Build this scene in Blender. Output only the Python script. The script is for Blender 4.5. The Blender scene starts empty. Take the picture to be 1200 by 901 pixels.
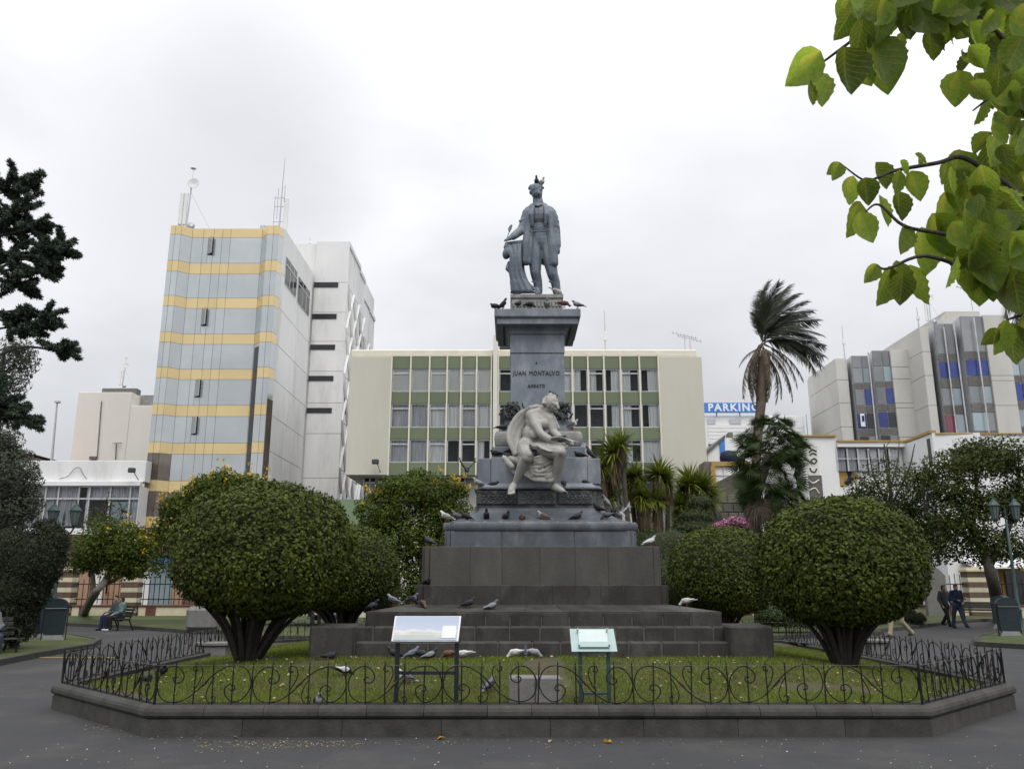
import bpy, bmesh, math, random
import numpy as np
from mathutils import Vector, Matrix, noise, Quaternion
random.seed(4); rng = np.random.default_rng(7)
D = bpy.data; S = bpy.context.scene; COL = S.collection
PI = math.pi; R = math.radians
# ---------------------------------------------------------------- camera, sky, sun, exposure
F = 985.0; CX, CY = 600.0, 450.5; EYE = 1.65
PITCH = math.atan((687 - CY) / F); SP, CP = math.sin(PITCH), math.cos(PITCH)
cam = D.cameras.new('camera'); cam.sensor_width = 36; cam.lens = 36 * F / 1200; cam.clip_end = 3000; cam.clip_start = .05
co = D.objects.new('camera', cam); COL.objects.link(co); co.location = (0, 0, EYE); co.rotation_euler = (PI / 2 + PITCH, 0, 0)
S.camera = co
SUN_EL, SUN_AZ = R(58), R(162)          # azimuth measured clockwise from +Y: behind the camera, a little to the right
W = D.worlds.new('World'); S.world = W; W.use_nodes = True
nt = W.node_tree; nt.nodes.clear()
def N(t, tree=None, **k):
    n = (tree or nt).nodes.new(t)
    for a, b in k.items(): setattr(n, a, b)
    return n
out = N('ShaderNodeOutputWorld'); sky = N('ShaderNodeTexSky'); sky.sky_type = 'NISHITA'; sky.sun_disc = False
sky.sun_elevation = SUN_EL; sky.sun_rotation = SUN_AZ
b1 = N('ShaderNodeBackground'); b1.inputs[1].default_value = .1; nt.links.new(sky.outputs[0], b1.inputs[0])
tc = N('ShaderNodeTexCoord'); sx = N('ShaderNodeSeparateXYZ'); nt.links.new(tc.outputs['Generated'], sx.inputs[0])
mr = N('ShaderNodeMapRange'); mr.inputs['From Min'].default_value = 0; mr.inputs['From Max'].default_value = 1
mr.inputs['To Min'].default_value = .66; mr.inputs['To Max'].default_value = 1.95; pw_ = N('ShaderNodeMath', operation='POWER'); pw_.inputs[1].default_value = 1.2; pw_.use_clamp = True; nt.links.new(sx.outputs[2], pw_.inputs[0]); nt.links.new(pw_.outputs[0], mr.inputs[0])
mp = N('ShaderNodeMapping'); mp.inputs['Scale'].default_value = (1, 1, 2.2); mp.inputs['Location'].default_value = (.05, .1, .3)
nt.links.new(tc.outputs['Generated'], mp.inputs[0])
nz = N('ShaderNodeTexNoise'); nz.inputs['Scale'].default_value = 2.6; nz.inputs['Detail'].default_value = 5; nz.inputs['Roughness'].default_value = .5
nt.links.new(mp.outputs[0], nz.inputs[0])
mr2 = N('ShaderNodeMapRange'); mr2.inputs['From Min'].default_value = .3; mr2.inputs['From Max'].default_value = .7
mr2.inputs['To Min'].default_value = .85; mr2.inputs['To Max'].default_value = 1.2; nt.links.new(nz.outputs[0], mr2.inputs[0])
mu = N('ShaderNodeMath', operation='MULTIPLY'); nt.links.new(mr.outputs[0], mu.inputs[0]); nt.links.new(mr2.outputs[0], mu.inputs[1])
def cloud(px, py, deg, dark, cur):      # a soft grey cloud bank seen in that direction
    u, v = (px - CX) / F, (CY - py) / F; d = Vector((u, CP - v * SP, SP + v * CP)).normalized()
    dp = N('ShaderNodeVectorMath', operation='DOT_PRODUCT'); dp.inputs[1].default_value = d; nt.links.new(tc.outputs['Generated'], dp.inputs[0])
    sb_ = N('ShaderNodeMath', operation='MULTIPLY_ADD'); sb_.inputs[1].default_value = .06; nt.links.new(nz.outputs[0], sb_.inputs[0]); nt.links.new(dp.outputs['Value'], sb_.inputs[2])
    m_ = N('ShaderNodeMapRange', interpolation_type='SMOOTHSTEP'); m_.inputs['From Min'].default_value = math.cos(R(deg)) + .028; m_.inputs['From Max'].default_value = 1.03; m_.inputs['To Min'].default_value = 1; m_.inputs['To Max'].default_value = 1 - dark; nt.links.new(sb_.outputs[0], m_.inputs[0])
    q = N('ShaderNodeMath', operation='MULTIPLY'); nt.links.new(cur.outputs[0], q.inputs[0]); nt.links.new(m_.outputs[0], q.inputs[1]); return q
for c_ in ((275, 112, 13, .2), (330, 150, 9, .12), (40, 500, 20, .1), (970, 400, 19, .12), (850, 130, 12, .1)): mu = cloud(*c_, mu)
b2 = N('ShaderNodeBackground'); b2.inputs[0].default_value = (.95, .965, 1, 1); nt.links.new(mu.outputs[0], b2.inputs[1])
mx = N('ShaderNodeMixShader'); mx.inputs[0].default_value = .93; nt.links.new(b1.outputs[0], mx.inputs[1]); nt.links.new(b2.outputs[0], mx.inputs[2])
nt.links.new(mx.outputs[0], out.inputs[0])
sl = D.lights.new('sun', 'SUN'); sl.energy = 1.5; sl.angle = R(35); sl.color = (1, .96, .9)
so = D.objects.new('sun', sl); COL.objects.link(so)
sdir = Vector((math.sin(SUN_AZ) * math.cos(SUN_EL), math.cos(SUN_AZ) * math.cos(SUN_EL), math.sin(SUN_EL)))
so.rotation_euler = sdir.to_track_quat('Z', 'Y').to_euler(); so.location = (0, 0, 60)
vs = S.view_settings; vs.view_transform = 'Standard'; vs.look = 'None'; vs.exposure = 0; vs.gamma = 1
S.render.engine = 'CYCLES'; S.cycles.use_denoising = True; S.cycles.max_bounces = 6; S.cycles.transparent_max_bounces = 12
S.cycles.diffuse_bounces = 3; S.cycles.glossy_bounces = 3; S.cycles.caustics_reflective = False; S.cycles.caustics_refractive = False

# ---------------------------------------------------------------- pixel to place
def at(px, py, Y):
    u = (px - CX) / F; v = (CY - py) / F; t = Y / (CP - v * SP)
    return Vector((u * t, Y, EYE + t * (SP + v * CP)))
def ground(px, py, z=0.0):
    u = (px - CX) / F; v = (CY - py) / F; t = (z - EYE) / (SP + v * CP)
    return Vector((u * t, t * (CP - v * SP), z))
def mpp(px, py, Y):                       # metres per pixel, across the view
    return (at(px + 1, py, Y) - at(px, py, Y)).length

# ---------------------------------------------------------------- materials
def mat(name, col, rough=.75, col2=None, scale=3.0, var=.18, bump=0.0, bscale=None, metal=0.0, spec=.35, streak=0.0, island=0.0, objvar=0.0, trans=0.0, dirt=None, dscale=.8):
    m = D.materials.new(name); m.use_nodes = True; t = m.node_tree; L = t.links.new
    p = t.nodes['Principled BSDF']; p.inputs['Roughness'].default_value = rough; p.inputs['Metallic'].default_value = metal
    p.inputs['Specular IOR Level'].default_value = spec
    c2 = col2 or tuple(max(0, c * (1 - var * 1.6)) for c in col)
    tc = N('ShaderNodeTexCoord', t); mp = N('ShaderNodeMapping', t)
    mp.inputs['Scale'].default_value = (1, 1, 1 - .9 * streak)
    L(tc.outputs['Object'], mp.inputs[0])
    nz = N('ShaderNodeTexNoise', t); nz.inputs['Scale'].default_value = scale; nz.inputs['Detail'].default_value = 6; nz.inputs['Roughness'].default_value = .62
    L(mp.outputs[0], nz.inputs[0])
    r = N('ShaderNodeMapRange', t); r.inputs['From Min'].default_value = .32; r.inputs['From Max'].default_value = .68; L(nz.outputs[0], r.inputs[0])
    mix = N('ShaderNodeMix', t, data_type='RGBA'); mix.inputs[6].default_value = (*c2, 1); mix.inputs[7].default_value = (*col, 1)
    L(r.outputs[0], mix.inputs[0]); cur = mix.outputs[2]
    if dirt:
        nd = N('ShaderNodeTexNoise', t); nd.inputs['Scale'].default_value = dscale; nd.inputs['Detail'].default_value = 8; nd.inputs['Roughness'].default_value = .7
        L(mp.outputs[0], nd.inputs[0])
        rd = N('ShaderNodeMapRange', t); rd.inputs['From Min'].default_value = .5; rd.inputs['From Max'].default_value = .72; L(nd.outputs[0], rd.inputs[0])
        md = N('ShaderNodeMix', t, data_type='RGBA'); L(rd.outputs[0], md.inputs[0]); L(cur, md.inputs[6]); md.inputs[7].default_value = (*dirt, 1); cur = md.outputs[2]
    if island or objvar:
        if island:
            g = N('ShaderNodeNewGeometry', t); o_ = g.outputs['Random Per Island']; amt = island
        else:
            g = N('ShaderNodeObjectInfo', t); o_ = g.outputs['Random']; amt = objvar
        rr = N('ShaderNodeMapRange', t); rr.inputs['To Min'].default_value = 1 - amt; rr.inputs['To Max'].default_value = 1 + amt; L(o_, rr.inputs[0])
        hs = N('ShaderNodeHueSaturation', t); L(rr.outputs[0], hs.inputs['Value']); L(cur, hs.inputs['Color'])
        if island:
            r3 = N('ShaderNodeMapRange', t); r3.inputs['To Min'].default_value = .485; r3.inputs['To Max'].default_value = .512
            ml = N('ShaderNodeMath', t, operation='MULTIPLY'); ml.inputs[1].default_value = 7.3; fr = N('ShaderNodeMath', t, operation='FRACT')
            L(o_, ml.inputs[0]); L(ml.outputs[0], fr.inputs[0]); L(fr.outputs[0], r3.inputs[0]); L(r3.outputs[0], hs.inputs['Hue'])
        cur = hs.outputs[0]
    L(cur, p.inputs['Base Color'])
    if bump:
        nb = N('ShaderNodeTexNoise', t); nb.inputs['Scale'].default_value = bscale or scale * 6; nb.inputs['Detail'].default_value = 5
        L(tc.outputs['Object'], nb.inputs[0]); bp = N('ShaderNodeBump', t); bp.inputs['Strength'].default_value = bump; bp.inputs['Distance'].default_value = .02
        L(nb.outputs[0], bp.inputs['Height']); L(bp.outputs[0], p.inputs['Normal'])
    if trans:
        tr = N('ShaderNodeBsdfTranslucent', t); L(cur, tr.inputs[0]); ms = N('ShaderNodeMixShader', t); ms.inputs[0].default_value = trans
        L(p.outputs[0], ms.inputs[1]); L(tr.outputs[0], ms.inputs[2]); L(ms.outputs[0], t.nodes['Material Output'].inputs[0])
    return m
def glassmat(name, tint=(.98, .99, 1), refl=.2):
    m = D.materials.new(name); m.use_nodes = True; t = m.node_tree; t.nodes.remove(t.nodes['Principled BSDF']); L = t.links.new
    tr = N('ShaderNodeBsdfTransparent', t); tr.inputs[0].default_value = (*tint, 1)
    gl = N('ShaderNodeBsdfGlossy', t); gl.inputs['Roughness'].default_value = .04
    lw = N('ShaderNodeLayerWeight', t); lw.inputs[0].default_value = refl
    ms = N('ShaderNodeMixShader', t); L(lw.outputs['Fresnel'], ms.inputs[0]); L(tr.outputs[0], ms.inputs[1]); L(gl.outputs[0], ms.inputs[2])
    L(ms.outputs[0], t.nodes['Material Output'].inputs[0]); return m
M = {}
M['asphalt'] = mat('asphalt', (.042, .042, .043), .85, (.034, .034, .035), 1.1, bump=.3, bscale=60, dirt=(.066, .064, .061), dscale=.45)
M['wallstone'] = mat('planter_stone', (.066, .064, .057), .85, (.04, .039, .035), 5, bump=.35, bscale=40, objvar=.14, dirt=(.028, .028, .025), dscale=1.5)
M['stepstone'] = mat('step_stone', (.048, .045, .04), .8, (.026, .0245, .022), 3.2, bump=.3, bscale=30, objvar=.16, streak=.5, dirt=(.085, .08, .073), dscale=1.7)
M['blockstone'] = mat('block_stone', (.088, .082, .072), .75, (.056, .053, .048), 2.2, bump=.25, bscale=30, objvar=.1, streak=.6, dirt=(.055, .056, .06), dscale=1.3)
M['mortar'] = mat('pale_mortar', (.1, .096, .088), .9, (.06, .057, .053), 6)
M['bluestone'] = mat('blue_marble', (.2, .225, .262), .5, (.125, .142, .168), 3.0, bump=.12, bscale=30, objvar=.08, streak=.55, dirt=(.3, .32, .34), dscale=2.2, spec=.4)
M['basemarble'] = mat('dirty_blue_marble', (.105, .118, .138), .5, (.062, .07, .083), 3, bump=.15, bscale=30, objvar=.1, streak=.5, dirt=(.16, .17, .18), dscale=2.4, spec=.4)
M['darkstone'] = mat('carved_dark_stone', (.055, .058, .06), .6, (.03, .032, .034), 6, bump=.5, bscale=30, dirt=(.12, .125, .12), dscale=3)
M['carved'] = mat('carved_panel_stone', (.13, .135, .135), .6, (.06, .063, .065), 9, bump=.6, bscale=40)
M['bronze'] = mat('weathered_bronze', (.165, .195, .235), .55, (.085, .1, .125), 5, bump=.3, bscale=20, metal=.15, dirt=(.21, .225, .24), dscale=2.2, streak=.6)
M['plinthstone'] = mat('pale_plinth_stone', (.27, .27, .26), .75, (.17, .17, .165), 6, bump=.4, bscale=30, dirt=(.4, .4, .38), dscale=4)
M['marble'] = mat('white_marble', (.4, .39, .36), .6, (.28, .272, .25), 5, bump=.15, bscale=25, dirt=(.15, .142, .125), dscale=2.6, streak=.4)
M['speck'] = mat('pale_speck', (.4, .39, .36), .8, island=.5)
M['letter'] = mat('letter_metal', (.03, .03, .035), .5)
M['iron'] = mat('wrought_iron', (.013, .014, .015), .6, var=.3, scale=20, spec=.2, dirt=(.05, .03, .02), dscale=5)
M['rust'] = mat('rusty_iron', (.09, .045, .03), .8, var=.3, scale=20)
M['soil'] = mat('lawn_soil', (.065, .068, .026), .95, (.055, .048, .024), 1.6, bump=.5, bscale=18, dirt=(.075, .05, .03), dscale=.9)
M['lawn'] = mat('far_lawn', (.05, .068, .018), .95, (.035, .05, .013), 1.4, bump=.5, bscale=25, dirt=(.1, .1, .03), dscale=.6)
M['grass'] = mat('grass_blade', (.16, .21, .026), .75, (.115, .16, .02), 1.2, island=.35, trans=.3, dirt=(.16, .15, .05), dscale=1.1)
M['bush'] = mat('bush_leaf', (.082, .104, .015), .6, (.038, .055, .009), 1.4, island=.5, trans=.12, spec=.16)
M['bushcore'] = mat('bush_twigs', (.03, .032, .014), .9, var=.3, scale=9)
M['bark'] = mat('grey_bark', (.09, .08, .065), .9, (.045, .04, .032), 9, bump=.8, bscale=30)
M['stembark'] = mat('shaded_stem_bark', (.042, .037, .03), .9, (.022, .02, .016), 9, bump=.8, bscale=30)  # bark colour darkened to carry the shade under the shrub crowns
M['palebark'] = mat('pale_bark', (.21, .19, .16), .9, (.11, .1, .085), 7, bump=.6, bscale=30)
M['yleaf'] = mat('trumpet_leaf', (.1, .14, .016), .65, (.05, .075, .016), .9, island=.45, trans=.25, spec=.15)
M['yflower'] = mat('yellow_blossom', (.75, .5, .03), .6, island=.25, trans=.3)
M['dleaf'] = mat('dark_tree_leaf', (.05, .072, .012), .65, (.03, .042, .009), .9, island=.5, trans=.2, spec=.15, dirt=(.085, .085, .02), dscale=.7)
M['olive'] = mat('olive_leaf', (.12, .135, .1), .75, (.085, .098, .07), 1.2, spec=.1, island=.18, trans=.2)
M['arau'] = mat('monkey_puzzle_leaf', (.055, .08, .05), .7, (.032, .05, .034), 1.4, island=.4, spec=.3)
M['topiary'] = mat('cypress_leaf', (.022, .03, .012), .75, (.013, .018, .008), 2, island=.45)
M['hedge'] = mat('hedge_leaf', (.05, .085, .018), .7, (.03, .05, .012), 2, island=.4)
M['palm'] = mat('palm_leaf', (.085, .1, .07), .65, (.05, .06, .042), 1, island=.3, trans=.15, objvar=0)
M['fan'] = mat('fan_palm_leaf', (.045, .075, .018), .6, (.025, .045, .012), .9, island=.4, trans=.2, spec=.2)
M['dead'] = mat('dead_palm_leaf', (.15, .12, .085), .9, (.075, .058, .042), 2, island=.35)
M['yucca'] = mat('yucca_leaf', (.21, .25, .03), .6, (.13, .17, .025), 1.2, island=.4, trans=.15)
M['yuccadead'] = mat('yucca_dead_leaf', (.13, .1, .055), .9, (.07, .052, .03), 2, island=.35)
M['pink'] = mat('pink_blossom', (.5, .2, .33), .7, island=.3)
M['petal'] = mat('fallen_petal', (.3, .245, .12), .8, island=.5)
M['litterleaf'] = mat('fallen_leaf', (.5, .27, .03), .7)
M['white'] = mat('white_render', (.78, .78, .775), .8, (.69, .69, .685), .35, bump=.05, dirt=(.52, .515, .5), dscale=.3, streak=.8)
M['whiteclean'] = mat('white_paint', (.8, .8, .8), .7, (.74, .74, .74), .6)
M['cream'] = mat('cream_render', (.59, .57, .49), .85, (.535, .515, .44), .3, bump=.05, dirt=(.5, .47, .4), dscale=.25, streak=.85)
M['cream2'] = mat('pale_cream_render', (.73, .71, .65), .85, (.67, .65, .6), .3, streak=.7)
M['trim'] = mat('cream_trim', (.76, .72, .6), .7, (.68, .64, .52), 1)
M['green'] = mat('green_panel', (.165, .2, .125), .6, (.14, .17, .105), .5, objvar=.08, streak=.5)
M['greenwall'] = mat('green_wall_paint', (.2, .27, .17), .8, (.16, .22, .14), .5)
M['dark'] = mat('dark_interior', (.03, .032, .036), .9)
M['room'] = mat('room_interior', (.1, .1, .11), .9)
M['curtw'] = mat('white_curtain', (.82, .82, .8), .9, (.7, .7, .69), 2, streak=.8)
M['curtg'] = mat('grey_curtain', (.6, .6, .62), .9, (.4, .4, .42), 2.2, streak=.9)
M['blind'] = mat('beige_blind', (.68, .68, .62), .85, (.62, .62, .56), 1)
M['glass'] = glassmat('window_glass')
M['mirror'] = mat('mirror_glass', (.57, .6, .605), .1, (.46, .495, .505), .22, bump=.5, bscale=.5, metal=.6, objvar=.05, spec=.6)
M['mirrord'] = mat('mirror_glass_reflected_brown', (.23, .2, .17), .08, (.12, .1, .09), .6, metal=.7, objvar=.2)  # brown reflection of the building opposite, coloured into the tower's lowest panes
M['gold'] = mat('gold_glass', (.76, .6, .31), .25, (.7, .54, .28), .3, metal=.45, objvar=.05, spec=.6)
M['joint'] = mat('facade_joint', (.38, .38, .37), .8)
M['blackgl'] = mat('black_glass', (.03, .03, .035), .1, spec=.6)
M['greygl'] = mat('grey_glass', (.25, .26, .27), .12, (.17, .18, .19), .4, metal=.1, objvar=.25, spec=.6)
M['bluegl'] = mat('blue_curtained_glass', (.05, .075, .26), .15, (.035, .05, .2), .6, metal=.2, objvar=.25, spec=.6)
M['tealgl'] = mat('teal_curtained_glass', (.36, .44, .46), .15, (.24, .31, .34), .6, metal=.3, objvar=.2, streak=.7, spec=.6)
M['redgl'] = mat('red_curtained_glass', (.3, .1, .13), .15, (.2, .07, .09), .6, metal=.2, objvar=.2, streak=.7, spec=.6)
M['concrete'] = mat('concrete_render', (.56, .55, .515), .85, (.5, .49, .455), .3, streak=.6, dirt=(.46, .44, .4), dscale=.25)
M['spandrel'] = mat('grey_spandrel', (.16, .15, .14), .6, objvar=.15)
M['alu'] = mat('aluminium', (.6, .61, .62), .4, metal=.5)
M['yellow'] = mat('yellow_trim', (.42, .28, .08), .7, (.36, .24, .07), 1)
M['signblue'] = mat('blue_sign_paint', (.06, .22, .62), .5, (.05, .19, .55), 1)
M['greystone'] = mat('grey_stone_wall', (.16, .15, .125), .9, (.1, .095, .08), 1.5, bump=.5, bscale=8, objvar=.2)
M['tile'] = mat('roof_tile', (.3, .12, .07), .85, (.2, .085, .055), 2)
M['orange'] = mat('orange_render', (.4, .25, .16), .85, (.32, .2, .13), .8)
M['brownst'] = mat('brown_stone', (.14, .095, .07), .85, (.09, .06, .045), 3, bump=.3, objvar=.12)
M['creamst'] = mat('cream_stone', (.6, .55, .4), .85, (.5, .45, .32), 3, objvar=.08)
M['coping'] = mat('red_coping', (.14, .06, .045), .8, (.1, .045, .035), 2)
M['binpaint'] = mat('bin_paint', (.016, .027, .034), .4, var=.2, scale=6, spec=.5)
M['lamppaint'] = mat('lamp_post_paint', (.025, .06, .055), .45, var=.25, scale=8, spec=.5)
M['lampglass'] = mat('lamp_glass', (.14, .17, .17), .2, spec=.6)
M['bench'] = mat('bench_slat', (.055, .055, .05), .7, var=.3)
M['signframe'] = mat('sign_frame', (.008, .014, .022), .45, spec=.5)
M['signalu'] = mat('sign_aluminium', (.6, .62, .64), .4, metal=.3)
M['glassplate'] = mat('frosted_glass_plate', (.36, .46, .44), .15, (.32, .42, .4), 3, spec=.7)
M['plate'] = mat('plaque_sheet', (.55, .63, .6), .3, (.5, .58, .56), 4)
M['steelgreen'] = mat('green_steel_post', (.06, .1, .11), .35, metal=.4)
M['stonebox'] = mat('stone_block', (.2, .195, .19), .85, (.15, .148, .145), 5, bump=.3, bscale=30)
M['galv'] = mat('galvanised_metal', (.55, .56, .58), .45, metal=.4, var=.1)
M['skin'] = mat('skin', (.42, .25, .17), .55, var=.08)
M['hair'] = mat('black_hair', (.015, .013, .012), .6)
for n_, c_ in dict(navy=(.022, .03, .075), black=(.016, .016, .018), jeans=(.035, .045, .075), khaki=(.36, .3, .2), greyj=(.07, .08, .08), teal=(.12, .2, .2), maroon=(.14, .025, .06),
                   blue=(.05, .08, .2), whitesh=(.7, .7, .7), stripe=(.16, .16, .18), redsh=(.4, .08, .07)).items():
    M['c_' + n_] = mat('cloth_' + n_, c_, .85, var=.15, scale=12, bump=.2, bscale=25)
for n_, c_ in dict(grey=(.13, .14, .17), dark=(.035, .037, .045), black=(.014, .014, .017), white=(.66, .65, .63), brown=(.14, .07, .045), pale=(.32, .33, .35)).items():
    M['p_' + n_] = mat('plumage_' + n_, c_, .6, tuple(c * .6 for c in c_), 22, objvar=.15)
M['p_leg'] = mat('pigeon_leg', (.3, .07, .06), .6); M['p_beak'] = mat('pigeon_beak', (.05, .045, .045), .5)

# ---------------------------------------------------------------- mesh building
class MB:
    def __init__(s): s.v = []; s.f = []; s.m = []; s.cm = 0
    def add(s, vs, fs):
        n = len(s.v); s.v += [tuple(v) for v in vs]; s.f += [[i + n for i in f] for f in fs]; s.m += [s.cm] * len(fs); return s
    def hexa(s, p):                       # 8 corners: bottom ring 0-3, top ring 4-7
        return s.add(p, [(3, 2, 1, 0), (4, 5, 6, 7), (0, 1, 5, 4), (1, 2, 6, 5), (2, 3, 7, 6), (3, 0, 4, 7)])
    def box(s, x0, x1, y0, y1, z0, z1):
        return s.hexa([(x0, y0, z0), (x1, y0, z0), (x1, y1, z0), (x0, y1, z0), (x0, y0, z1), (x1, y0, z1), (x1, y1, z1), (x0, y1, z1)])
    def cbox(s, x0, x1, y0, y1, z0, z1, b=.01):    # box with chamfered edges
        c = ((x0 + x1) / 2, (y0 + y1) / 2, (z0 + z1) / 2); h = ((x1 - x0) / 2, (y1 - y0) / 2, (z1 - z0) / 2); b = min(b, *[q * .45 for q in h])
        V = {}; vs = []
        for sg in [(a, b_, c_) for a in (-1, 1) for b_ in (-1, 1) for c_ in (-1, 1)]:
            for ax in range(3):
                V[(sg, ax)] = len(vs); vs.append([c[i] + sg[i] * (h[i] - (0 if i == ax else b)) for i in range(3)])
        fs = []
        for ax in range(3):
            o1, o2 = [i for i in range(3) if i != ax]
            for s0 in (-1, 1):
                q = []
                for a_, b_ in ((-1, -1), (1, -1), (1, 1), (-1, 1)):
                    sg = [0] * 3; sg[ax] = s0; sg[o1] = a_; sg[o2] = b_; q.append(V[(tuple(sg), ax)])
                fs.append(q)
        for ax in range(3):
            o1, o2 = [i for i in range(3) if i != ax]
            for a_ in (-1, 1):
                for b_ in (-1, 1):
                    sa = [0] * 3; sa[o1] = a_; sa[o2] = b_; sb = list(sa); sa[ax] = -1; sb[ax] = 1
                    fs.append([V[(tuple(sa), o1)], V[(tuple(sb), o1)], V[(tuple(sb), o2)], V[(tuple(sa), o2)]])
        for sg in [(a, b_, c_) for a in (-1, 1) for b_ in (-1, 1) for c_ in (-1, 1)]:
            fs.append([V[(sg, 0)], V[(sg, 1)], V[(sg, 2)]])
        C = Vector(c); ff = []
        for f in fs:
            p = [Vector(vs[i]) for i in f]; n = (p[1] - p[0]).cross(p[2] - p[0]); m_ = sum(p, Vector()) / len(p)
            ff.append(f if n.dot(m_ - C) > 0 else f[::-1])
        return s.add(vs, ff)
    def tube(s, pts, r, n=6, cap=True):
        pts = [Vector(p) for p in pts]; rs = r if isinstance(r, (list, tuple)) else [r] * len(pts)
        vs = []; up = None
        for i, p in enumerate(pts):
            d = (pts[min(i + 1, len(pts) - 1)] - pts[max(i - 1, 0)])
            d = d.normalized() if d.length > 1e-9 else Vector((0, 0, 1))
            if up is None: up = Vector((0, 0, 1)) if abs(d.z) < .9 else Vector((1, 0, 0))
            a = d.cross(up); a = a.normalized() if a.length > 1e-6 else d.orthogonal().normalized()
            b = a.cross(d).normalized(); up = b
            for k in range(n):
                t = 2 * PI * k / n; vs.append(p + (a * math.cos(t) + b * math.sin(t)) * rs[i])
        fs = [(i * n + k, i * n + (k + 1) % n, (i + 1) * n + (k + 1) % n, (i + 1) * n + k) for i in range(len(pts) - 1) for k in range(n)]
        if cap: fs += [tuple(range(n))[::-1], tuple((len(pts) - 1) * n + k for k in range(n))]
        return s.add(vs, fs)
    def lathe(s, prof, c=(0, 0, 0), n=12, sx=1, sy=1):
        vs = [(c[0] + r * sx * math.cos(2 * PI * k / n), c[1] + r * sy * math.sin(2 * PI * k / n), c[2] + z) for r, z in prof for k in range(n)]
        m_ = len(prof); fs = [(i * n + k, i * n + (k + 1) % n, (i + 1) * n + (k + 1) % n, (i + 1) * n + k) for i in range(m_ - 1) for k in range(n)]
        fs += [tuple(range(n))[::-1], tuple((m_ - 1) * n + k for k in range(n))]
        return s.add(vs, fs)
    def stack(s, rings, c=(0, 0)):         # rings: [(polygon, z)], all polygons with the same number of corners
        n = len(rings[0][0]); vs = [(c[0] + x, c[1] + y, z) for pl, z in rings for x, y in pl]
        fs = [(i * n + k, i * n + (k + 1) % n, (i + 1) * n + (k + 1) % n, (i + 1) * n + k) for i in range(len(rings) - 1) for k in range(n)]
        fs += [tuple(range(n))[::-1], tuple((len(rings) - 1) * n + k for k in range(n))]
        return s.add(vs, fs)
    def prism(s, poly, ya, yb):            # polygon in x,z pushed from ya to yb
        n = len(poly); vs = [(x, ya, z) for x, z in poly] + [(x, yb, z) for x, z in poly]
        fs = [tuple(range(n)), tuple(range(n, 2 * n))[::-1]] + [(k, k + n, (k + 1) % n + n, (k + 1) % n) for k in range(n)]
        return s.add(vs, fs)
    def ell(s, c, r, q=None, nu=12, nv=8):
        c = Vector(c); vs = []; r = (r, r, r) if not hasattr(r, '__len__') else r
        for j in range(nv + 1):
            ph = -PI / 2 + PI * (j + .02) / (nv + .04)
            for i in range(nu):
                th = 2 * PI * i / nu; p = Vector((r[0] * math.cos(ph) * math.cos(th), r[1] * math.cos(ph) * math.sin(th), r[2] * math.sin(ph)))
                if q is not None: p = q @ p
                vs.append(c + p)
        fs = [(j * nu + i, j * nu + (i + 1) % nu, (j + 1) * nu + (i + 1) % nu, (j + 1) * nu + i) for j in range(nv) for i in range(nu)]
        fs += [tuple(range(nu))[::-1], tuple(nv * nu + i for i in range(nu))]
        return s.add(vs, fs)
    def cap(s, p0, p1, r0, r1=None, n=10):
        r1 = r0 if r1 is None else r1; p0, p1 = Vector(p0), Vector(p1); d = p1 - p0; L = max(d.length, 1e-6); d = d / L
        pts, rs = [], []
        for k in range(5):
            a = PI / 2 * k / 4; pts.append(p0 - d * r0 * math.cos(a)); rs.append(max(r0 * math.sin(a), 1e-3))
        for k in range(5):
            a = PI / 2 * k / 4; pts.append(p1 + d * r1 * math.sin(a)); rs.append(max(r1 * math.cos(a), 1e-3))
        return s.tube(pts, rs, n)
    def chain(s, pts, rs, n=10):
        for i in range(len(pts) - 1): s.cap(pts[i], pts[i + 1], rs[i], rs[i + 1], n)
        return s
    def mesh(s, name, smooth=False):
        me = D.meshes.new(name); me.from_pydata(s.v, [], s.f)
        if smooth: me.polygons.foreach_set('use_smooth', [True] * len(me.polygons))
        if any(s.m): me.polygons.foreach_set('material_index', s.m)
        me.update(); return me
    def build(s, name, mats, parent=None, loc=None, smooth=False, kind=None):
        me = s.mesh(name, smooth)
        for m_ in (mats if isinstance(mats, (list, tuple)) else [mats]): me.materials.append(m_)
        return link(name, me, parent, loc, kind)
def link(name, me, parent=None, loc=None, kind=None, rot=None, scale=None):
    o = D.objects.new(name, me); COL.objects.link(o)
    if parent: o.parent = parent
    if loc is not None: o.location = loc
    if rot is not None: o.rotation_euler = rot
    if scale is not None: o.scale = scale
    if kind: o['kind'] = kind
    return o
def tag(o, label, cat, group=None, kind=None):
    o['label'] = label; o['category'] = cat
    if group: o['group'] = group
    if kind: o['kind'] = kind
    return o
def thing(name, label, cat, loc=(0, 0, 0), rz=0, group=None):
    o = D.objects.new(name, None); COL.objects.link(o); o.empty_display_size = .2
    o.location = loc; o.rotation_euler = (0, 0, rz); return tag(o, label, cat, group)
def local(o, root): o.matrix_parent_inverse = Matrix.Translation(root.location).inverted(); return o      # child built in world coordinates
def setmat(o, m):
    if not o.data.materials: o.data.materials.append(m)
    o.material_slots[0].link = 'OBJECT'; o.material_slots[0].material = m
def remesh(mb, name, vox, it=3, fac=.5):
    me = mb.mesh(name + '_tmp'); o = D.objects.new('tmp', me); COL.objects.link(o)
    md = o.modifiers.new('r', 'REMESH'); md.mode = 'VOXEL'; md.voxel_size = vox; md.use_smooth_shade = True
    if it: ms = o.modifiers.new('s', 'SMOOTH'); ms.iterations = it; ms.factor = fac
    dg = bpy.context.evaluated_depsgraph_get(); m2 = D.meshes.new_from_object(o.evaluated_get(dg)); m2.name = name
    D.objects.remove(o); D.meshes.remove(me); m2.polygons.foreach_set('use_smooth', [True] * len(m2.polygons)); return m2
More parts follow.
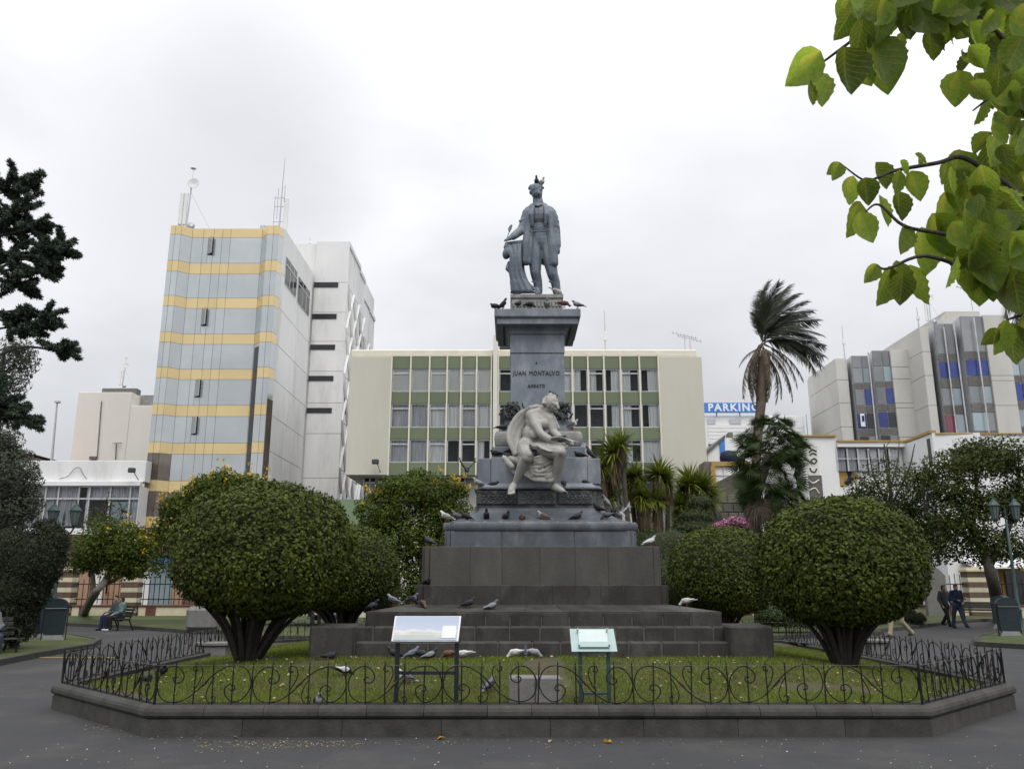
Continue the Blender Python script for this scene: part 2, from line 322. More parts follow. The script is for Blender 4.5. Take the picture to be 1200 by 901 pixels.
def rebuild(mb, name, vox, m, parent=None, it=3, fac=.5):
    me = remesh(mb, name, vox, it, fac); me.materials.append(m); return link(name, me, parent)
def npmesh(name, V, Fq, smooth=False):     # V (n,3), Fq (m,k)
    me = D.meshes.new(name); k = Fq.shape[1]
    me.vertices.add(len(V)); me.vertices.foreach_set('co', np.ascontiguousarray(V, dtype=np.float32).ravel())
    me.loops.add(Fq.size); me.loops.foreach_set('vertex_index', np.ascontiguousarray(Fq, dtype=np.int32).ravel())
    me.polygons.add(len(Fq)); me.polygons.foreach_set('loop_start', np.arange(0, Fq.size, k, dtype=np.int32))
    if smooth: me.polygons.foreach_set('use_smooth', np.ones(len(Fq), dtype=bool))
    me.update(calc_edges=True); return me
def unit(a): return a / np.maximum(np.linalg.norm(a, axis=1, keepdims=True), 1e-9)
def leaf_mesh(name, C, Nn, L, Wd, axis=None, fold=.12, jitter=.25):   # one folded diamond per centre
    n = len(C); Nn = unit(Nn); a = rng.normal(size=(n, 3)) if axis is None else axis + rng.normal(size=(n, 3)) * jitter
    a = unit(a - Nn * (a * Nn).sum(1, keepdims=True)); b = np.cross(Nn, a)
    l = L * rng.uniform(.7, 1.25, (n, 1)); w = Wd * rng.uniform(.75, 1.2, (n, 1))
    up = Nn * (w * fold)
    V = np.stack([C - a * l * .5, C - b * w * .5 + up + a * l * .06, C + a * l * .5, C + b * w * .5 + up + a * l * .06], 1).reshape(-1, 3)
    return npmesh(name, V, np.arange(4 * n).reshape(n, 4))
def blob_points(c, r, n, shell=.45):       # points filling the outer part of an ellipsoid
    d = unit(rng.normal(size=(n, 3))); rad = 1 - shell * rng.random((n, 1)) ** 1.6
    nn = np.array([noise.noise(Vector(q) * 2.3 + Vector(c)) for q in d])[:, None]
    return np.array(c) + d * np.array(r) * rad * (1 + .22 * nn), d
def catmull(P, k=6):
    P = [Vector(p) for p in P]; Q = [P[0] * 2 - P[1]] + P + [P[-1] * 2 - P[-2]]; o = []
    for i in range(1, len(Q) - 2):
        for j in range(k):
            t = j / k; a, b, c, d = Q[i - 1:i + 3]
            o.append(.5 * ((2 * b) + (c - a) * t + (2 * a - 5 * b + 4 * c - d) * t * t + (3 * b - a - 3 * c + d) * t ** 3))
    o.append(P[-1]); return o
# ================================================================ the setting: plaza, kerbs, lawns
g = MB(); g.add([(-700, -60, 0), (700, -60, 0), (700, 1200, 0), (-700, 1200, 0)], [(0, 1, 2, 3)]); g.build('plaza_ground', M['asphalt'], kind='structure')
BX, BY0, BY1, BH, BC = .3, 10.15, 24.3, 6.7, 2.25          # planter: centre x, front, back, half width, chamfer
def octo(o=0.0):                                           # outline of the planter, pushed in by o
    k = o * math.tan(PI / 8); x0, x1, y0, y1 = BX - BH + o, BX + BH - o, BY0 + o, BY1 - o; c = BC - o * (2 - math.sqrt(2))
    return [(x0 + c, y0), (x1 - c, y0), (x1, y0 + c), (x1, y1 - c), (x1 - c, y1), (x0 + c, y1), (x0, y1 - c), (x0, y0 + c)]
def inset(x, y):
    e = min(x - (BX - BH), BX + BH - x, y - BY0, BY1 - y); q = BC / math.sqrt(2)
    for sx_ in (-1, 1):
        for sy in (-1, 1):
            cx_ = BX + sx_ * BH; cy = BY0 if sy < 0 else BY1
            e = min(e, ((cx_ - x) * sx_ + (cy - y) * sy) / math.sqrt(2) - q)
    return e
def bedz(x, y):
    e = max(0, min(1, (inset(x, y) - .25) / 3.0)); n_ = noise.noise((x * .8, y * .8, 3)) * .03
    return .27 + .30 * (e * e * (3 - 2 * e)) + n_ * min(1, max(0, inset(x, y)) * 2)
mb = MB(); rings = 14
for i in range(rings + 1):
    pl = octo(.2)
    for j in range(8):
        a, b_ = Vector(pl[j]), Vector(pl[(j + 1) % 8])
        for k in range(10):
            p = a.lerp(b_, k / 10); c = Vector((BX, (BY0 + BY1) / 2)); p = p.lerp(c, i / rings * .97); mb.v.append((p.x, p.y, bedz(p.x, p.y)))
for i in range(rings):
    for k in range(80): mb.f.append([i * 80 + k, i * 80 + (k + 1) % 80, (i + 1) * 80 + (k + 1) % 80, (i + 1) * 80 + k])
mb.m = [0] * len(mb.f); mb.build('lawn', M['soil'], kind='structure', smooth=True)
# planter wall: coping stones over wall stones, mitred at the corners
pw = thing('planter_wall', 'low grey stone wall with rounded coping edging the eight-sided lawn round the monument', 'wall', (BX, BY0, 0))
def stone_run(prof, a, b, s0, s1, m0, m1, name, m, parent, org):
    a, b = Vector(a), Vector(b); d = (b - a).normalized(); nrm = Vector((d.y, -d.x)); vs = []
    for u, mit in ((s0, m0), (s1, m1)):
        for o, z in prof:
            uu = u + mit * o; p = a + d * uu + nrm * o - Vector(org); vs.append((p.x, p.y, z))
    n = len(prof); mb = MB(); mb.add(vs, [tuple(range(n))[::-1], tuple(range(n, 2 * n))] + [(k, (k + 1) % n, (k + 1) % n + n, k + n) for k in range(n)])
    return mb.build(name, m, parent)
ol = octo(); T8 = math.tan(PI / 8)
cop = [(-.24, .2), (.0, .2), (.012, .205), (.03, .23), (.03, .27), (.015, .305), (-.02, .33), (-.22, .34), (-.24, .33)]
wal = [(-.22, -.05), (.0, -.05), (.0, .17), (-.02, .196), (-.22, .196)]
for j in range(8):
    a, b_ = Vector(ol[j]), Vector(ol[(j + 1) % 8]); L_ = (b_ - a).length
    for prof, step, nm in ((cop, .63, 'coping_stone'), (wal, 1.15, 'wall_stone')):
        n_ = max(2, round(L_ / step)); cuts = [0] + [(k + rng.uniform(-.12, .12)) * L_ / n_ for k in range(1, n_)] + [L_]
        for k in range(n_):
            stone_run(prof, a, b_, cuts[k] + (.003 if k else 0), cuts[k + 1] - (.003 if k < n_ - 1 else 0), -T8 if k == 0 else 0, T8 if k == n_ - 1 else 0, nm, M['wallstone'], pw, (BX, BY0))
# wrought iron fences on the wall
barmb = MB(); barmb.tube([(0, 0, 0), (0, 0, .44), (0, 0, .475)], [.0085, .0085, .001], 5); bar_me = barmb.mesh('bar'); bar_me.materials.append(M['iron'])
main = [(98, 62), (86, 58), (76, 68), (84, 84), (104, 86), (122, 68), (118, 38), (88, 10), (50, 14), (16, 50), (4, 95), (20, 148), (52, 172), (88, 176), (135, 162), (180, 130), (217.5, 90)]
Sx, Sz = 1.05 / 435, .42 / 180
def scroll_mesh(flip):
    mb = MB(); P = main + [(435 - x, 180 - y) for x, y in main[-2::-1]]
    mir = (lambda x: 435 - x) if flip else (lambda x: x)
    mb.tube([(mir(p.x) * Sx, 0, .01 + p.y * Sz) for p in catmull([(x, y, 0) for x, y in P], 4)], .0075, 5)
    for P2 in ([(262, 62), (240, 100), (228, 140), (238, 172), (262, 176), (272, 158), (260, 146), (250, 156)], [(173, 118), (195, 80), (207, 40), (197, 8), (173, 4), (163, 22), (175, 34), (185, 24)]):
        mb.tube([(mir(p.x) * Sx, .006, .01 + p.y * Sz) for p in catmull([(x, y, 0) for x, y in P2], 4)], .0065, 5)
    me = mb.mesh('scroll'); me.materials.append(M['iron']); return me
scr = [scroll_mesh(False), scroll_mesh(True)]
cl = MB(); cl.tube([(-.05, 0, .045), (0, 0, 0), (.05, 0, -.045)], [.004, .02, .004], 5); clasp_me = cl.mesh('clasp'); clasp_me.materials.append(M['rust'])
fl = octo(.10)
fence_names = ['along the front wall behind the two sign stands', 'along the chamfered wall beside the right round bush', 'along the straight wall facing the walking men', 'along the far chamfer near the right litter bins',
               'along the back wall behind the monument', 'along the far chamfer near the pair in blue', 'along the straight wall facing the bench couple', 'along the chamfered wall near the dark topiary']
for j in range(8):
    a, b_ = Vector(fl[j]), Vector(fl[(j + 1) % 8]); L_ = (b_ - a).length; ang = math.atan2(b_.y - a.y, b_.x - a.x)
    ft = thing('iron_fence', 'low black scrolled iron fence ' + fence_names[j], 'fence', (a.x, a.y, .338), ang, 'scrolled iron fences round the monument lawn')
    np_ = max(2, round(L_ / 1.05)); P_ = L_ / np_; sc = P_ / 1.05
    for i in range(np_ * 5 + (0 if j != 5 else 1)):
        link('bar', bar_me, ft, (i * P_ / 5, -.009, 0), scale=(1.9, 1.9, 1.02) if i == 0 else None, rot=(rng.normal() * .02, rng.normal() * .025, 0))
    for i in range(np_):
        f = int(rng.random() < .45); link('scroll', scr[f], ft, (i * P_, .006, 0), scale=(sc, 1, 1 + rng.normal() * .012), rot=(rng.normal() * .025, rng.normal() * .008, 0)); link('clasp', clasp_me, ft, (i * P_ + P_ / 2, .012, .22), scale=(-1 if f else 1, 1, 1))
    r_ = MB(); r_.box(0, L_, -.012, .012, .008, .016); r_.build('rail', M['iron'], ft)
    w_ = MB(); w_.tube([(0, -.018, .425), (L_, -.018, .425)], .002, 4); w_.build('wire', M['spandrel'], ft)
# lawns beyond, with kerbs
def lawn_patch(pts, z=.13, kerb=True, segs=10):
    P = [p.xy for p in pts]; n = len(P); c = sum(P, Vector((0, 0))) / n
    mb = MB(); vs = [(p.x, p.y, z - .02) for p in P] + [(c.x, c.y, z + .04)]
    mb.add(vs, [(i, (i + 1) % n, n) for i in range(n)]); mb.build('lawn', M['lawn'], kind='structure')
    kb = MB()
    ar = sum(P[i].x * P[(i + 1) % n].y - P[(i + 1) % n].x * P[i].y for i in range(n)); sg = 1 if ar > 0 else -1
    for i in range(n):
        a, b = P[i], P[(i + 1) % n]; d = (b - a).normalized(); q = Vector((d.y, -d.x)) * sg * .16
        kb.hexa([(a.x, a.y, -.05), (b.x, b.y, -.05), ((b + q).x, (b + q).y, -.05), ((a + q).x, (a + q).y, -.05), (a.x, a.y, z), (b.x, b.y, z), ((b + q).x, (b + q).y, z), ((a + q).x, (a + q).y, z)])
    kb.build('kerb', M['wallstone'], kind='structure')
G = ground
lawn_patch([G(78, 733), G(150, 736), G(225, 742), G(300, 743), G(340, 736), G(380, 722), G(60, 723)])
lawn_patch([G(860, 741), G(930, 743), G(1005, 743), G(1060, 737), G(1120, 730), G(1165, 727), G(1165, 720), G(830, 720)])
lawn_patch([G(-120, 800), G(-40, 786), G(40, 770), G(100, 760), G(112, 753), G(80, 747), G(10, 744), G(-120, 744)])
lawn_patch([G(1150, 757), G(1200, 760), G(1330, 770), G(1330, 742), G(1170, 744), G(1148, 750)])
lawn_patch([Vector((-9, 28, 0)), Vector((-3, 28, 0)), Vector((8, 28, 0)), Vector((13, 31, 0)), Vector((14, 44, 0)), Vector((-10, 44, 0))])

# ================================================================ the monument
YC, XC = 17.2, .52
def hwp(w, py): k = w / F / (CP - (CY - py) / F * SP); return k * YC / (1 + k)        # half width of a square tier from its half width in pixels
def zq(py, hw): return at(600, py, YC - hw).z
def sq(h, hy=None): hy = hy or h; return [(-h, -hy), (h, -hy), (h, hy), (-h, hy)]
def cross(h, e, b):                                                                     # square with notched corners: h half width, e notch depth, b half width of the projecting face
    q = [(-b, -h), (b, -h), (b, -h + e), (h - e, -h + e)]; o = []
    for k in range(4):
        cs, sn = [(1, 0), (0, 1), (-1, 0), (0, -1)][k]
        for x, y in ((-b, -h), (b, -h), (b, -(h - e))): o.append((x * cs - y * sn, x * sn + y * cs))
    return o
mo = thing('monument_base', 'tall stepped grey stone monument pedestal lettered in capitals below a bronze man', 'monument', (XC, YC, 0))
def course(name, hw, z0, z1, splits_n, m, thick=.16, gap=.007, sides=(0, 1, 2, 3), splits=None, bev=.024, slope=0.0, ext=None, parent=None):
    # a row of stones on each side of a square tier, over a dark core
    par = thing_part(name, mo) if parent is None else parent
    for sd in sides:
        cs, sn = [(1, 0), (0, 1), (-1, 0), (0, -1)][sd]
        x0, x1 = (-hw, hw) if sd in (0, 2) else (-hw + thick, hw - thick)
        if splits and sd == 0: cuts = [x0] + splits + [x1]
        else:
            cuts = [x0] + [x0 + (x1 - x0) * (k + rng.uniform(-.15, .15)) / splits_n for k in range(1, splits_n)] + [x1]
        for k in range(len(cuts) - 1):
            mb = MB(); j = rng.uniform(-.004, .004); mb.cbox(cuts[k] + gap / 2, cuts[k + 1] - gap / 2, -hw - j, -hw + thick, z0, z1, bev)
            if slope:
                mb.v = [(x, y, z - (slope * max(0, (-hw + thick - y)) / thick if z > (z0 + z1) / 2 else 0)) for x, y, z in mb.v]
            mb.v = [(x * cs - y * sn, x * sn + y * cs, z) for x, y, z in mb.v]; mb.build('stone', m, par)
    return par
def thing_part(name, parent, mb=None, m=None):
    if mb is None:
        o = D.objects.new(name, None); COL.objects.link(o); o.parent = parent; return o
    return mb.build(name, m, parent)
H3 = hwp(209, 717); z3f = zq(717, H3); z3 = zq(708, YC - 15.1)
H4 = hwp(150, 700); H5 = hwp(141, 660)
zs2 = at(600, 734, YC - H3 - .28).z; zs1 = at(600, 752, YC - H3 - .56).z
core = MB()
core.box(-H3 - .545, H3 + .545, -H3 - .545, H3 + .545, .1, zs1 - .02); core.box(-H3 - .265, H3 + .265, -H3 - .265, H3 + .265, .1, zs2 - .02); core.box(-H3 + .015, H3 - .015, -H3 + .015, H3 - .015, .1, z3f - .02)
z4t = zq(685.5, H4); z5t = zq(640, H5)
core.box(-H4 + .065, H4 - .065, -H4 + .065, H4 - .065, .1, z4t - .02); core.box(-H5 + .065, H5 - .065, -H5 + .065, H5 - .065, .1, z5t - .02)
core.build('core', M['mortar'], mo)
course('lower_step', H3 + .56, .2, zs1, 13, M['stepstone'], .3)
course('middle_step', H3 + .28, zs1 - .05, zs2, 12, M['stepstone'], .3)
course('upper_step', H3, zs2 - .05, z3f, 12, M['stepstone'], .3)
# paved top of the upper step, falling outward to shed rain
tp = thing_part('step_paving', mo)
for sd in range(4):
    cs, sn = [(1, 0), (0, 1), (-1, 0), (0, -1)][sd]; n_ = 9
    for k in range(n_):
        u0, u1 = -1 + 2 * k / n_, -1 + 2 * (k + 1) / n_; a_, b_ = H3 - .006, H4 - .02; mb = MB(); g_ = .004
        q = [(u0 * a_ + g_, -a_, z3f + .004), (u1 * a_ - g_, -a_, z3f + .004), (u1 * b_ - g_, -b_, z3), (u0 * b_ + g_, -b_, z3)]
        mb.hexa([(x, y, z3f - .06) for x, y, z in q] + q); mb.v = [(x * cs - y * sn, x * sn + y * cs, z) for x, y, z in mb.v]; mb.build('paving_stone', M['stepstone'], tp)
# cheek blocks at the four corners of the steps
yf = YC - H3 - .75
for sx_ in (-1, 1):
    for sy in (-1, 1):
        xi = abs(at(412 if sx_ < 0 else 857, 750, yf).x - XC); xo = abs(at(362 if sx_ < 0 else 907, 750, yf).x - XC)
        mb = MB(); ya, yb = sorted((sy * (H3 + .75), sy * (H3 - .25))); xa, xb = sorted((sx_ * xi, sx_ * xo)); mb.cbox(xa, xb, ya, yb, .1, zs2 + .03, .03); mb.build('cheek_block', M['stepstone'], mo)
def px2x(px, py, Y): return at(px, py, Y).x - XC
def notched(name, hw, z0, z1, splits, m, e=.05, bfrac=.93, parent=None):
    par = thing_part(name, mo); b = hw * bfrac
    mt_ = MB(); mt_.box(-b + .01, b - .01, -hw + .009, hw - .009, z0 + .01, z1 - .015); mt_.box(-hw + .009, hw - .009, -b + .01, b - .01, z0 + .011, z1 - .016); mt_.build('mortar', M['mortar'], par)
    for sd in range(4):
        cs, sn = [(1, 0), (0, 1), (-1, 0), (0, -1)][sd]
        cuts = [-b] + splits + [b]; rows = [(cuts[k], cuts[k + 1], -hw) for k in range(len(cuts) - 1)]
        rows += [(-hw + e + (0 if sd % 2 == 0 else .2), -b, -hw + e), (b, hw - e - (0 if sd % 2 == 0 else .2), -hw + e)]
        for x0, x1, y in rows:
            if x1 - x0 < .02: continue
            mb = MB(); j = rng.uniform(-.003, .003); mb.cbox(x0 + .003, x1 - .003, y - j, y + .2, z0, z1, .008)
            mb.v = [(x * cs - yy * sn, x * sn + yy * cs, z) for x, yy, z in mb.v]; mb.build('stone', m, par)
    return par
Y4, Y5 = YC - H4, YC - H5
notched('kerb_course', H4, z3f - .05, z4t, [px2x(x, 697, Y4) for x in (535, 585.5, 616, 647, 674.5, 704, 731)], M['stepstone'])
notched('main_block', H5, z4t - .015, z5t, [px2x(x, 660, Y5) for x in (551, 588, 632.5, 674, 712.5)], M['blockstone'])
# grey-blue marble tiers
H6 = hwp(113.5, 630); z6 = zq(622, H6)
notched('marble_base', H6, z5t - .01, z6, [px2x(588, 630, YC - H6), px2x(673, 630, YC - H6)], M['basemarble'])
def tier(name, m, rings, bf=.9, e=.06, smooth=False):
    mb = MB(); mb.stack([(cross(h, e, h * bf), z) for h, z in rings]); return mb.build(name, m, mo)
zt = zq(611, H6 + .03); zm = (z6 + zt) / 2; rr = (zt - z6) / 2
tier('torus', M['basemarble'], [(H6 - .02, z6 - .01)] + [(H6 + .035 * math.cos(a), zm + rr * math.sin(a)) for a in np.linspace(-PI / 2, PI / 2, 9)], .88)
H7 = hwp(75, 585); z7 = zq(595.5, H7)
prof = [(H6 - .12, zt - .012), (H6 - .13, zt + .03)] + [(H7 + .02 + (H6 - .15 - H7) * (1 - k / 6) ** 1.9, zt + .03 + (z7 - zt - .03) * k / 6) for k in range(7)]
tier('cavetto', M['basemarble'], prof)
z8 = zq(572, H7)
tier('carved_band', M['darkstone'], [(H7 + .02, z7 - .004), (H7 + .02, z7 + .03), (H7 - .01, z7 + .05), (H7 - .01, z8 - .05), (H7 + .03, z8 - .02), (H7 + .03, z8)])
# carved relief panel and side scrollwork on the band
def relief(cx_, w, z0, z1, m, name, n):
    mb = MB(); y = -H7 + .01
    mb.cbox(cx_ - w, cx_ + w, y - .025, y + .02, z0, z1, .008); a = (z1 - z0)
    mb.box(cx_ - w * .93, cx_ + w * .93, y - .04, y - .02, z1 - a * .1, z1 - a * .05); mb.box(cx_ - w * .93, cx_ + w * .93, y - .04, y - .02, z0 + a * .05, z0 + a * .1)
    for k in range(n):
        t = (k + .5) / n; x = cx_ - w * .88 + 1.76 * w * t; zc = (z0 + z1) / 2
        for s_ in (-1, 1):
            mb.tube([(x + math.sin(q) * w / n * .8 * (1 - q / 9), y - .03, zc + s_ * a * .18 + s_ * math.cos(q) * a * .18 * (1 - q / 9)) for q in np.linspace(0, 7, 16)], [.018 * (1 - .05 * i) for i in range(16)], 5)
        mb.ell((x + w / n, y - .028, zc), (.03, .02, .04), nu=6, nv=4)
    return mb.build(name, m, mo)
zb0, zb1 = at(600, 591, YC - H7).z, at(600, 575, YC - H7).z
relief(px2x(629, 583, YC - H7), .36, zb0, zb1, M['carved'], 'carved_panel', 4)
relief(px2x(582, 583, YC - H7), .38, zb0, zb1, M['darkstone'], 'carved_scrollwork', 4); relief(px2x(674, 583, YC - H7), .32, zb0, zb1, M['darkstone'], 'carved_scrollwork', 4)
# plinth with side piers
H8 = hwp(66, 550); z9 = zq(567, H8); z10 = zq(537, H8)
tier('plinth_foot', M['bluestone'], [(H8 + .1, z8 - .004), (H8 + .1, z8 + .03), (H8 + .04, z9 + .01)])
mb = MB(); mb.cbox(-H8 + .16, H8 - .16, -H8 - .02, H8 + .02, z9 - .002, z10 + .02, .012); mb.build('plinth', M['bluestone'], mo)
for sx_ in (-1, 1):
    for sy in (-1, 1):
        mb = MB(); xa, xb = sorted((sx_ * (H8 - .157), sx_ * (H8 + .1))); ya, yb = sorted((sy * (H8 + .0), sy * (H8 - .55))); mb.cbox(xa, xb, ya, yb, z9 - .004, z10, .012); mb.build('plinth_pier', M['bluestone'], mo)
def up(py, h): return zq(py, h)
h_ = [hwp(w, 515) for w in (54, 50, 44, 50, 42, 36, 40, 33)]
zz = [z10 + .015, up(524, h_[0]), up(521, h_[1]), up(514, h_[2]), up(505, h_[3]), up(503, h_[4]), up(497, h_[5]), up(490, h_[6])]
ring = [(h_[0], zz[0]), (h_[0], zz[1]), (h_[0] - .04, zz[1] + .02)]
mb = MB(); mb.stack([(sq(h), z) for h, z in ring]); mb.build('plinth_cap', M['bluestone'], mo)
zA, zB = zz[1] + .018, zz[4]
mb = MB(); hm = (zA + zB) / 2; mb.stack([(sq(h_[1] - .03 + .06 * math.cos(a)), hm + (zB - zA) / 2 * math.sin(a)) for a in np.linspace(-PI / 2, PI / 2, 9)]); mb.build('torus', M['plinthstone'], mo)
mb = MB(); mb.stack([(sq(h), z) for h, z in [(h_[4], zB - .004), (h_[4], zB + .09), (h_[4] - .05, zB + .12), (h_[5] + .03, zB + .16), (h_[5] + .05, zB + .24), (h_[5], zB + .30), (hwp(34, 480), zB + .42)]]); mb.build('shaft_foot', M['bluestone'], mo)
HS = hwp(31.5, 440); zS0 = zB + .415; zS1 = zq(414, HS); zS2 = zq(392, HS)
mb = MB(); mb.cbox(-HS, HS, -HS, HS, zS0, zS1 - .006, .012); mb.build('shaft', M['bluestone'], mo)
mb = MB(); mb.cbox(-HS - .012, HS + .012, -HS - .012, HS + .012, zS1, zS2, .012); mb.build('shaft_course', M['bluestone'], mo)
# cornice
HC = hwp(50.5, 364); zC = zq(362, HC); z_f = zq(372, HC); z_g = zq(379.5, HC - .04)
mb = MB(); mb.stack([(sq(h), z) for h, z in [(HS + .03, zS2 + .002), (HS + .05, zS2 + .07), (HS + .10, zS2 + .11), (HS + .14, zS2 + .16), (HC - .17, z_g - .02), (HC - .15, z_g), (HC - .05, z_g + .004), (HC - .05, z_f - .005), (HC - .03, z_f), (HC, z_f + .03), (HC, zC)]])
mb.build('cornice', M['bluestone'], mo)
HP = hwp(30.5, 352); zP = zq(345, HP)
mb = MB(); mb.stack([(sq(h), z) for h, z in [(HP + .09, zC + .003), (HP + .09, zC + .07), (HP + .03, zC + .09), (HP, zC + .1), (HP - .02, zP - .1), (HP + .01, zP - .07), (HP + .01, zP)]]); mb.build('statue_plinth', M['plinthstone'], mo)
for k in range(14):
    mb = MB(); x = -HP + .06 + (2 * HP - .12) * k / 13; mb.cbox(x - .022, x + .022, -HP - .02, -HP + .02, zC + .16, zP - .14, .008); mb.build('dentil', M['plinthstone'], mo)
# laurel clumps at the foot of the shaft
for px in (601, 657):
    c = at(px, 483, YC - HS - .12); c.x -= XC; c.y -= YC; mb = MB()
    for k in range(110):
        d = Vector((rng.normal() * .1, rng.normal() * .05, rng.uniform(-.14, .2))); d.x *= 1 - max(0, d.z) * 2.5
        mb.ell(c + d, (.022, .02, .055), Quaternion((0, 1, 0), rng.uniform(-1.3, 1.3)), 5, 4)
    mb.build('carved_laurel', M['darkstone'], mo, smooth=True)
def text(body, size, loc, m, parent, name, ext=.008, off=0.0, rot=(PI / 2, 0, 0), sx_=1.0, space=1.12):
    c = D.curves.new(name, 'FONT'); c.body = body; c.size = size; c.extrude = ext; c.align_x = 'CENTER'; c.align_y = 'CENTER'; c.offset = off; c.materials.append(m); c.resolution_u = 2
    c.space_word = 1.3
    c.space_character = space; tmp = D.objects.new('tmp', c); COL.objects.link(tmp); me = D.meshes.new_from_object(tmp.evaluated_get(bpy.context.evaluated_depsgraph_get())); D.objects.remove(tmp); me.materials.clear(); me.materials.append(m)
    return link(name, me, parent, loc, rot=rot, scale=(sx_, 1, 1))
for s_, py, hpx, w_ in (('A', 425.5, 2.8, .9), ('JUAN MONTALVO', 437.5, 5.6, .78), ('AMBATO', 452.5, 4.2, .8)):
    q = at(628.5, py, YC - HS); text(s_, hpx * mpp(628, py, YC - HS) / .72, (q.x - XC, -HS - .006, q.z), M['letter'], mo, 'lettering', off=.0, sx_=w_)
LEDGES = [(H6 - .02, zt + .004, 60), (H6 - .1, zt + .004, 50), (H7 + .0, z8 + .004, 40), (H8 - .1, z10 + .024, 30), (HC - .05, zC + .004, 30)]
# ================================================================ buildings
def X(px, py, Y): return at(px, py, Y).x
def Z(py, Y): return at(600, py, Y).z
def panel(name, A, B, z0, z1, m, parent, th=.08, g=.03, out=0.0, org=(0, 0, 0)):      # upright slab between plan points A and B
    A, B = Vector(A), Vector(B); d = (B - A).normalized(); n = Vector((d.y, -d.x)); a = A + d * g - n * (-out); b = B - d * g - n * (-out); ai, bi = a - n * th, b - n * th
    mb = MB(); mb.hexa([(q.x - org[0], q.y - org[1], z) for z in (z0 + g, z1 - g) for q in (a, b, bi, ai)]); return mb.build(name, m, parent)
def part(name, m, parent, x0, x1, y0, y1, z0, z1, b=0.0):
    mb = MB(); o = parent.location; a = (x0 - o.x, x1 - o.x, y0 - o.y, y1 - o.y, z0 - o.z, z1 - o.z)
    mb.cbox(*a, b) if b else mb.box(*a); return mb.build(name, m, parent)
def rod(name, m, parent, pts, r, n=5):
    mb = MB(); o = parent.location; mb.tube([Vector(p) - o for p in pts], r, n); return mb.build(name, m, parent)
def curtain(x0, x1, y, z0, z1, m, parent, amp=.05, fold=.22):
    n = max(4, int((x1 - x0) / fold * 4)); mb = MB(); o = parent.location; a0 = rng.uniform(0, 6); cum = 0
    for i in range(n + 1):
        x = x0 + (x1 - x0) * i / n; cum += rng.uniform(.8, 2.2); yy = y + amp * math.sin(a0 + cum); mb.v += [(x - o.x, yy - o.y, z0 - o.z), (x - o.x, yy - o.y, z1 - o.z)]
    mb.f = [[2 * i, 2 * i + 2, 2 * i + 3, 2 * i + 1] for i in range(n)]; mb.m = [0] * n; return mb.build('curtain', m, parent)
def at_origin(o): return o

# ---- mirror glass office tower
YT = 64.0; tw = thing('glass_tower', 'tall office tower of mirror glass striped with yellow bands, antennas on its roof', 'office tower', (0, 0, 0))
pl = [(x, y) for x, y in ((X(200, 267, YT), YT), (X(213, 267, YT), YT), (X(226.5, 267, YT + .65), YT + .65), (X(308, 267, YT + .65), YT + .65), (X(313.5, 267, YT), YT), (X(327, 267, YT), YT), (X(333, 267, YT + .9), YT + .9))]
gb = [(270, 280.5), (310.5, 323), (351, 363), (393, 405), (434, 446), (476, 489), (520, 533), (564, 577), (606, 619), (650, 662)]
YG = YT + 1.0; lv = []
for i, (a, b) in enumerate(gb):
    lv.append((Z(b, YG), Z(a, YG), 'gold_panel', i));
    if i + 1 < len(gb): lv.append((Z(gb[i + 1][0], YG), Z(b, YG), 'glass_panel', i))
ztop = lv[0][1]; xs_ = pl[-1][0]; YE = 75.4
mb = MB(); mb.stack([([(x, y + .1) for x, y in pl] + [(xs_ - .1, YE), (pl[0][0] + .1, YE)], 0), ([(x, y + .1) for x, y in pl] + [(xs_ - .1, YE), (pl[0][0] + .1, YE)], ztop - .05)]); mb.build('core', M['joint'], tw)
fr = [0, .16, .31, .43, .55, 1]
for (z0, z1, nm, i) in lv:
    for f in range(6):
        A, B = Vector(pl[f]), Vector(pl[f + 1]); cuts = fr if f == 2 else ([0, .45, 1] if f == 0 else [0, 1])
        if f == 5: A, B = Vector(pl[5]), Vector(pl[6]); cuts = [0, 1]
        if f == 4: cuts = [0, .55, 1]
        for k in range(len(cuts) - 1):
            a, b = A.lerp(B, cuts[k]), A.lerp(B, cuts[k + 1]); m = M['gold'] if nm == 'gold_panel' else M['mirror']
            if nm == 'glass_panel' and i >= 6 and f in (0, 1) : m = M['mirrord']
            if nm == 'glass_panel' and i >= 7: m = M['mirrord']
            if nm == 'glass_panel' and f == 2 and (k, i) in ((1, 0), (1, 2), (1, 4), (1, 5)):     # top-hung window swung open over a dark opening
                zc = z1 - .55 * (z1 - z0) ; mid = a.lerp(b, .5)
                panel(nm, a, mid, z0, z1, m, tw, .1, .012)
                panel('glass_panel', mid, b, z0, zc - .3, m, tw, .1, .012); ow = panel('open_window', mid, b, zc - .3, z1, M['blackgl'], tw, .1, .012, -.06)
                nn = Vector((0, -1)); panel('sash', mid, mid + Vector((.45, -.42)), zc - .25, z1, M['mirror'], tw, .05, .01)
                continue
            panel(nm, a, b, z0, z1, m, tw, .1, .012)
dk = Vector(pl[3]); dk2 = Vector(pl[4])
panel('dark_glass_strip', dk.lerp(dk2, .25) , dk2, Z(575, YG), Z(410, YG), M['blackgl'], tw, .05, .0, .05); panel('dark_glass_strip', (pl[5]), (pl[6]), Z(575, YG), Z(470, YG), M['mirrord'], tw, .05, 0, .05)
zr = [ztop + .25] + [Z(p, YT) for p in (314, 356, 399, 441, 483.5, 526, 569, 612)] + [0]
for k in range(len(zr) - 1):
    for ya, yb in ((YT + .9, 69.6), (69.6, YE)): panel('wall_slab', (xs_, ya), (xs_, yb), zr[k + 1], zr[k], M['white'], tw, .3, .025)
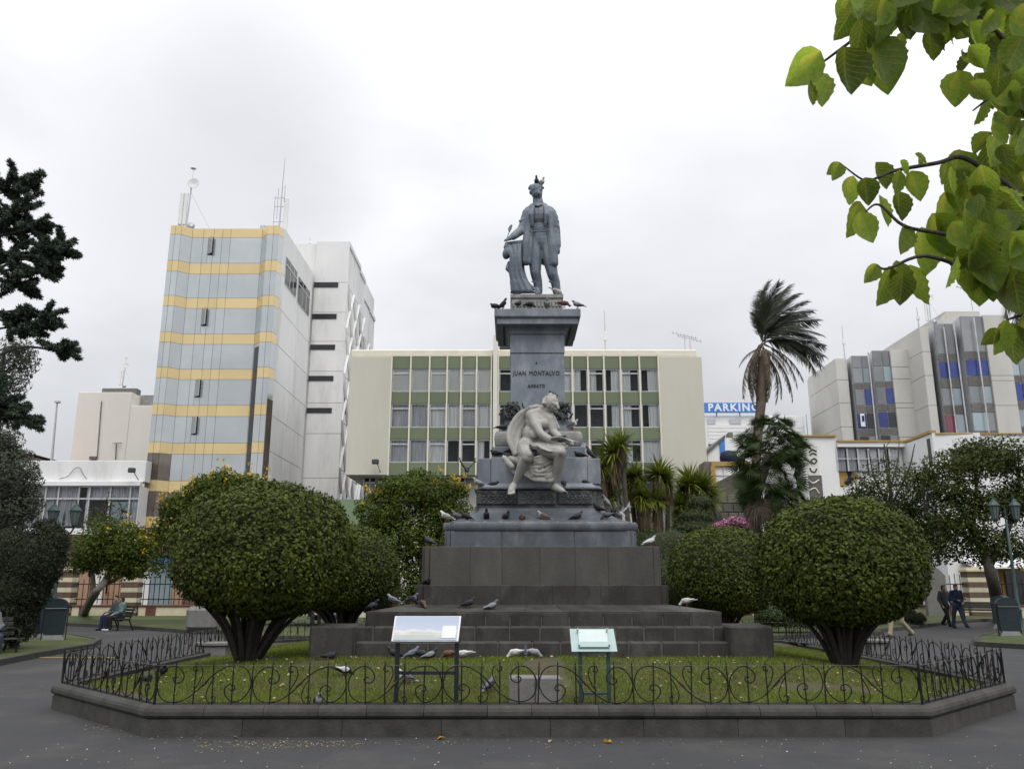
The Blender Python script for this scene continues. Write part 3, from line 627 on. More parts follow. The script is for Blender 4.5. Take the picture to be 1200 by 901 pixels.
for ya, yb, z1, z0 in ((YT + 2.0, YT + 5.6, 28.55, 26.15), (YT + 6.2, YT + 10.4, 28.4, 26.0)):
    w = panel('window', (xs_, ya), (xs_, yb), z0, z1, M['alu'], tw, .1, 0, .06); panel('pane', (xs_ + .0, ya + .08), (xs_, yb - .08), z0 + .1, z1 - .1, M['blackgl'], w, .05, .0, .09)
    for q in (.33, .66): panel('frame', (xs_, ya + (yb - ya) * q), (xs_, ya + (yb - ya) * q + .1), z0 + .05, z1 - .05, M['alu'], w, .05, 0, .12)
    panel('frame', (xs_, ya), (xs_, yb), z1 - .8, z1 - .68, M['alu'], w, .05, 0, .115)
part('roof', M['concrete'], tw, pl[0][0] + .3, xs_ - .3, YT + 2, YE, ztop - .04, ztop + .1)
def antenna(name, label, loc, kind):
    t = thing(name, label, 'antenna', loc, 0); o = Vector(loc)
    if kind == 'dish':
        rod('pole', M['galv'], t, [o, o + Vector((.15, 0, 5.2))], .07)
        mb = MB(); mb.lathe([(.02, 0), (.42, .1), (.5, .2), (.46, .2), (.1, .06)], n=14); mb.v = [(x + .35, -z, y + 4.7) for x, y, z in mb.v]; mb.build('dish', M['whiteclean'], t, smooth=True)
        for dx in (-.55, -.2): mb = MB(); mb.cbox(dx - .16, dx + .14, -.12, .12, .9, 3.9, .05); mb.build('panel_antenna', M['whiteclean'], t)
        mb = MB(); mb.lathe([(.02, 0), (.3, .08), (.36, .16)], n=12); mb.v = [(x + .5, -z - .1, y + .7) for x, y, z in mb.v]; mb.build('dish', M['galv'], t, smooth=True)
        rod('guy_wire', M['galv'], t, [o + Vector((.1, 0, 4)), o + Vector((2.3, .3, 0))], .018, 3); mb = MB(); mb.lathe([(.02, 5.2), (.02, 6.1), (.25, 6.15), (.02, 6.4)], (.15, 0, 0), 8); mb.build('lightning_rod', M['galv'], t)
    elif kind == 'mast':
        rod('pole', M['galv'], t, [o, o + Vector((.1, 0, 7.2))], [.09, .03]); mb = MB(); mb.cbox(.35, .7, -.12, .12, .3, 3.4, .06); mb.build('panel_antenna', M['whiteclean'], t)
        for dx, h0, h1 in ((-.5, .6, 3.6), (-.25, 1.5, 4.3), (.3, 3, 4.6)): rod('whip', M['galv'], t, [o + Vector((dx, 0, h0)), o + Vector((dx, 0, h1))], .035)
        for h in (1.2, 2.6, 3.4): rod('bracket', M['galv'], t, [o + Vector((-.5, 0, h)), o + Vector((.6, 0, h))], .03)
    elif kind == 'yagi':
        rod('pole', M['galv'], t, [o, o + Vector((0, 0, 1.6))], .035)
        rod('boom', M['galv'], t, [o + Vector((-1, 0, 1.75)), o + Vector((1, .3, 1.35))], .03)
        for k in range(7): q = o + Vector((-.9 + .3 * k, .04 * k, 1.72 - .06 * k)); rod('element', M['galv'], t, [q - Vector((.12, .5, 0)), q + Vector((.12, .5, 0))], .018, 3)
    else:
        rod('pole', M['galv'], t, [o, o + Vector((0, 0, kind))], [.07, .03]); mb = MB(); mb.cbox(-.12, .14, -.1, .1, kind * .45, kind * .6, .03); mb.build('radio_box', M['whiteclean'], t)
    return t
antenna('antenna_mast', 'antenna pole topped by a white round dish on the yellow-banded glass tower', (X(212, 267, YT + 1.2), YT + 2.2, ztop + .1), 'dish')
antenna('antenna_mast', 'thin antenna mast with one panel and rods on the glass tower corner', (X(324, 265, YT + 1.5), YT + 2.2, ztop + .1), 'mast')
t = thing('rooftop_unit', 'small pale equipment boxes on the edge of the glass tower roof', 'equipment', (X(311, 265, YT + 2), YT + 2.2, ztop + .1)); part('cabinet', M['galv'], t, t.location.x - .45, t.location.x - .02, YT + 2, YT + 2.5, ztop + .1, ztop + .95, .04); part('cabinet', M['galv'], t, t.location.x + .05, t.location.x + .45, YT + 2, YT + 2.5, ztop + .1, ztop + .9, .04)

# ---- white block behind the tower
YB = YE + .3; wb = thing('white_block', 'white rendered high-rise with slit windows and lattice bracing on its side wall', 'building', (0, 0, 0))
x0, x1 = xs_ - 3, X(410, 284, YB); zt_ = Z(283, YB); 
part('core', M['white'], wb, x0, x1 - .25, YB + .15, 92, 0, zt_ - .2)
rows = [283, 331, 366, 400, 435, 472, 508, 560, 620, 690]
for k in range(len(rows) - 1): panel('wall_slab', (X(371, 284, YB), YB), (x1, YB), Z(rows[k + 1], YB), Z(rows[k], YB), M['white'], wb, .3, .02)
part('penthouse', M['white'], wb, X(357, 284, YB), X(371, 284, YB), YB + .35, YB + 5, zt_ - 8, zt_ - .1); part('window', M['blackgl'], wb, X(358.5, 292, YB), X(366.5, 292, YB), YB + .25, YB + .36, Z(299, YB), Z(288, YB))
for ya, yb in ((331, 337), (368, 374), (404, 410), (440.5, 446.5), (478, 484)): part('window', M['blackgl'], wb, X(370.8, 284, YB), X(399, 284, YB), YB - .05, YB + .06, Z(yb, YB), Z(ya, YB))
ys_ = [YB + .2, 79.0, 82.0, 85.2, 88.5, 92]; tops = [zt_, zt_, zt_ - .4, zt_ - 2.3, zt_ - 2.5, zt_ - 2.6]
for k in range(5):
    zz_ = tops[k] - .1; lev = [zz_, zz_ - 4.2] + [zz_ - 4.2 - 4.4 * q for q in range(1, 7)]
    for i in range(len(lev) - 1):
        panel('lattice_panel', (x1, ys_[k]), (x1, ys_[k + 1]), lev[i + 1], lev[i], M['white'], wb, .2, .04, -.12)
        if i == 0: continue
        for (ya, za, yb, zb) in ((ys_[k], lev[i], ys_[k + 1], lev[i + 1]), (ys_[k], lev[i + 1], ys_[k + 1], lev[i])): rod('brace', M['white'], wb, [(x1 - .06, ya, za), (x1 - .06, yb, zb)], .16, 4)
        if (k + i) % 3 == 0: panel('window', (x1, ys_[k] + 1.2), (x1, ys_[k + 1] - .6), lev[i + 1] + 1, lev[i + 1] + 2.6, M['blackgl'], wb, .1, 0, -.05)
    panel('parapet', (x1, ys_[k]), (x1, ys_[k + 1]), zz_ - .3, zz_ + .1, M['white'], wb, .25, 0)
antenna('roof_aerial', 'tiny aerial beside the small window on the white high-rise roof', (X(363, 283, YB + 1.5), YB + 1.5, zt_ - .1), 1.2); antenna('roof_aerial', 'spiky aerial on the middle of the white high-rise roof', (X(382, 283, YB + 3), YB + 3, zt_ - .2), 'yagi').scale = (.5, .5, .7)

# ---- cream building with green bands
YC2 = 62.0; gb_ = thing('green_banded_building', 'long cream office building with green panels between rows of curtained windows', 'building', (0, 0, 0))
def XB(px): return X(px, 470, YC2)
xl, xa, xb_, xc, xd, xr = X(411, 417, YC2), XB(457.5), XB(577), XB(583), XB(774), X(822, 417, YC2)
zT = Z(418, YC2); zP_ = Z(411.5, YC2 + .6); zB_ = Z(556.5, YC2)
part('core', M['room'], gb_, xl + .3, xr - .3, YC2 + 1.5, YC2 + 16, zB_ + .1, zT); part('roof', M['concrete'], gb_, xl + .2, xr - .2, YC2 + .8, YC2 + 16, zT - .1, zT + .15)
part('blank_wall', M['cream'], gb_, xl, xa, YC2, YC2 + 16, zB_, zT, .03); part('blank_wall', M['cream'], gb_, xd, xr, YC2, YC2 + 16, Z(585, YC2), zT, .03)
part('parapet', M['trim'], gb_, xl - .02, xr - .3, YC2 + .12, YC2 + .7, zT + .002, zP_, .08)
rowsg = [(418.5, 431.5), (458.5, 472.5), (500.5, 514.5), (541.5, 556.5)]
mul_l = [457.8, 480.5, 502.8, 523.7, 540.3, 558.6, 576]; mul_r = [584, 601, 619, 637, 654, 671.5, 690, 709, 728.5, 751, 773.5]
part('stair_core', M['cream2'], gb_, xb_ + .05, xc - .02, YC2 - .35, YC2 + 2, zB_, Z(394, YC2)); part('stair_core', M['cream2'], gb_, XB(583) + .02, XB(655), YC2 + 2.3, YC2 + 7, zT, Z(394, YC2 + 2.3)); part('stair_window', M['blackgl'], gb_, XB(585), XB(640), YC2 + 2.2, YC2 + 2.32, Z(411, YC2 + 2.3), Z(404, YC2 + 2.3))
curt = {'l': ['bbbbbb', 'ggwwgw', 'ggwddh'], 'r': ['ddddwLLRLR', 'ddddwddRLR', 'ddddwwdLLw']}
for side, mul in (('l', mul_l), ('r', mul_r)):
    for k in range(len(mul) - 1):
        xx0, xx1 = XB(mul[k]), XB(mul[k + 1])
        for a, b in rowsg: part('green_panel', M['green'], gb_, xx0 + .04, xx1 - .04, YC2 + .12, YC2 + .3, Z(b, YC2), Z(a, YC2), .015)
        for r_ in range(3):
            z1, z0 = Z(rowsg[r_][1], YC2), Z(rowsg[r_ + 1][0], YC2); w = part('window', M['alu'], gb_, xx0 + .06, xx1 - .06, YC2 + .2, YC2 + .28, z1 - .08, z1 - .0)
            fb = MB(); zt2 = z0 + (z1 - z0) * .8
            for bx in ((xx0 + .06, xx0 + .13, z0, z1 - .08), (xx1 - .13, xx1 - .06, z0, z1 - .08), (xx0 + .13, xx1 - .13, z0, z0 + .07)) + (((xx0 + .13, xx1 - .13, zt2 - .05, zt2 + .04),) if k % 2 == 0 else ()): fb.box(bx[0], bx[1], YC2 + .2, YC2 + .28, bx[2], bx[3])
            fb.build('frame', M['alu'], w); part('pane', M['glass'], w, xx0 + .1, xx1 - .1, YC2 + .235, YC2 + .242, z0 + .03, z1 - .03)
            s_ = curt[side][r_][k]
            wd = xx1 - xx0; cz = (z0 + .05, z1 - .05)
            if s_ == 'b': part('blind', M['blind'], w, xx0 + .1, xx1 - .1, YC2 + .27, YC2 + .29, *cz)
            elif s_ == 'g': curtain(xx0 + .1, xx1 - .1, YC2 + .36, *cz, M['curtg'], w)
            elif s_ == 'w': curtain(xx0 + .1, xx1 - .1, YC2 + .36, *cz, M['curtw'], w)
            elif s_ in 'LHh': curtain(xx0 + .1, xx0 + wd * .52, YC2 + .36, *cz, M['curtw'], w)
            elif s_ == 'R': curtain(xx0 + wd * .42, xx1 - .1, YC2 + .36, *cz, M['curtw'], w)
    for k in range(len(mul)): part('mullion', M['trim'], gb_, XB(mul[k]) - .07, XB(mul[k]) + .04, YC2 - .05, YC2 + .34, zB_ - .02, Z(414.5, YC2))
part('soffit', M['cream2'], gb_, xa, xd, YC2 + .5, YC2 + 1.6, zB_ - .05, zB_ + .2)
part('ground_floor', M['cream2'], gb_, xl + 1.2, xr - .4, YC2 + 2.2, YC2 + 16, 0, zB_)
for a, b in ((427, 441), (444, 475), (478, 510), (513, 545), (672, 700), (712, 742), (745, 770)):
    xx0, xx1 = X(a, 570, YC2 + 2.2), X(b, 570, YC2 + 2.2); w = part('window', M['blackgl'], gb_, xx0, xx1, YC2 + 2.1, YC2 + 2.21, Z(600, YC2 + 2.2), Z(561, YC2 + 2.2)); curtain(xx0 + .1, xx1 - .1, YC2 + 2.05, Z(599, YC2 + 2.2), Z(566, YC2 + 2.2), M['curtg'], w, .02)
    for q in (0, .5, 1): part('frame', M['alu'], w, xx0 + (xx1 - xx0) * q - .06, xx0 + (xx1 - xx0) * q + .06, YC2 + 1.9, YC2 + 2.02, Z(600, YC2 + 2.2), Z(561, YC2 + 2.2))
    part('frame', M['alu'], w, xx0, xx1, YC2 + 1.91, YC2 + 2.01, Z(567, YC2 + 2.2), Z(565, YC2 + 2.2))
antenna('roof_mast', 'thin roof mast with a small box above the right green-banded wing', (X(709.5, 411, YC2 + 3), YC2 + 3, zT + .1), 4.6)
for px, lb in ((803, 'television aerial on the cream roof nearest its far corner'), (812, 'second television aerial crossing the other one at the end of the cream roof')): antenna('roof_aerial', lb, (X(px, 411, YC2 + 2), YC2 + 2 + (px - 803) * .1, zT + .8), 'yagi')
def floodlight(label, p, d=(.25, -.5, .1)):
    t = thing('floodlight', label, 'floodlight', p, 0, 'floodlights on building corners'); rod('arm', M['galv'], t, [p, Vector(p) + Vector((-.2, -.6, .6))], .04); mb = MB(); mb.cbox(-.55, -.05, -.8, -.5, .5, .85, .05); mb.build('lamp_head', M['c_greyj'], t)
floodlight('small grey floodlight on an arm fixed to the blank cream wall', (X(446, 549, YC2), YC2, Z(553, YC2)))
gw = thing('green_wall', 'low green painted wall under the cream building', 'wall', (X(410, 600, 58), 58, 0)); part('wall', M['greenwall'], gw, X(330, 600, 58), X(470, 600, 58), 58, 58.4, 0, Z(585, 58)); 

# ---- low white building with curtained window band
YL = 62.6; lw = thing('white_low_building', 'low white building with a wide band of curtained windows left of the glass tower', 'building', (0, 0, 0))
xL0, xL1 = X(-260, 560, YL), X(166, 560, YL); zt = Z(539, YL); zb = Z(564, YL)
part('parapet_wall', M['white'], lw, xL0, X(172, 550, YL + .5), YL + .3, YL + 1.35, zb, zt, .03); part('cornice_strip', M['whiteclean'], lw, xL0, xL1, YL - .2, YL + .3, zb - .35, zb - .003, .02)
part('room', M['room'], lw, xL0, xL1 - .3, YL + 1.0, YL + 1.4, Z(622, YL), zb - .3); part('sill', M['whiteclean'], lw, xL0, xL1, YL - .15, YL + 1.4, Z(626, YL), Z(619, YL)); part('corner_post', M['whiteclean'], lw, X(162.5, 590, YL), xL1, YL - .1, YL + 1.4, Z(700, YL), zb - .36)
part('ground_floor', M['orange'], lw, xL0, xL1 - .2, YL + .6, YL + 1.4, 0, Z(627, YL))
mulw = [-60, -30, 0, 20, 37, 51, 66, 90, 102.5, 127, 150.5, 162.5]
for k in range(len(mulw) - 1):
    a, b = X(mulw[k], 590, YL), X(mulw[k + 1], 590, YL); z0, z1, zm_ = Z(618.5, YL), zb - .36, Z(584, YL)
    w = part('window', M['alu'], lw, a - .05, a + .07, YL + .1, YL + .2, z0, z1); fb = MB(); fb.box(a + .07, b - .05, YL + .1, YL + .2, zm_ - .06, zm_ + .06); fb.build('frame', M['alu'], w)
    part('pane', M['glass'], w, a, b, YL + .14, YL + .15, z0, z1); 
    curtain(a + (.0 if k % 4 != 3 else .5), b, YL + .3, zm_ - (2.0 if k not in (8, 9) else .1), z1, M['curtg'] if k != 7 else M['curtw'], w, .07)
    if k in (9, 10): part('poster', M['tealgl'], w, a + .1, b - .05, YL + .3, YL + .33, z0 + .1, zm_ - .2)
floodlight('grey floodlight on an arm at the corner of the low white building', (X(163, 565, YL), YL - .1, Z(563, YL)))
cb_ = MB(); ps = catmull([at(70, 561, YL + .2), at(80, 558, YL + .2), at(88, 549, YL + .2), at(94, 548.5, YL + .2), at(98, 556, YL + .2), at(102, 561, YL + .2)], 5); cb_.tube([p + Vector((0, -.05, 0)) for p in ps], .028, 4); tag(cb_.build('cable', M['spandrel']), 'dark cable looped up over the white parapet', 'cable')
rb = thing('tiled_roof_house', 'house with red clay tiled roof behind the low white building', 'house', (0, 0, 0)); mb = MB(); a, b = X(-200, 530, 74), X(63, 540, 74); mb.prism([(a, Z(537, 74)), (b, Z(538.5, 74)), ((a + b) / 2 - 4, Z(517, 74))], 71, 84); mb.build('roof', M['tile'], rb); part('wall', M['cream2'], rb, a + .5, b - .5, 72, 83, 0, Z(540, 74))
for i in range(12):
    for s_ in (0,):
        x = b - .5 - i * 1.2; rod('tile', M['tile'], rb, [(x, 70.95, Z(538.5, 74) + .12 + (b - x) * .0), (x - .02, 71.0 + .3, Z(538.5, 74) + .15)], .12, 5)
cbk = thing('cream_block', 'plain cream rendered block rising behind the low white building', 'building', (0, 0, 0)); YK = 80
part('wall', M['cream2'], cbk, X(91, 470, YK), X(153.5, 470, YK), YK, YK + 14, 0, Z(459.5, YK), .04); part('wall', M['cream2'], cbk, X(153.6, 470, YK), X(190, 470, YK), YK + .02, YK + 14, 0, Z(475, YK), .04); part('roof_hut', M['plinthstone'], cbk, X(158, 470, YK + 2), X(182, 470, YK + 2), YK + 2, YK + 7, Z(476, YK), Z(463, YK + 2)); part('roof_beam', M['spandrel'], cbk, X(119.5, 458, YK + 3), X(160, 458, YK + 3), YK + 3, YK + 4, Z(460, YK), Z(455, YK + 3)); part('chimney', M['spandrel'], cbk, X(155, 458, YK + 2), X(160, 458, YK + 2), YK + 2, YK + 2.8, Z(470, YK), Z(456, YK + 2))
rod('downpipe', M['spandrel'], cbk, [at(119, 470, YK - .1), at(114, 536, YK - .1)], .05); part('meter_box', M['spandrel'], cbk, X(106, 536, YK), X(114, 536, YK), YK - .25, YK - .01, Z(538, YK), Z(535, YK)); rod('aerial_pole', M['spandrel'], cbk, [at(136.5, 519, YK - .2), at(135.5, 538, YK - .2)], .06); rod('aerial_pole', M['spandrel'], cbk, [at(132, 519.5, YK - .2), at(143, 519, YK - .2)], .04)
antenna('roof_aerial', 'aerial with a small dish on the roof of the plain cream block', (X(141, 455, YK + 3), YK + 3.4, Z(456, YK + 3)), 'dish').scale = (.55, .55, .55)
lp = thing('light_mast', 'thin tall mast standing against the sky beside the cream block', 'mast', at(60, 545, 70)); rod('pole', M['galv'], lp, [at(60, 545, 70), at(67, 471, 70)], [.12, .07]); part('lamp_head', M['galv'], lp, X(65, 471, 70), X(70, 471, 70), 69.8, 70.2, Z(472, 70), Z(470, 70))

# ---- parking building with its roof sign
YP = 82.0; pk = thing('parking_building', 'white building behind the cream office carrying a blue roof sign', 'building', (0, 0, 0))
part('wall', M['whiteclean'], pk, X(815, 500, YP), X(943, 500, YP), YP, YP + 12, 0, Z(487, YP), .03)
for k in range(14): part('board', M['whiteclean'], pk, X(829, 500, YP), X(941, 500, YP), YP - .08, YP - .005, Z(498 + 4.2 * (k + 1) - .5, YP), Z(498 + 4.2 * k, YP))
for a, b in ((829, 838), (855, 868)): part('vent', M['galv'], pk, X(a, 494, YP), X(b, 494, YP), YP - .1, YP - .01, Z(497, YP), Z(491, YP))
part('window', M['blackgl'], pk, X(830, 521, YP), X(840, 521, YP), YP - .12, YP - .082, Z(524, YP), Z(520.5, YP))
sg = thing('parking_sign', 'blue sign board with white capital letters on the roof of the white building', 'sign', (X(860, 478, YP - .3), YP - .3, Z(484, YP)))
part('board', M['signblue'], sg, X(824, 478, YP), X(891, 478, YP), YP - .4, YP - .2, Z(483.6, YP - .3), Z(472, YP - .3), .02)
for px in (839, 866): part('bracket', M['spandrel'], sg, X(px - .6, 487, YP), X(px + .6, 487, YP), YP - .35, YP - .25, Z(488, YP), Z(483.5, YP))
q = at(859.5, 477.8, YP - .4); text('PARKING', 1.04, (q.x - sg.location.x, -.12, q.z - sg.location.z), M['whiteclean'], sg, 'lettering', .015, .035, space=1.22)
part('pole', M['galv'], pk, X(943.5, 490, YP), X(944.3, 490, YP), YP - .3, YP - .2, Z(515, YP), Z(486, YP))
bh = thing('blue_trimmed_house', 'small white house with a blue wall strip below the parking sign', 'house', (0, 0, 0)); YH = 72
mb = MB(); a0, a1 = X(829, 530, YH), X(873, 530, YH); mb.prism([(a0, 0), (a1, 0), (a1, Z(512, YH)), (X(850, 520, YH), Z(513, YH)), (a0, Z(531, YH))], YH, YH + 6); mb.build('wall', M['whiteclean'], bh)
mb = MB(); mb.prism([(a0 - .1, Z(531, YH) - .1), (a0 - .1, Z(531, YH) + .15), (X(850, 520, YH), Z(513, YH) + .25), (X(850, 520, YH), Z(513, YH))], YH - .2, YH + 6); mb.build('roof_edge', M['spandrel'], bh); part('blue_strip', M['signblue'], bh, X(843, 520, YH), X(849, 520, YH), YH - .1, YH - .003, Z(540, YH), Z(514.5, YH)); part('chimney', M['spandrel'], bh, X(855, 510, YH), X(860, 510, YH), YH + .3, YH + 1.2, Z(515, YH), Z(506, YH))
mb = MB(); c_ = at(854, 537, YH - 2.5); mb.lathe([(.7, -.4), (.75, .1), (.6, .5), (.2, .65)], c_, 14); tag(mb.build('water_tank', M['c_navy'], smooth=True), 'dark blue round water tank on the flat roof below the blue-trimmed house', 'water tank')
yh = thing('yellow_framed_shop', 'low building with a yellow frame round a pale window behind the fan palm', 'building', (0, 0, 0)); YF = 60
part('wall', M['spandrel'], yh, X(827, 550, YF), X(880, 550, YF), YF + .3, YF + 8, 0, Z(540, YF)); part('frame', M['yellow'], yh, X(834, 545, YF), X(880, 545, YF), YF, YF + .29, Z(546, YF), Z(541, YF)); part('frame', M['yellow'], yh, X(833, 545, YF), X(838, 545, YF), YF - .003, YF + .29, Z(575, YF), Z(546, YF) - .003); part('window', M['curtw'], yh, X(838, 555, YF), X(880, 555, YF), YF + .2, YF + .28, Z(575, YF), Z(546.2, YF)); 
for k in range(3): part('glazing_bar', M['alu'], yh, X(848 + 11 * k, 555, YF), X(848.8 + 11 * k, 555, YF), YF + .15, YF + .19, Z(575, YF), Z(546.3, YF))
part('glazing_bar', M['alu'], yh, X(838, 555, YF), X(880, 555, YF), YF + .14, YF + .18, Z(557, YF), Z(556.2, YF))
gs = thing('stone_gable', 'grey stone wall with sloping top between the yuccas and the fan palm', 'wall', (0, 0, 0)); YS2 = 50
mb = MB(); mb.prism([(X(828, 590, YS2), 0), (X(890, 590, YS2), 0), (X(890, 560, YS2), Z(548, YS2)), (X(868, 560, YS2), Z(551, YS2)), (X(838, 560, YS2), Z(566, YS2)), (X(828, 560, YS2), Z(572, YS2))], YS2 + .1, YS2 + 2); mb.build('wall', M['greystone'], gs)
for r_ in range(13):
    z = .2 + r_ * .52; w0 = X(829, 590, YS2); w1 = X(889, 590, YS2); n_ = 5; off = (r_ % 2) * .5
    for k in range(n_ + 1):
        xa_ = w0 + (w1 - w0) * max(0, k - off) / n_; xb2 = w0 + (w1 - w0) * min(n_, k + 1 - off) / n_; lim = min(n_, (z - Z(572, YS2)) / (Z(551, YS2) - Z(572, YS2)) * (w1 - w0) * .65 + w0 if z + .5 > Z(572, YS2) else w0 + 1e-3) if False else None
        top_at = lambda x: Z(572, YS2) + (Z(551, YS2) - Z(572, YS2)) * max(0, min(1, (x - w0) / ((w1 - w0) * .64)))
        if xb2 - xa_ > .2 and z + .5 < top_at(xa_) - .02: part('stone', M['greystone'], gs, xa_ + .02, xb2 - .02, YS2, YS2 + .12, z, z + .48, .03)
part('window', M['blackgl'], gs, X(834, 602, YS2), X(845, 602, YS2), YS2 - .05, YS2 - .003, Z(612, YS2), Z(599, YS2))

# ---- white building with yellow edging and a mural
YW = 57.0; mw = thing('white_yellow_building', 'white two-storey building edged in yellow with a face mural and curtained windows', 'building', (0, 0, 0))
xw0, xw1, xw2 = X(942, 520, YW), X(980, 520, YW), X(1058, 520, YW)
part('wall', M['whiteclean'], mw, xw0, xw1, YW, YW + 10, 0, Z(512, YW), .02); part('roof_edge', M['yellow'], mw, xw0 - .1, xw1, YW - .15, YW + .3, Z(512, YW) + .003, Z(510, YW))
part('wall', M['whiteclean'], mw, xw1 + .003, xw2, YW + .3, YW + 10, 0, Z(524, YW)); part('fascia', M['whiteclean'], mw, xw1 + .003, xw2 + .2, YW - .2, YW + 9, Z(524, YW) + .003, Z(518.5, YW)); part('roof_edge', M['yellow'], mw, xw1 + .003, xw2 + .2, YW - .3, YW + .3, Z(518.5, YW) + .003, Z(516.6, YW))
for k in range(6):
    a, b = X(981 + k * 12.4, 540, YW), X(993 + k * 12.4, 540, YW); w = part('window', M['dark'], mw, a, b, YW + .22, YW + .29, Z(552, YW), Z(525.5, YW)); curtain(a + .05, b - .05, YW + .16, Z(551.5, YW), Z(526, YW), M['curtw'] if k > 1 else M['curtg'], w, .03); part('pane', M['glass'], w, a, b, YW + .06, YW + .07, Z(552, YW), Z(525.5, YW)); part('frame', M['alu'], w, a - .05, a + .05, YW - .05, YW + .05, Z(552, YW), Z(525.5, YW)); part('frame', M['alu'], w, a + .05, b - .05, YW - .04, YW + .05, Z(538, YW), Z(537, YW))
# sloping connecting wing and the right-hand block
e0, e1 = Vector((xw2 + .2, YW)), Vector((X(1092, 508, 53), 53)); panel('wing_wall', e0, e1, 0, Z(516, YW) - .2, M['whiteclean'], mw, 3, 0); panel('roof_edge', e0, e1, Z(516, YW) - .19, Z(516, YW) - .03, M['yellow'], mw, .4, 0, .12)
for q in (.08, .38, .68): panel('window', e0.lerp(e1, q), e0.lerp(e1, q + .24), Z(553, YW), Z(524, YW), M['room'], mw, .05, 0, .03)
part('wall', M['whiteclean'], mw, e1.x, X(1300, 508, 53), 53, 64, 3.6, Z(509, 53)); part('roof_edge', M['yellow'], mw, e1.x + .2, X(1300, 508, 53), 52.9, 53.3, Z(509, 53) + .003, Z(507.6, 53))
part('yellow_wall', M['yellow'], mw, e1.x + 1.2, X(1300, 508, 53), 53.5, 63, 0, 3.59)
for k in range(7): a = e1.x + 1 + k * 2.4; w = part('window', M['blackgl'], mw, a, a + 1.7, 52.9, 52.995, Z(551, 53), Z(527, 53)); part('frame', M['alu'], w, a + .8, a + .9, 52.84, 52.89, Z(551, 53), Z(527, 53)); part('shopfront', M['blackgl'], mw, a + .3, a + 1.7, 53.4, 53.495, .3, 2.6)
for k in range(3): mb = MB(); a = e1.x + .8 + k * 5; mb.hexa([(a, 51.4, 2.7), (a + 4, 51.4, 2.7), (a + 4, 53.2, 3.3), (a, 53.2, 3.3), (a, 51.4, 2.8), (a + 4, 51.4, 2.8), (a + 4, 53.2, 3.4), (a, 53.2, 3.4)]); mb.build('awning', M['whiteclean'], mw)
mu_ = thing('wall_mural', 'tall beige and grey painted mural panel of an abstract face on the white wall', 'mural', (X(954, 560, YW - .1), YW - .1, 0))
def MP(px, py, d=0.0): p = at(px, py, YW - .12 - d); return p
part('board', M['cream2'], mu_, X(946, 545, YW), X(958.5, 545, YW), YW - .1, YW - .004, Z(557, YW), Z(524, YW)); part('board', M['spandrel'], mu_, X(946, 545, YW), X(961, 545, YW), YW - .1, YW - .004, Z(620, YW), Z(557, YW) - .003)
for P in ([(948, 530), (952, 527), (957, 529)], [(950, 540), (954, 537), (957, 540), (954, 543), (950, 540)], [(949, 548), (951, 552), (955, 553), (957, 549)], [(947, 562), (953, 566), (960, 562)], [(948, 575), (955, 572), (960, 578)], [(948, 586), (953, 595), (959, 588)], [(949, 533), (953, 531), (957, 533)]):
    rod('painted_stroke', M['c_greyj'] if P[0][1] < 557 else M['cream2'], mu_, catmull([MP(*p) for p in P], 4), .05, 4)
mv = thing('wall_mural', 'yellow circle and dark strokes painted under the curtained windows', 'mural', (X(988, 560, YW), YW, 0)); mb = MB(); c_ = MP(987, 558, -.25); mb.v = [(c_.x + 1.0 * math.cos(a) * (1 + .2 * math.cos(3 * a)), YW + .27, c_.z + .7 * math.sin(a)) for a in np.linspace(0, 2 * PI, 24, endpoint=False)]; mb.v += [(x, YW + .299, z) for x, y, z in mb.v]; mb.f = [list(range(24))] + [[k, k + 24, (k + 1) % 24 + 24, (k + 1) % 24] for k in range(24)]; mb.m = [0] * 25; local(mb.build('painted_disc', M['yellow'], mv), mv)
for a, b in (((994, 552), (997, 566)), ((997, 553), (993, 568)), ((990, 566), (1000, 560))): rod('painted_stroke', M['c_navy'], mv, [MP(*a, -.4), MP(*b, -.4)], .12, 4)

# ---- faceted glass offices on the right
YO = 76.0; ob = thing('faceted_glass_offices', 'pair of stepped grey glass office blocks with blue curtains between cream piers', 'office building', (0, 0, 0))
def bay(pxs, rows, Y0, top_ref, mats):
    P = [Vector((X(px, top_ref, Y0 + dy), Y0 + dy)) for px, dy in pxs]
    mb = MB(); q = [(p.x, p.y + .08) for p in P] + [(P[-1].x, Y0 + 6), (P[0].x, Y0 + 6)]; mb.stack([(q, 0), (q, Z(rows[0], Y0) - .02)]); mb.build('bay_core', M['alu'], ob)
    for r_ in range(len(rows) - 1):
        for f in range(len(P) - 1):
            mm = mats[r_]; mm = mm[(f * 7 + r_) % len(mm)] if isinstance(mm, list) else mm
            panel('spandrel' if mm == 'spandrel' else 'pane', P[f], P[f + 1], Z(rows[r_ + 1], Y0), Z(rows[r_], Y0), M[mm], ob, .06, .035)
    return P
r1 = [416.5, 431, 449, 456, 475, 484, 502.5, 511, 520, 545]; m1 = ['greygl', ['tealgl', 'tealgl', 'greygl'], 'spandrel', ['bluegl', 'bluegl', 'greygl', 'bluegl'], 'spandrel', ['bluegl', 'blackgl', 'bluegl'], 'spandrel', ['blackgl', 'greygl'], 'spandrel']
bay([(992.5, 1.4), (998, 0), (1009, 0), (1017, 0)], r1, YO, 420, m1); bay([(1017.5, 1.2), (1022, -.6), (1033, -.6), (1042, -.6)], [412.5] + r1[1:], YO, 414, m1)
def pier(px0, px1, py, Y0, Y1, nm='pier'): return part(nm, M['concrete'], ob, X(px0, py, Y0), X(px1, py, Y0), Y0, Y1, 0, Z(py, Y0), .05)
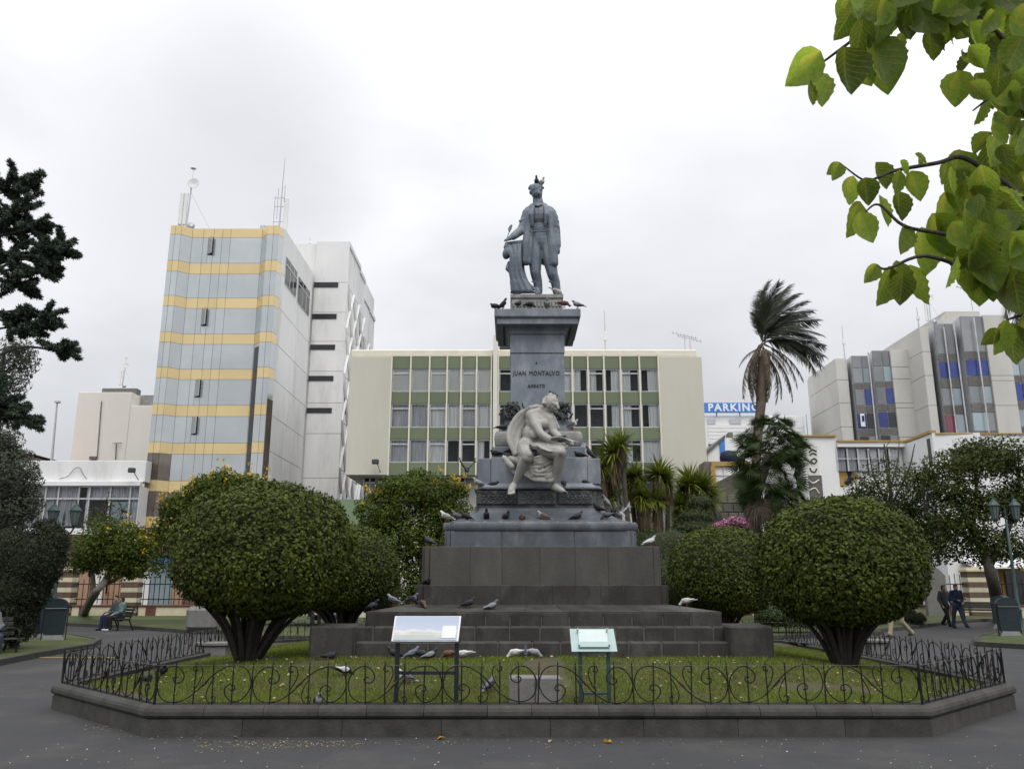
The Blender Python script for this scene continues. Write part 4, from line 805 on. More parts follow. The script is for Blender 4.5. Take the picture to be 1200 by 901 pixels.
def jointed(px0, px1, pys, Y0, Y1):
    for k in range(len(pys) - 1): panel('pier_slab', (X(px0, pys[0], Y0), Y0), (X(px1, pys[0], Y0), Y0), Z(pys[k + 1], Y0), Z(pys[k], Y0), M['concrete'], ob, Y1 - Y0, .02)
jointed(978.5, 992, [420, 445, 472, 500, 530, 580], YO + .6, YO + 8); jointed(966, 977, [431, 458, 486, 512, 560], YO + 4, YO + 9); part('pier_joint', M['spandrel'], ob, X(977, 440, YO + 3), X(979, 440, YO + 3), YO + 3, YO + 8, 0, Z(429, YO + 3))
jointed(1042.5, 1070, [409.5, 430, 444, 472, 478, 512, 560], YO - .8, YO + 8)
YO2 = 72.0
r2 = [379, 415, 424, 443, 455, 475, 485.5, 507, 545]; m2 = ['greygl', 'spandrel', ['bluegl', 'bluegl', 'greygl', 'greygl'], 'spandrel', ['tealgl', 'bluegl', 'tealgl', 'greygl'], 'spandrel', ['redgl', 'redgl', 'tealgl'], 'spandrel']
bay([(1070.5, 3), (1077, 3)], [393, 415] + r2[2:], YO2 + 1, 400, ['greygl', 'spandrel', 'greygl', 'spandrel', 'tealgl', 'spandrel', 'greygl', 'spandrel'])
jointed(1077, 1087, [383, 412, 440, 475, 510, 560], YO2 + .5, YO2 + 8)
bay([(1087.5, 1.5), (1095, 0), (1107, 0), (1117, 0)], r2, YO2, 385, m2); bay([(1117.5, 1), (1125, -.8), (1141, -.8), (1151, -.8)], [373.5] + r2[1:], YO2, 375, m2[:6] + [['tealgl', 'tealgl', 'greygl'], 'spandrel'])
jointed(1151.5, 1178, [369, 395, 440, 446, 475, 512, 560], YO2 - 1, YO2 + 8); bay([(1178.5, 0), (1190, 0), (1205, 0)], [395, 418, 440, 449, 470, 480, 500, 545], YO2 - .5, 400, ['greygl', ['greygl', 'tealgl'], 'spandrel', 'bluegl', 'spandrel', 'tealgl', 'spandrel']); jointed(1205.5, 1260, [372, 410, 450, 500, 560], YO2 - 1, YO2 + 8)
part('penthouse', M['concrete'], ob, X(1108, 372, YO2 + 3), X(1149, 372, YO2 + 3), YO2 + 3, YO2 + 9, Z(395, YO2), Z(364.5, YO2 + 3), .04); mb = MB(); mb.hexa([(X(1090, 379, YO2 + 3), YO2 + 3, Z(385, YO2)), (X(1109, 379, YO2 + 3), YO2 + 3, Z(385, YO2)), (X(1109, 379, YO2 + 9), YO2 + 9, Z(385, YO2)), (X(1090, 379, YO2 + 3), YO2 + 9, Z(385, YO2)), (X(1097, 379, YO2 + 3), YO2 + 3, Z(378, YO2 + 3)), (X(1109, 379, YO2 + 3), YO2 + 3, Z(367, YO2 + 3)), (X(1109, 379, YO2 + 9), YO2 + 9, Z(367, YO2 + 3)), (X(1097, 379, YO2 + 3), YO2 + 9, Z(378, YO2 + 3))]); mb.build('sloped_roof', M['concrete'], ob)
part('roof_ridge', M['tile'], ob, X(1064, 405, YO + 6), X(1072, 405, YO + 6), YO + 6, YO + 8, Z(415, YO + 6), Z(401, YO + 6))
for px, py0, py1, Y0 in ((1106, 383, 507, YO2 - .2), (1117.3, 376, 507, YO2 - .9), (1141, 372, 507, YO2 - 1.1), (1017.2, 413, 520, YO - .8)): rod('drainpipe', M['alu'], ob, [at(px, py0, Y0), Vector((at(px, py0, Y0).x, Y0, Z(py1, Y0)))], .07)
for px, py, h, Y0, k_, lb in ((990, 418, 2.9, YO + 2, 3.4, 'bare whip aerial on the lower glass office block'), (1077, 384, 2, YO2 + 3, 2.3, 'short aerial at the step between the two glass office blocks'), (1091, 379, 2.2, YO2 + 2, 'dish', 'aerial mast with a dish on the taller glass office block'), (1140, 365, 2, YO2 + 3.5, 'yagi', 'television aerial above the taller glass office block roof')):
    p = at(px, py, Y0); a_ = antenna('roof_aerial', lb, (p.x, Y0, p.z - .3), k_);
    if k_ == 'dish': a_.scale = (.6, .6, .6)
    if k_ == 'yagi': a_.scale = (1.3, 1, 1.6)
lg = part('banner', M['whiteclean'], ob, X(1008, 494, YO), X(1013, 494, YO), YO - .15, YO - .08, Z(500, YO), Z(485, YO)); part('emblem', M['c_navy'], lg, X(1009.2, 490, YO), X(1011.8, 490, YO), YO - .2, YO - .152, Z(494, YO), Z(487.5, YO))

# ---- plaza boundary: dwarf wall, striped pillars and railings
YQ = 47.0
def boundary(x0, x1, label, panels):
    t = thing('boundary_wall', label, 'wall', (x0, YQ, 0)); part('base_wall', M['creamst'], t, x0, x1, YQ, YQ + .35, 0, .58); part('coping', M['coping'], t, x0 - .03, x1 + .03, YQ - .06, YQ + .41, .583, .68, .02)
    x = x0 + .4
    while x < x1 - .5: part('red_panel', M['coping'], t, x, x + .55, YQ - .02, YQ + .01, .02, .56); x += 3.6
    n_ = int((x1 - x0) / .28)
    bm_ = MB(); bm_.tube([(0, 0, .68), (0, 0, 2.15)], .022, 4); me = bm_.mesh('railing_bar'); me.materials.append(M['iron'])
    for k in range(n_): link('railing_bar', me, t, (.14 + .28 * k, .15, 0), scale=(1, 1, 1 - .08 * math.cos(k * .8)))
    for z in (.95, 1.75): part('rail', M['iron'], t, x0, x1, YQ + .13, YQ + .17, z, z + .05)
    return t
boundary(X(-130, 705, YQ), X(62, 705, YQ), 'plaza boundary wall with railings behind the dark topiary', 0); boundary(X(85, 705, YQ), X(142, 705, YQ), 'short boundary wall and railings in front of the orange shop', 0); boundary(X(163, 705, YQ), X(470, 705, YQ), 'boundary wall and railings running behind the bench couple and left bushes', 0)
boundary(X(1157, 705, YQ), X(1330, 705, YQ), 'boundary wall with red panels behind the right litter bins', 0); boundary(X(860, 705, YQ), X(1134, 705, YQ), 'boundary wall and railings behind the walking men and round bush', 0)
def pillar(px0, px1, label):
    a, b = X(px0, 690, YQ), X(px1, 690, YQ); t = thing('striped_pillar', label, 'pillar', ((a + b) / 2, YQ - .1, 0), 0, 'striped brown and cream pillars')
    n_ = 9; z = 0
    for k in range(n_): e = .0 if k % 2 else .02; part('stone_band', M['brownst'] if k % 2 == 0 else M['creamst'], t, a - e, b + e, YQ - .15 - e, YQ + .55 + e, z + .003, z + .265, .012); z += .268
    part('cap', M['creamst'], t, a - .08, b + .08, YQ - .23, YQ + .63, z + .003, z + .16, .03); part('cap', M['creamst'], t, a - .01, b + .01, YQ - .16, YQ + .56, z + .163, z + .25, .03)
pillar(62, 85, 'brown and cream striped pillar beside the left litter bins'); pillar(143, 162, 'striped pillar between the orange shop and the teal shop'); pillar(1134, 1157, 'brown and cream striped pillar behind the empty bench')
sh = thing('shopfront_row', 'row of small street shops with white shutter and teal door under the low building', 'shop', (0, 0, 0))
for a, b, z1, m in ((86, 104, 3.4, 'orange'), (104, 120, 2.7, 'curtw'), (120, 142, 3.4, 'orange'), (142, 163, 3.3, 'brownst'), (163, 176, 3.0, 'white'), (176, 202, 3.2, 'tealgl'), (202, 215, 3.3, 'orange'), (215, 240, 3.2, 'brownst')): part('bay', M[m], sh, X(a, 690, 52), X(b, 690, 52) - .03, 52 + (.2 if m == 'curtw' else 0), 53.2, 0, z1)
part('fascia', M['brownst'], sh, X(30, 690, 52), X(240, 690, 52), 51.7, 53.3, 3.45, 4.1); part('fascia', M['signblue'], sh, X(165, 690, 51.6), X(200, 690, 51.6), 51.4, 51.65, 3.0, 3.4)
# ================================================================ statues
YS = YC - .1
def Q1(x, y, dy=0.0): return at(570 + x / 5.0, 190 + y / 5.0, YS + dy)
k1 = mpp(630, 280, YS) / 5
st = thing('bronze_statue', 'weathered bronze man in a frock coat standing on top of the pedestal with a quill', 'statue', (XC, YC, zP))
def sub(mb, name, vox, m, root, it=3, fac=.5): return local(rebuild(mb, name, vox, m, root, it, fac), root)
b = MB()
hc = Q1(293, 170); b.ell(hc, (38 * k1, 43 * k1, 46 * k1)); b.ell(Q1(298, 190, -.06), (31 * k1, 31 * k1, 30 * k1)); b.cap(Q1(300, 205, -.09), Q1(303, 207, -.1), 10 * k1)   # skull, jaw, chin
b.cap(Q1(303, 164, -.15), Q1(308, 184, -.18), 5 * k1, 8 * k1, 8)                                                     # nose
for x in (283, 318): b.cap(Q1(x - 8, 160, -.12), Q1(x + 6, 160, -.135), 5.5 * k1, None, 6); b.ell(Q1(x, 170, -.118), 5 * k1)   # brows, eyes
b.cap(Q1(290, 193, -.135), Q1(310, 193, -.145), 5 * k1, None, 6); b.cap(Q1(292, 201, -.125), Q1(308, 201, -.135), 5 * k1, None, 6)
b.ell(Q1(258, 178, .0), (8 * k1, 12 * k1, 14 * k1))
for _ in range(26): a_ = rng.uniform(-1.5, 1.2); b.ell(Q1(292 + 40 * math.sin(a_), 165 - 38 * math.cos(a_) * rng.uniform(.6, 1), rng.uniform(-.06, .12)), (12 * k1, 14 * k1, 9 * k1), None, 8, 6)
b.cap(Q1(298, 205, .02), Q1(303, 245, .0), 28 * k1, 34 * k1)
b.chain([Q1(252, 292), Q1(300, 270), Q1(366, 290)], [24 * k1, 40 * k1, 24 * k1]); b.ell(Q1(312, 325), (80 * k1, 62 * k1, 80 * k1)); b.ell(Q1(313, 400), (68 * k1, 52 * k1, 64 * k1)); b.ell(Q1(318, 462), (70 * k1, 50 * k1, 74 * k1)); b.ell(Q1(322, 540, .06), (44 * k1, 34 * k1, 58 * k1))
b.chain([Q1(235, 298, 0), Q1(208, 400, -.05), Q1(150, 440, -.22)], [26 * k1, 24 * k1, 18 * k1]); b.chain([Q1(385, 298), Q1(408, 400, .02), Q1(417, 500, -.05)], [26 * k1, 22 * k1, 17 * k1])
b.cap(Q1(150, 441, -.22), Q1(125, 452, -.27), 15 * k1, 12 * k1)
for i, (x, y) in enumerate(((103, 466), (106, 458), (112, 452), (118, 470))): b.cap(Q1(125, 452, -.27), Q1(x, y, -.30 - .01 * i), 5.5 * k1, 4 * k1, 6)
b.cap(Q1(132, 448, -.27), Q1(128, 436, -.29), 5.5 * k1, 4.5 * k1, 6)
b.cap(Q1(418, 500, -.05), Q1(420, 524, -.07), 15 * k1, 12 * k1)
for i in range(4): b.cap(Q1(411 + 6 * i, 520, -.08), Q1(412 + 5 * i, 540 - abs(i - 1.5) * 2, -.06), 4.5 * k1, 4 * k1, 6)
b.cap(Q1(408, 508, -.09), Q1(404, 526, -.11), 5 * k1, 4 * k1, 6)
for hx, kx, ax, fx, ky in ((282, 288, 305, 300, 650), (352, 388, 412, 424, 660)):
    b.chain([Q1(hx, 470), Q1((hx + kx) / 2, 570, -.03), Q1(kx, ky, -.05), Q1((kx + ax) / 2 + 4, 705, 0), Q1(ax, 758, .02)], [44 * k1, 41 * k1, 32 * k1, 28 * k1, 25 * k1])
    b.chain([Q1(ax - 2, 764, .05), Q1(fx, 768, -.12), Q1(fx + (2 if fx > 400 else -4), 771, -.25)], [17 * k1, 16 * k1, 12 * k1])
    for q in (600, 650, 700, 735): b.cap(Q1(kx - 22, q, -.07), Q1(kx + 24, q + 14, -.09), 5 * k1, 3 * k1, 6)
sub(b, 'body', .016, M['bronze'], st)
b = MB()
for pts, rs in (([(248, 300), (246, 380), (232, 480), (226, 582)], (26, 23, 24, 26)), ([(264, 300), (262, 390), (258, 490), (250, 590)], (16, 14, 15, 15)), ([(372, 300), (376, 390), (390, 490), (396, 592)], (26, 23, 26, 27)), ([(352, 300), (358, 400), (374, 500), (378, 600)], (15, 13, 15, 16))):
    b.chain([Q1(x, y, (-.09, -.12, -.15, -.13)[i_]) for i_, (x, y) in enumerate(pts)], [r_ * k1 for r_ in rs])
for x in (240, 275, 310, 345, 378): b.chain([Q1(x, 330, .16), Q1(x, 460, .2), Q1(x - 4, 588, .22)], [30 * k1, 26 * k1, 20 * k1])
b.chain([Q1(285, 265, .02), Q1(248, 290, 0), Q1(232, 325, -.01), Q1(211, 395, -.04), Q1(156, 437, -.2)], [24 * k1, 30 * k1, 31 * k1, 28 * k1, 22 * k1]); b.chain([Q1(322, 265, .02), Q1(370, 288), Q1(390, 325), Q1(407, 400, .02), Q1(417, 490, -.04)], [24 * k1, 30 * k1, 31 * k1, 27 * k1, 21 * k1])
for y in (330, 360, 392, 408): b.cap(Q1(185 + (410 - y) * .1, y + 14, -.1), Q1(232, y, -.14), 6 * k1, 4 * k1, 6); b.cap(Q1(386, y, -.1), Q1(430, y + 18, -.06), 5 * k1, 3 * k1, 6)
for xa, xb in ((278, 262), (340, 352)): b.chain([Q1(xa, 258, -.17), Q1(xb, 310, -.24), Q1((xa + xb) / 2, 372, -.22)], [10 * k1, 17 * k1, 8 * k1])
b.chain([Q1(262, 262, .05), Q1(300, 240, .12), Q1(345, 258, .05)], [16 * k1, 16 * k1, 16 * k1])
sub(b, 'frock_coat', .018, M['bronze'], st)
b = MB()
b.chain([Q1(284, 252, -.15), Q1(304, 257, -.2), Q1(322, 250, -.16)], [9 * k1, 7 * k1, 9 * k1])
for y in (300, 322, 345, 368): b.ell(Q1(308, y, -.25), 4.5 * k1, None, 6, 4)
b.chain([Q1(250, 403, -.2), Q1(308, 408, -.23), Q1(365, 400, -.2)], [3.5 * k1] * 3)
sub(b, 'waistcoat_trim', .014, M['bronze'], st, 1)
b = MB(); b.tube([Q1(124, 440, -.3), Q1(133, 405, -.3), Q1(140, 385, -.3), Q1(148, 366, -.3)], [2.2 * k1, 2.5 * k1, 2 * k1, 1 * k1], 5)
b.add([Q1(132, 412, -.3), Q1(126, 395, -.29), Q1(134, 376, -.3), Q1(150, 364, -.3), Q1(153, 372, -.31), Q1(148, 392, -.31), Q1(136, 414, -.3)], [(0, 1, 2, 3, 4, 5, 6)]); local(b.build('quill', M['bronze'], st), st)
b = MB()
b.cap(Q1(118, 480, -.15), Q1(212, 466, -.1), 12 * k1, 11 * k1); b.cap(Q1(122, 500, -.1), Q1(206, 490, -.05), 22 * k1, 24 * k1)
b.ell(Q1(122, 532, -.14), (27 * k1, 34 * k1, 40 * k1), Quaternion((0, 1, 0), .35)); b.ell(Q1(178, 545, -.05), (36 * k1, 40 * k1, 50 * k1)); b.chain([Q1(178, 560), Q1(176, 660), Q1(180, 748)], [32 * k1, 32 * k1, 34 * k1])
for i in range(7):
    b.chain(catmull([Q1(112 + 15 * i, 488, -.2), Q1(140 + 10 * i, 550 + 6 * (i % 2), -.25), Q1(136 + 12 * i, 640, -.22), Q1(146 + 15 * i, 705, -.2), Q1(150 + 19 * i, 752, -.2)], 3), [((10 if i % 2 else 6) + (3 if k > 8 else 0)) * k1 for k in range(13)], 7)
b.chain(catmull([Q1(206, 560, -.02), Q1(214, 640, -.04), Q1(240, 710, -.06), Q1(284, 750, -.06)], 4), [13 * k1] * 13); b.chain(catmull([Q1(206, 600, .05), Q1(220, 690, .03), Q1(265, 755, .0)], 4), [16 * k1] * 9); b.chain([Q1(148, 764, -.15), Q1(285, 762, -.12)], [9 * k1, 9 * k1]); b.chain([Q1(132, 590, -.1), Q1(122, 625, -.15), Q1(136, 645, -.15)], [10 * k1, 12 * k1, 8 * k1])
sub(b, 'draped_pillar', .015, M['bronze'], st, 1)

YM = YC - H8 - .08
def Q2(x, y, dy=0.0): return at(560 + x / 5.63, 440 + y / 5.63, YM + dy)
k2 = mpp(630, 520, YM - .2) / 5.63
se = thing('marble_statue', 'pale marble seated nude youth with a cape bending over a sheet of paper', 'statue', (XC, YM, z9))
b = MB()
qh = Quaternion((0, 1, 0), .35)
b.ell(Q2(487, 180, -.22), (47 * k2, 50 * k2, 52 * k2), qh); b.ell(Q2(508, 205, -.27), (32 * k2, 34 * k2, 34 * k2)); b.cap(Q2(512, 236, -.29), Q2(516, 239, -.3), 11 * k2)
b.cap(Q2(520, 190, -.37), Q2(531, 215, -.4), 6 * k2, 9 * k2, 8); b.cap(Q2(500, 183, -.37), Q2(528, 189, -.34), 7 * k2, 6 * k2, 6); b.cap(Q2(510, 224, -.37), Q2(524, 225, -.36), 6 * k2, None, 6)
b.ell(Q2(505, 195, -.375), 6 * k2); b.ell(Q2(463, 200, -.3), (8 * k2, 9 * k2, 14 * k2))
for _ in range(46): a_ = rng.uniform(-2.2, .95); b.ell(Q2(484 + 52 * math.sin(a_), 178 - 54 * math.cos(a_) * rng.uniform(.55, 1), rng.uniform(-.33, -.08)), (rng.uniform(8, 13) * k2,) * 3, None, 8, 6)
for x, y in ((470, 128), (480, 122), (462, 134), (490, 128)): b.ell(Q2(x, y, -.2), (9 * k2, 8 * k2, 12 * k2), None, 8, 6)
b.cap(Q2(440, 262, -.1), Q2(470, 222, -.2), 33 * k2, 28 * k2)
b.chain([Q2(352, 262, -.12), Q2(410, 250, -.08), Q2(480, 292, -.22)], [40 * k2, 42 * k2, 38 * k2]); b.ell(Q2(390, 310, -.12), (78 * k2, 62 * k2, 72 * k2)); b.ell(Q2(440, 318, -.22), (50 * k2, 40 * k2, 38 * k2)); b.ell(Q2(352, 385, -.1), (60 * k2, 54 * k2, 70 * k2)); b.ell(Q2(330, 455, -.08), (68 * k2, 62 * k2, 56 * k2))
b.ell(Q2(392, 312, -.29), (36 * k2, 14 * k2, 26 * k2)); b.ell(Q2(372, 385, -.27), (30 * k2, 10 * k2, 30 * k2))
b.chain([Q2(352, 264, -.15), Q2(382, 325, -.28), Q2(415, 384, -.38), Q2(470, 420, -.44), Q2(528, 452, -.5)], [37 * k2, 32 * k2, 26 * k2, 25 * k2, 16 * k2])
b.chain([Q2(484, 296, -.24), Q2(498, 370, -.3), Q2(560, 425, -.45), Q2(600, 440, -.52)], [32 * k2, 26 * k2, 21 * k2, 15 * k2])
b.cap(Q2(530, 453, -.5), Q2(552, 460, -.53), 17 * k2, 14 * k2)
for i, (x, y) in enumerate(((592, 462), (594, 470), (588, 477), (576, 480))): b.chain([Q2(553, 456 + 5 * i, -.54), Q2((553 + x) / 2 + 3, y - 7, -.57), Q2(x, y, -.56)], [7 * k2, 6.5 * k2, 5 * k2], 7)
b.chain([Q2(545, 448, -.54), Q2(566, 446, -.58), Q2(578, 452, -.6)], [7 * k2, 6 * k2, 5 * k2], 7)
for i in range(4): b.chain([Q2(604, 436 + 4 * i, -.54), Q2(622, 434 + 6 * i, -.57), Q2(630, 444 + 5 * i, -.57)], [7 * k2, 6 * k2, 5 * k2], 7)
# legs
b.chain([Q2(318, 470, -.1), Q2(322, 500, -.4), Q2(328, 522, -.55), Q2(326, 540, -.56)], [62 * k2, 54 * k2, 45 * k2, 41 * k2]); b.chain([Q2(326, 530, -.55), Q2(294, 600, -.42), Q2(268, 660, -.34), Q2(246, 712, -.27)], [40 * k2, 37 * k2, 27 * k2, 19 * k2])
b.ell(Q2(338, 522, -.64), (22 * k2, 18 * k2, 22 * k2)); b.ell(Q2(545, 506, -.66), (20 * k2, 18 * k2, 22 * k2))
b.chain([Q2(244, 718, -.24), Q2(232, 735, -.3), Q2(218, 762, -.4)], [24 * k2, 25 * k2, 22 * k2])
for i in range(5): b.cap(Q2(206 + 8.5 * i, 766, -.42), Q2(202 + 9 * i, 782 - abs(i - 1) * 2, -.47), (8 - i * .7) * k2 if i != 4 else 9 * k2, 6.5 * k2, 7)
b.chain([Q2(390, 482, -.12), Q2(470, 500, -.4), Q2(542, 508, -.58)], [56 * k2, 50 * k2, 42 * k2]); b.chain([Q2(545, 512, -.58), Q2(532, 590, -.44), Q2(518, 650, -.36), Q2(502, 708, -.28)], [40 * k2, 37 * k2, 27 * k2, 19 * k2])
b.chain([Q2(494, 732, -.2), Q2(520, 740, -.32), Q2(556, 758, -.44)], [22 * k2, 24 * k2, 18 * k2])
for i in range(5): b.cap(Q2(558 + 3 * i, 756 + 3 * i, -.46 + .035 * i), Q2(576 + 3 * i, 764 + 2 * i, -.5 + .035 * i), 8 * k2, 6 * k2, 7)
sub(b, 'body', .013, M['marble'], se, 2)
b = MB()
for i in range(9):
    t = i / 8; b.chain(catmull([Q2(345 + 10 * t, 212 + 16 * t, -.02), Q2(268 + 50 * t, 252 + 62 * t, .02 + .06 * t), Q2(212 + 68 * t, 335 + 50 * t, .0 + .05 * t), Q2(198 + 72 * t, 425 + 30 * t, -.05 + .04 * t), Q2(240 + 26 * t, 520 - 10 * t, -.12)], 4), [rng.uniform(9, 14) * k2] * 17, 7)
b.chain([Q2(340, 212, -.02), Q2(390, 206, .04), Q2(440, 220, .02), Q2(478, 262, -.08), Q2(508, 325, -.16), Q2(500, 395, -.2)], [14 * k2, 18 * k2, 18 * k2, 22 * k2, 20 * k2, 15 * k2]); b.chain([Q2(490, 280, -.02), Q2(520, 345, -.06), Q2(470, 400, -.1)], [24 * k2, 22 * k2, 22 * k2])
sub(b, 'cape', .013, M['marble'], se, 1)
b = MB()
for i in range(10):
    t = i / 9; P = [Q2(268 + 40 * t, 505 + 150 * t, -.3 - .08 * t), Q2(330 + 30 * t, 540 + 140 * t + rng.normal() * 5, -.36), Q2(400 + 10 * t, 545 + 145 * t + rng.normal() * 6, -.38 - rng.random() * .05), Q2(470 + 5 * t, 505 + 180 * t + rng.normal() * 5, -.36), Q2(520 - 18 * t, 490 + 190 * t, -.36)]
    b.chain(catmull(P, 3), [rng.uniform(7, 15) * k2 * (.7 + .5 * math.sin(q / 12 * PI)) for q in range(13)], 7)
b.chain([Q2(300, 500, -.15), Q2(380, 470, -.32), Q2(470, 462, -.38), Q2(520, 480, -.5)], [30 * k2, 26 * k2, 24 * k2, 20 * k2])
for i in range(5): b.chain([Q2(385 + 20 * i, 452 + 4 * i, -.34), Q2(420 + 20 * i, 480, -.5), Q2(470 + 14 * i, 500, -.62)], [9 * k2, 8 * k2, 6 * k2], 6)
for i in range(12): b.ell(Q2(290 + 19 * i, 560 + 30 * math.sin(i / 11 * 3) , -.14), (30 * k2, 16 * k2, 74 * k2), None, 8, 6)
sub(b, 'drapery', .013, M['marble'], se, 1)
b = MB()
b.cap(Q2(175, 545, -.25), Q2(225, 600, -.3), 20 * k2, 20 * k2); b.cap(Q2(215, 550, -.1), Q2(270, 570, -.15), 22 * k2, 26 * k2); b.chain([Q2(168, 530, -.2), Q2(190, 580, -.28), Q2(240, 640, -.24)], [8 * k2, 14 * k2, 14 * k2]); b.ell(Q2(330, 540, .0), (110 * k2, 60 * k2, 60 * k2))
sub(b, 'rock_seat', .018, M['marble'], se, 2)
b = MB(); n_ = 8
for i in range(n_ + 1):
    t = i / n_; b.v += [tuple(Q2(480 + 125 * t, 405 + 22 * t - 16 * math.sin(t * 3), -.62)), tuple(Q2(500 + 165 * t, 440 + 6 * t + 12 * math.sin(t * 5), -.36)), tuple(Q2(500 + 165 * t, 448 + 6 * t + 12 * math.sin(t * 5), -.36)), tuple(Q2(480 + 125 * t, 413 + 22 * t - 16 * math.sin(t * 3), -.62))]
for i in range(n_):
    for k in range(4): b.f.append([i * 4 + k, i * 4 + (k + 1) % 4, i * 4 + 4 + (k + 1) % 4, i * 4 + 4 + k])
b.f += [[3, 2, 1, 0], [n_ * 4, n_ * 4 + 1, n_ * 4 + 2, n_ * 4 + 3]]; b.m = [0] * len(b.f); local(b.build('paper_sheet', M['marble'], se), se)

# ================================================================ people
def person(label, loc, rz, pose, top, legs, shoe='c_black', s=1.0, group=None, hair='hair', lean=0.0, swing=1, face=0.0, arms='down'):
    t = thing('person', label, 'person', loc, rz, group)
    V = Vector; j = {}
    if pose == 'walk':
        hz = .9; j['hip'] = [V((-.09, 0, hz)), V((.09, 0, hz))]; a = swing
        j['knee'] = [V((-.09, -.16 * a, .5)), V((.09, .06 * a - .04, .49))]; j['ank'] = [V((-.09, -.24 * a, .08)), V((.09, .3 * a, .12))]; cz = 0; cy = 0
    else:
        hz = .5; j['hip'] = [V((-.1, 0, hz)), V((.1, 0, hz))]; j['knee'] = [V((-.13, -.44, .5)), V((.12, -.43, .51))]; j['ank'] = [V((-.12, -.48 if swing > 0 else -.3, .08)), V((.11, -.42, .08))]; cz = hz - .9; cy = lean
    sh = [V((-.19, cy * .9, 1.4 + cz)), V((.19, cy * .9, 1.4 + cz))]
    if arms == 'lap': el = [V((-.25, cy - .08, 1.12 + cz)), V((.25, cy - .08, 1.12 + cz))]; wr = [V((-.08, -.3, 1.02 + cz)), V((.08, -.28, 1.03 + cz))]
    elif arms == 'bent': el = [V((-.26, cy + .04, 1.12 + cz)), V((.25, cy + .02, 1.12 + cz))]; wr = [V((-.12, -.24, 1.08 + cz)), V((.1, -.22, 1.0 + cz))]
    else: el = [V((-.25, cy + .06 * swing, 1.12 + cz)), V((.25, cy - .03 * swing, 1.12 + cz))]; wr = [V((-.24, cy - .1 * swing, .87 + cz)), V((.24, cy - .14, .88 + cz))]
    hd = V((0, cy * 1.1 - .03, 1.6 + cz)); fq = Quaternion((0, 0, 1), face)
    def H(x, y, z): return hd + fq @ V((x, y, z))
    b = MB(); b.ell(hd, (.075, .092, .105)); b.ell(H(0, -.03, -.06), (.055, .06, .06)); b.cap(H(0, -.09, .01), H(0, -.108, -.022), .01, .016, 8); b.cap(H(-.022, -.085, -.058), H(.022, -.085, -.058), .01, None, 6)
    for s_ in (-1, 1): b.ell(H(.076 * s_, 0, -.01), (.012, .022, .032), None, 8, 6); b.cap(H(.018 * s_, -.088, .03), H(.045 * s_, -.08, .03), .01, None, 6)
    b.cap(hd - V((0, -.01, .08)), V((0, cy, 1.43 + cz)), .052, .06); b.chain([V((0, cy, 1.32 + cz)), V((0, cy * .5, 1.1 + cz)), V((0, 0, hz + .02))], [.13, .12, .13])
    for i in range(2):
        b.chain([sh[i], el[i], wr[i]], [.055, .042, .03]); b.chain([j['hip'][i], j['knee'][i], j['ank'][i]], [.08, .058, .04])
        d = (wr[i] - el[i]).normalized(); c = wr[i] + d * .05; b.cap(wr[i], c, .034, .032)
        sd = d.cross(V((0, 1, 0)) if abs(d.y) < .7 else V((0, 0, 1))).normalized()
        for f in range(4): o_ = sd * (f - 1.5) * .019; b.cap(c + o_, c + o_ * 1.1 + d * (.075 - abs(f - 1.4) * .012) + V((0, -.015, -.01)), .011, .009, 6)
        b.cap(c - sd * .03 - d * .02, c - sd * .05 + d * .03, .012, .01, 6)
    t_ = rebuild(b, 'body', .0125, M['skin'], t, 2)
    b = MB(); b.ell(H(0, .018, .03), (.085, .092, .09)); b.ell(H(0, .05, -.02), (.075, .06, .08)); b.ell(H(0, -.05, .085), (.06, .04, .03)); rebuild(b, 'hair', .014, M[hair], t, 2)
    b = MB(); b.chain([V((0, cy, 1.34 + cz)), V((0, cy * .6, 1.15 + cz)), V((0, 0, hz + .0))], [.155, .15, .155]); b.chain([sh[0], sh[1]], [.085, .085]); b.ell(V((-.06, cy * .8, 1.25 + cz)), (.15, .12, .16)); b.ell(V((.06, cy * .8, 1.25 + cz)), (.15, .12, .16))
    b.cap(V((-.03, cy, 1.45 + cz)), V((.03, cy, 1.45 + cz)), .07)
    for i in range(2): b.chain([sh[i], el[i], wr[i].lerp(el[i], .08)], [.08, .064, .05]); b.cap(el[i] + V((0, 0, .05)), el[i] + V((.02, -.05, .03)), .05, .045)
    rebuild(b, 'jacket', .017, M[top], t, 2)
    b = MB(); b.cap(V((-.06, 0, hz)), V((.06, 0, hz)), .135)
    for i in range(2): b.chain([j['hip'][i], j['knee'][i], j['ank'][i] + V((0, .01, .0))], [.115, .082, .068]); b.cap(j['ank'][i] + V((0, 0, .03)), j['ank'][i], .072)
    rebuild(b, 'trousers', .017, M[legs], t, 2)
    for i in range(2):
        a = j['ank'][i]; b = MB(); b.chain([a + V((0, .04, -.035)), a + V((0, -.06, -.04)), a + V((0, -.15, -.05))], [.042, .044, .034]); rebuild(b, 'shoe', .014, M[shoe], t, 2)
    t.scale = (s, s, s); return t

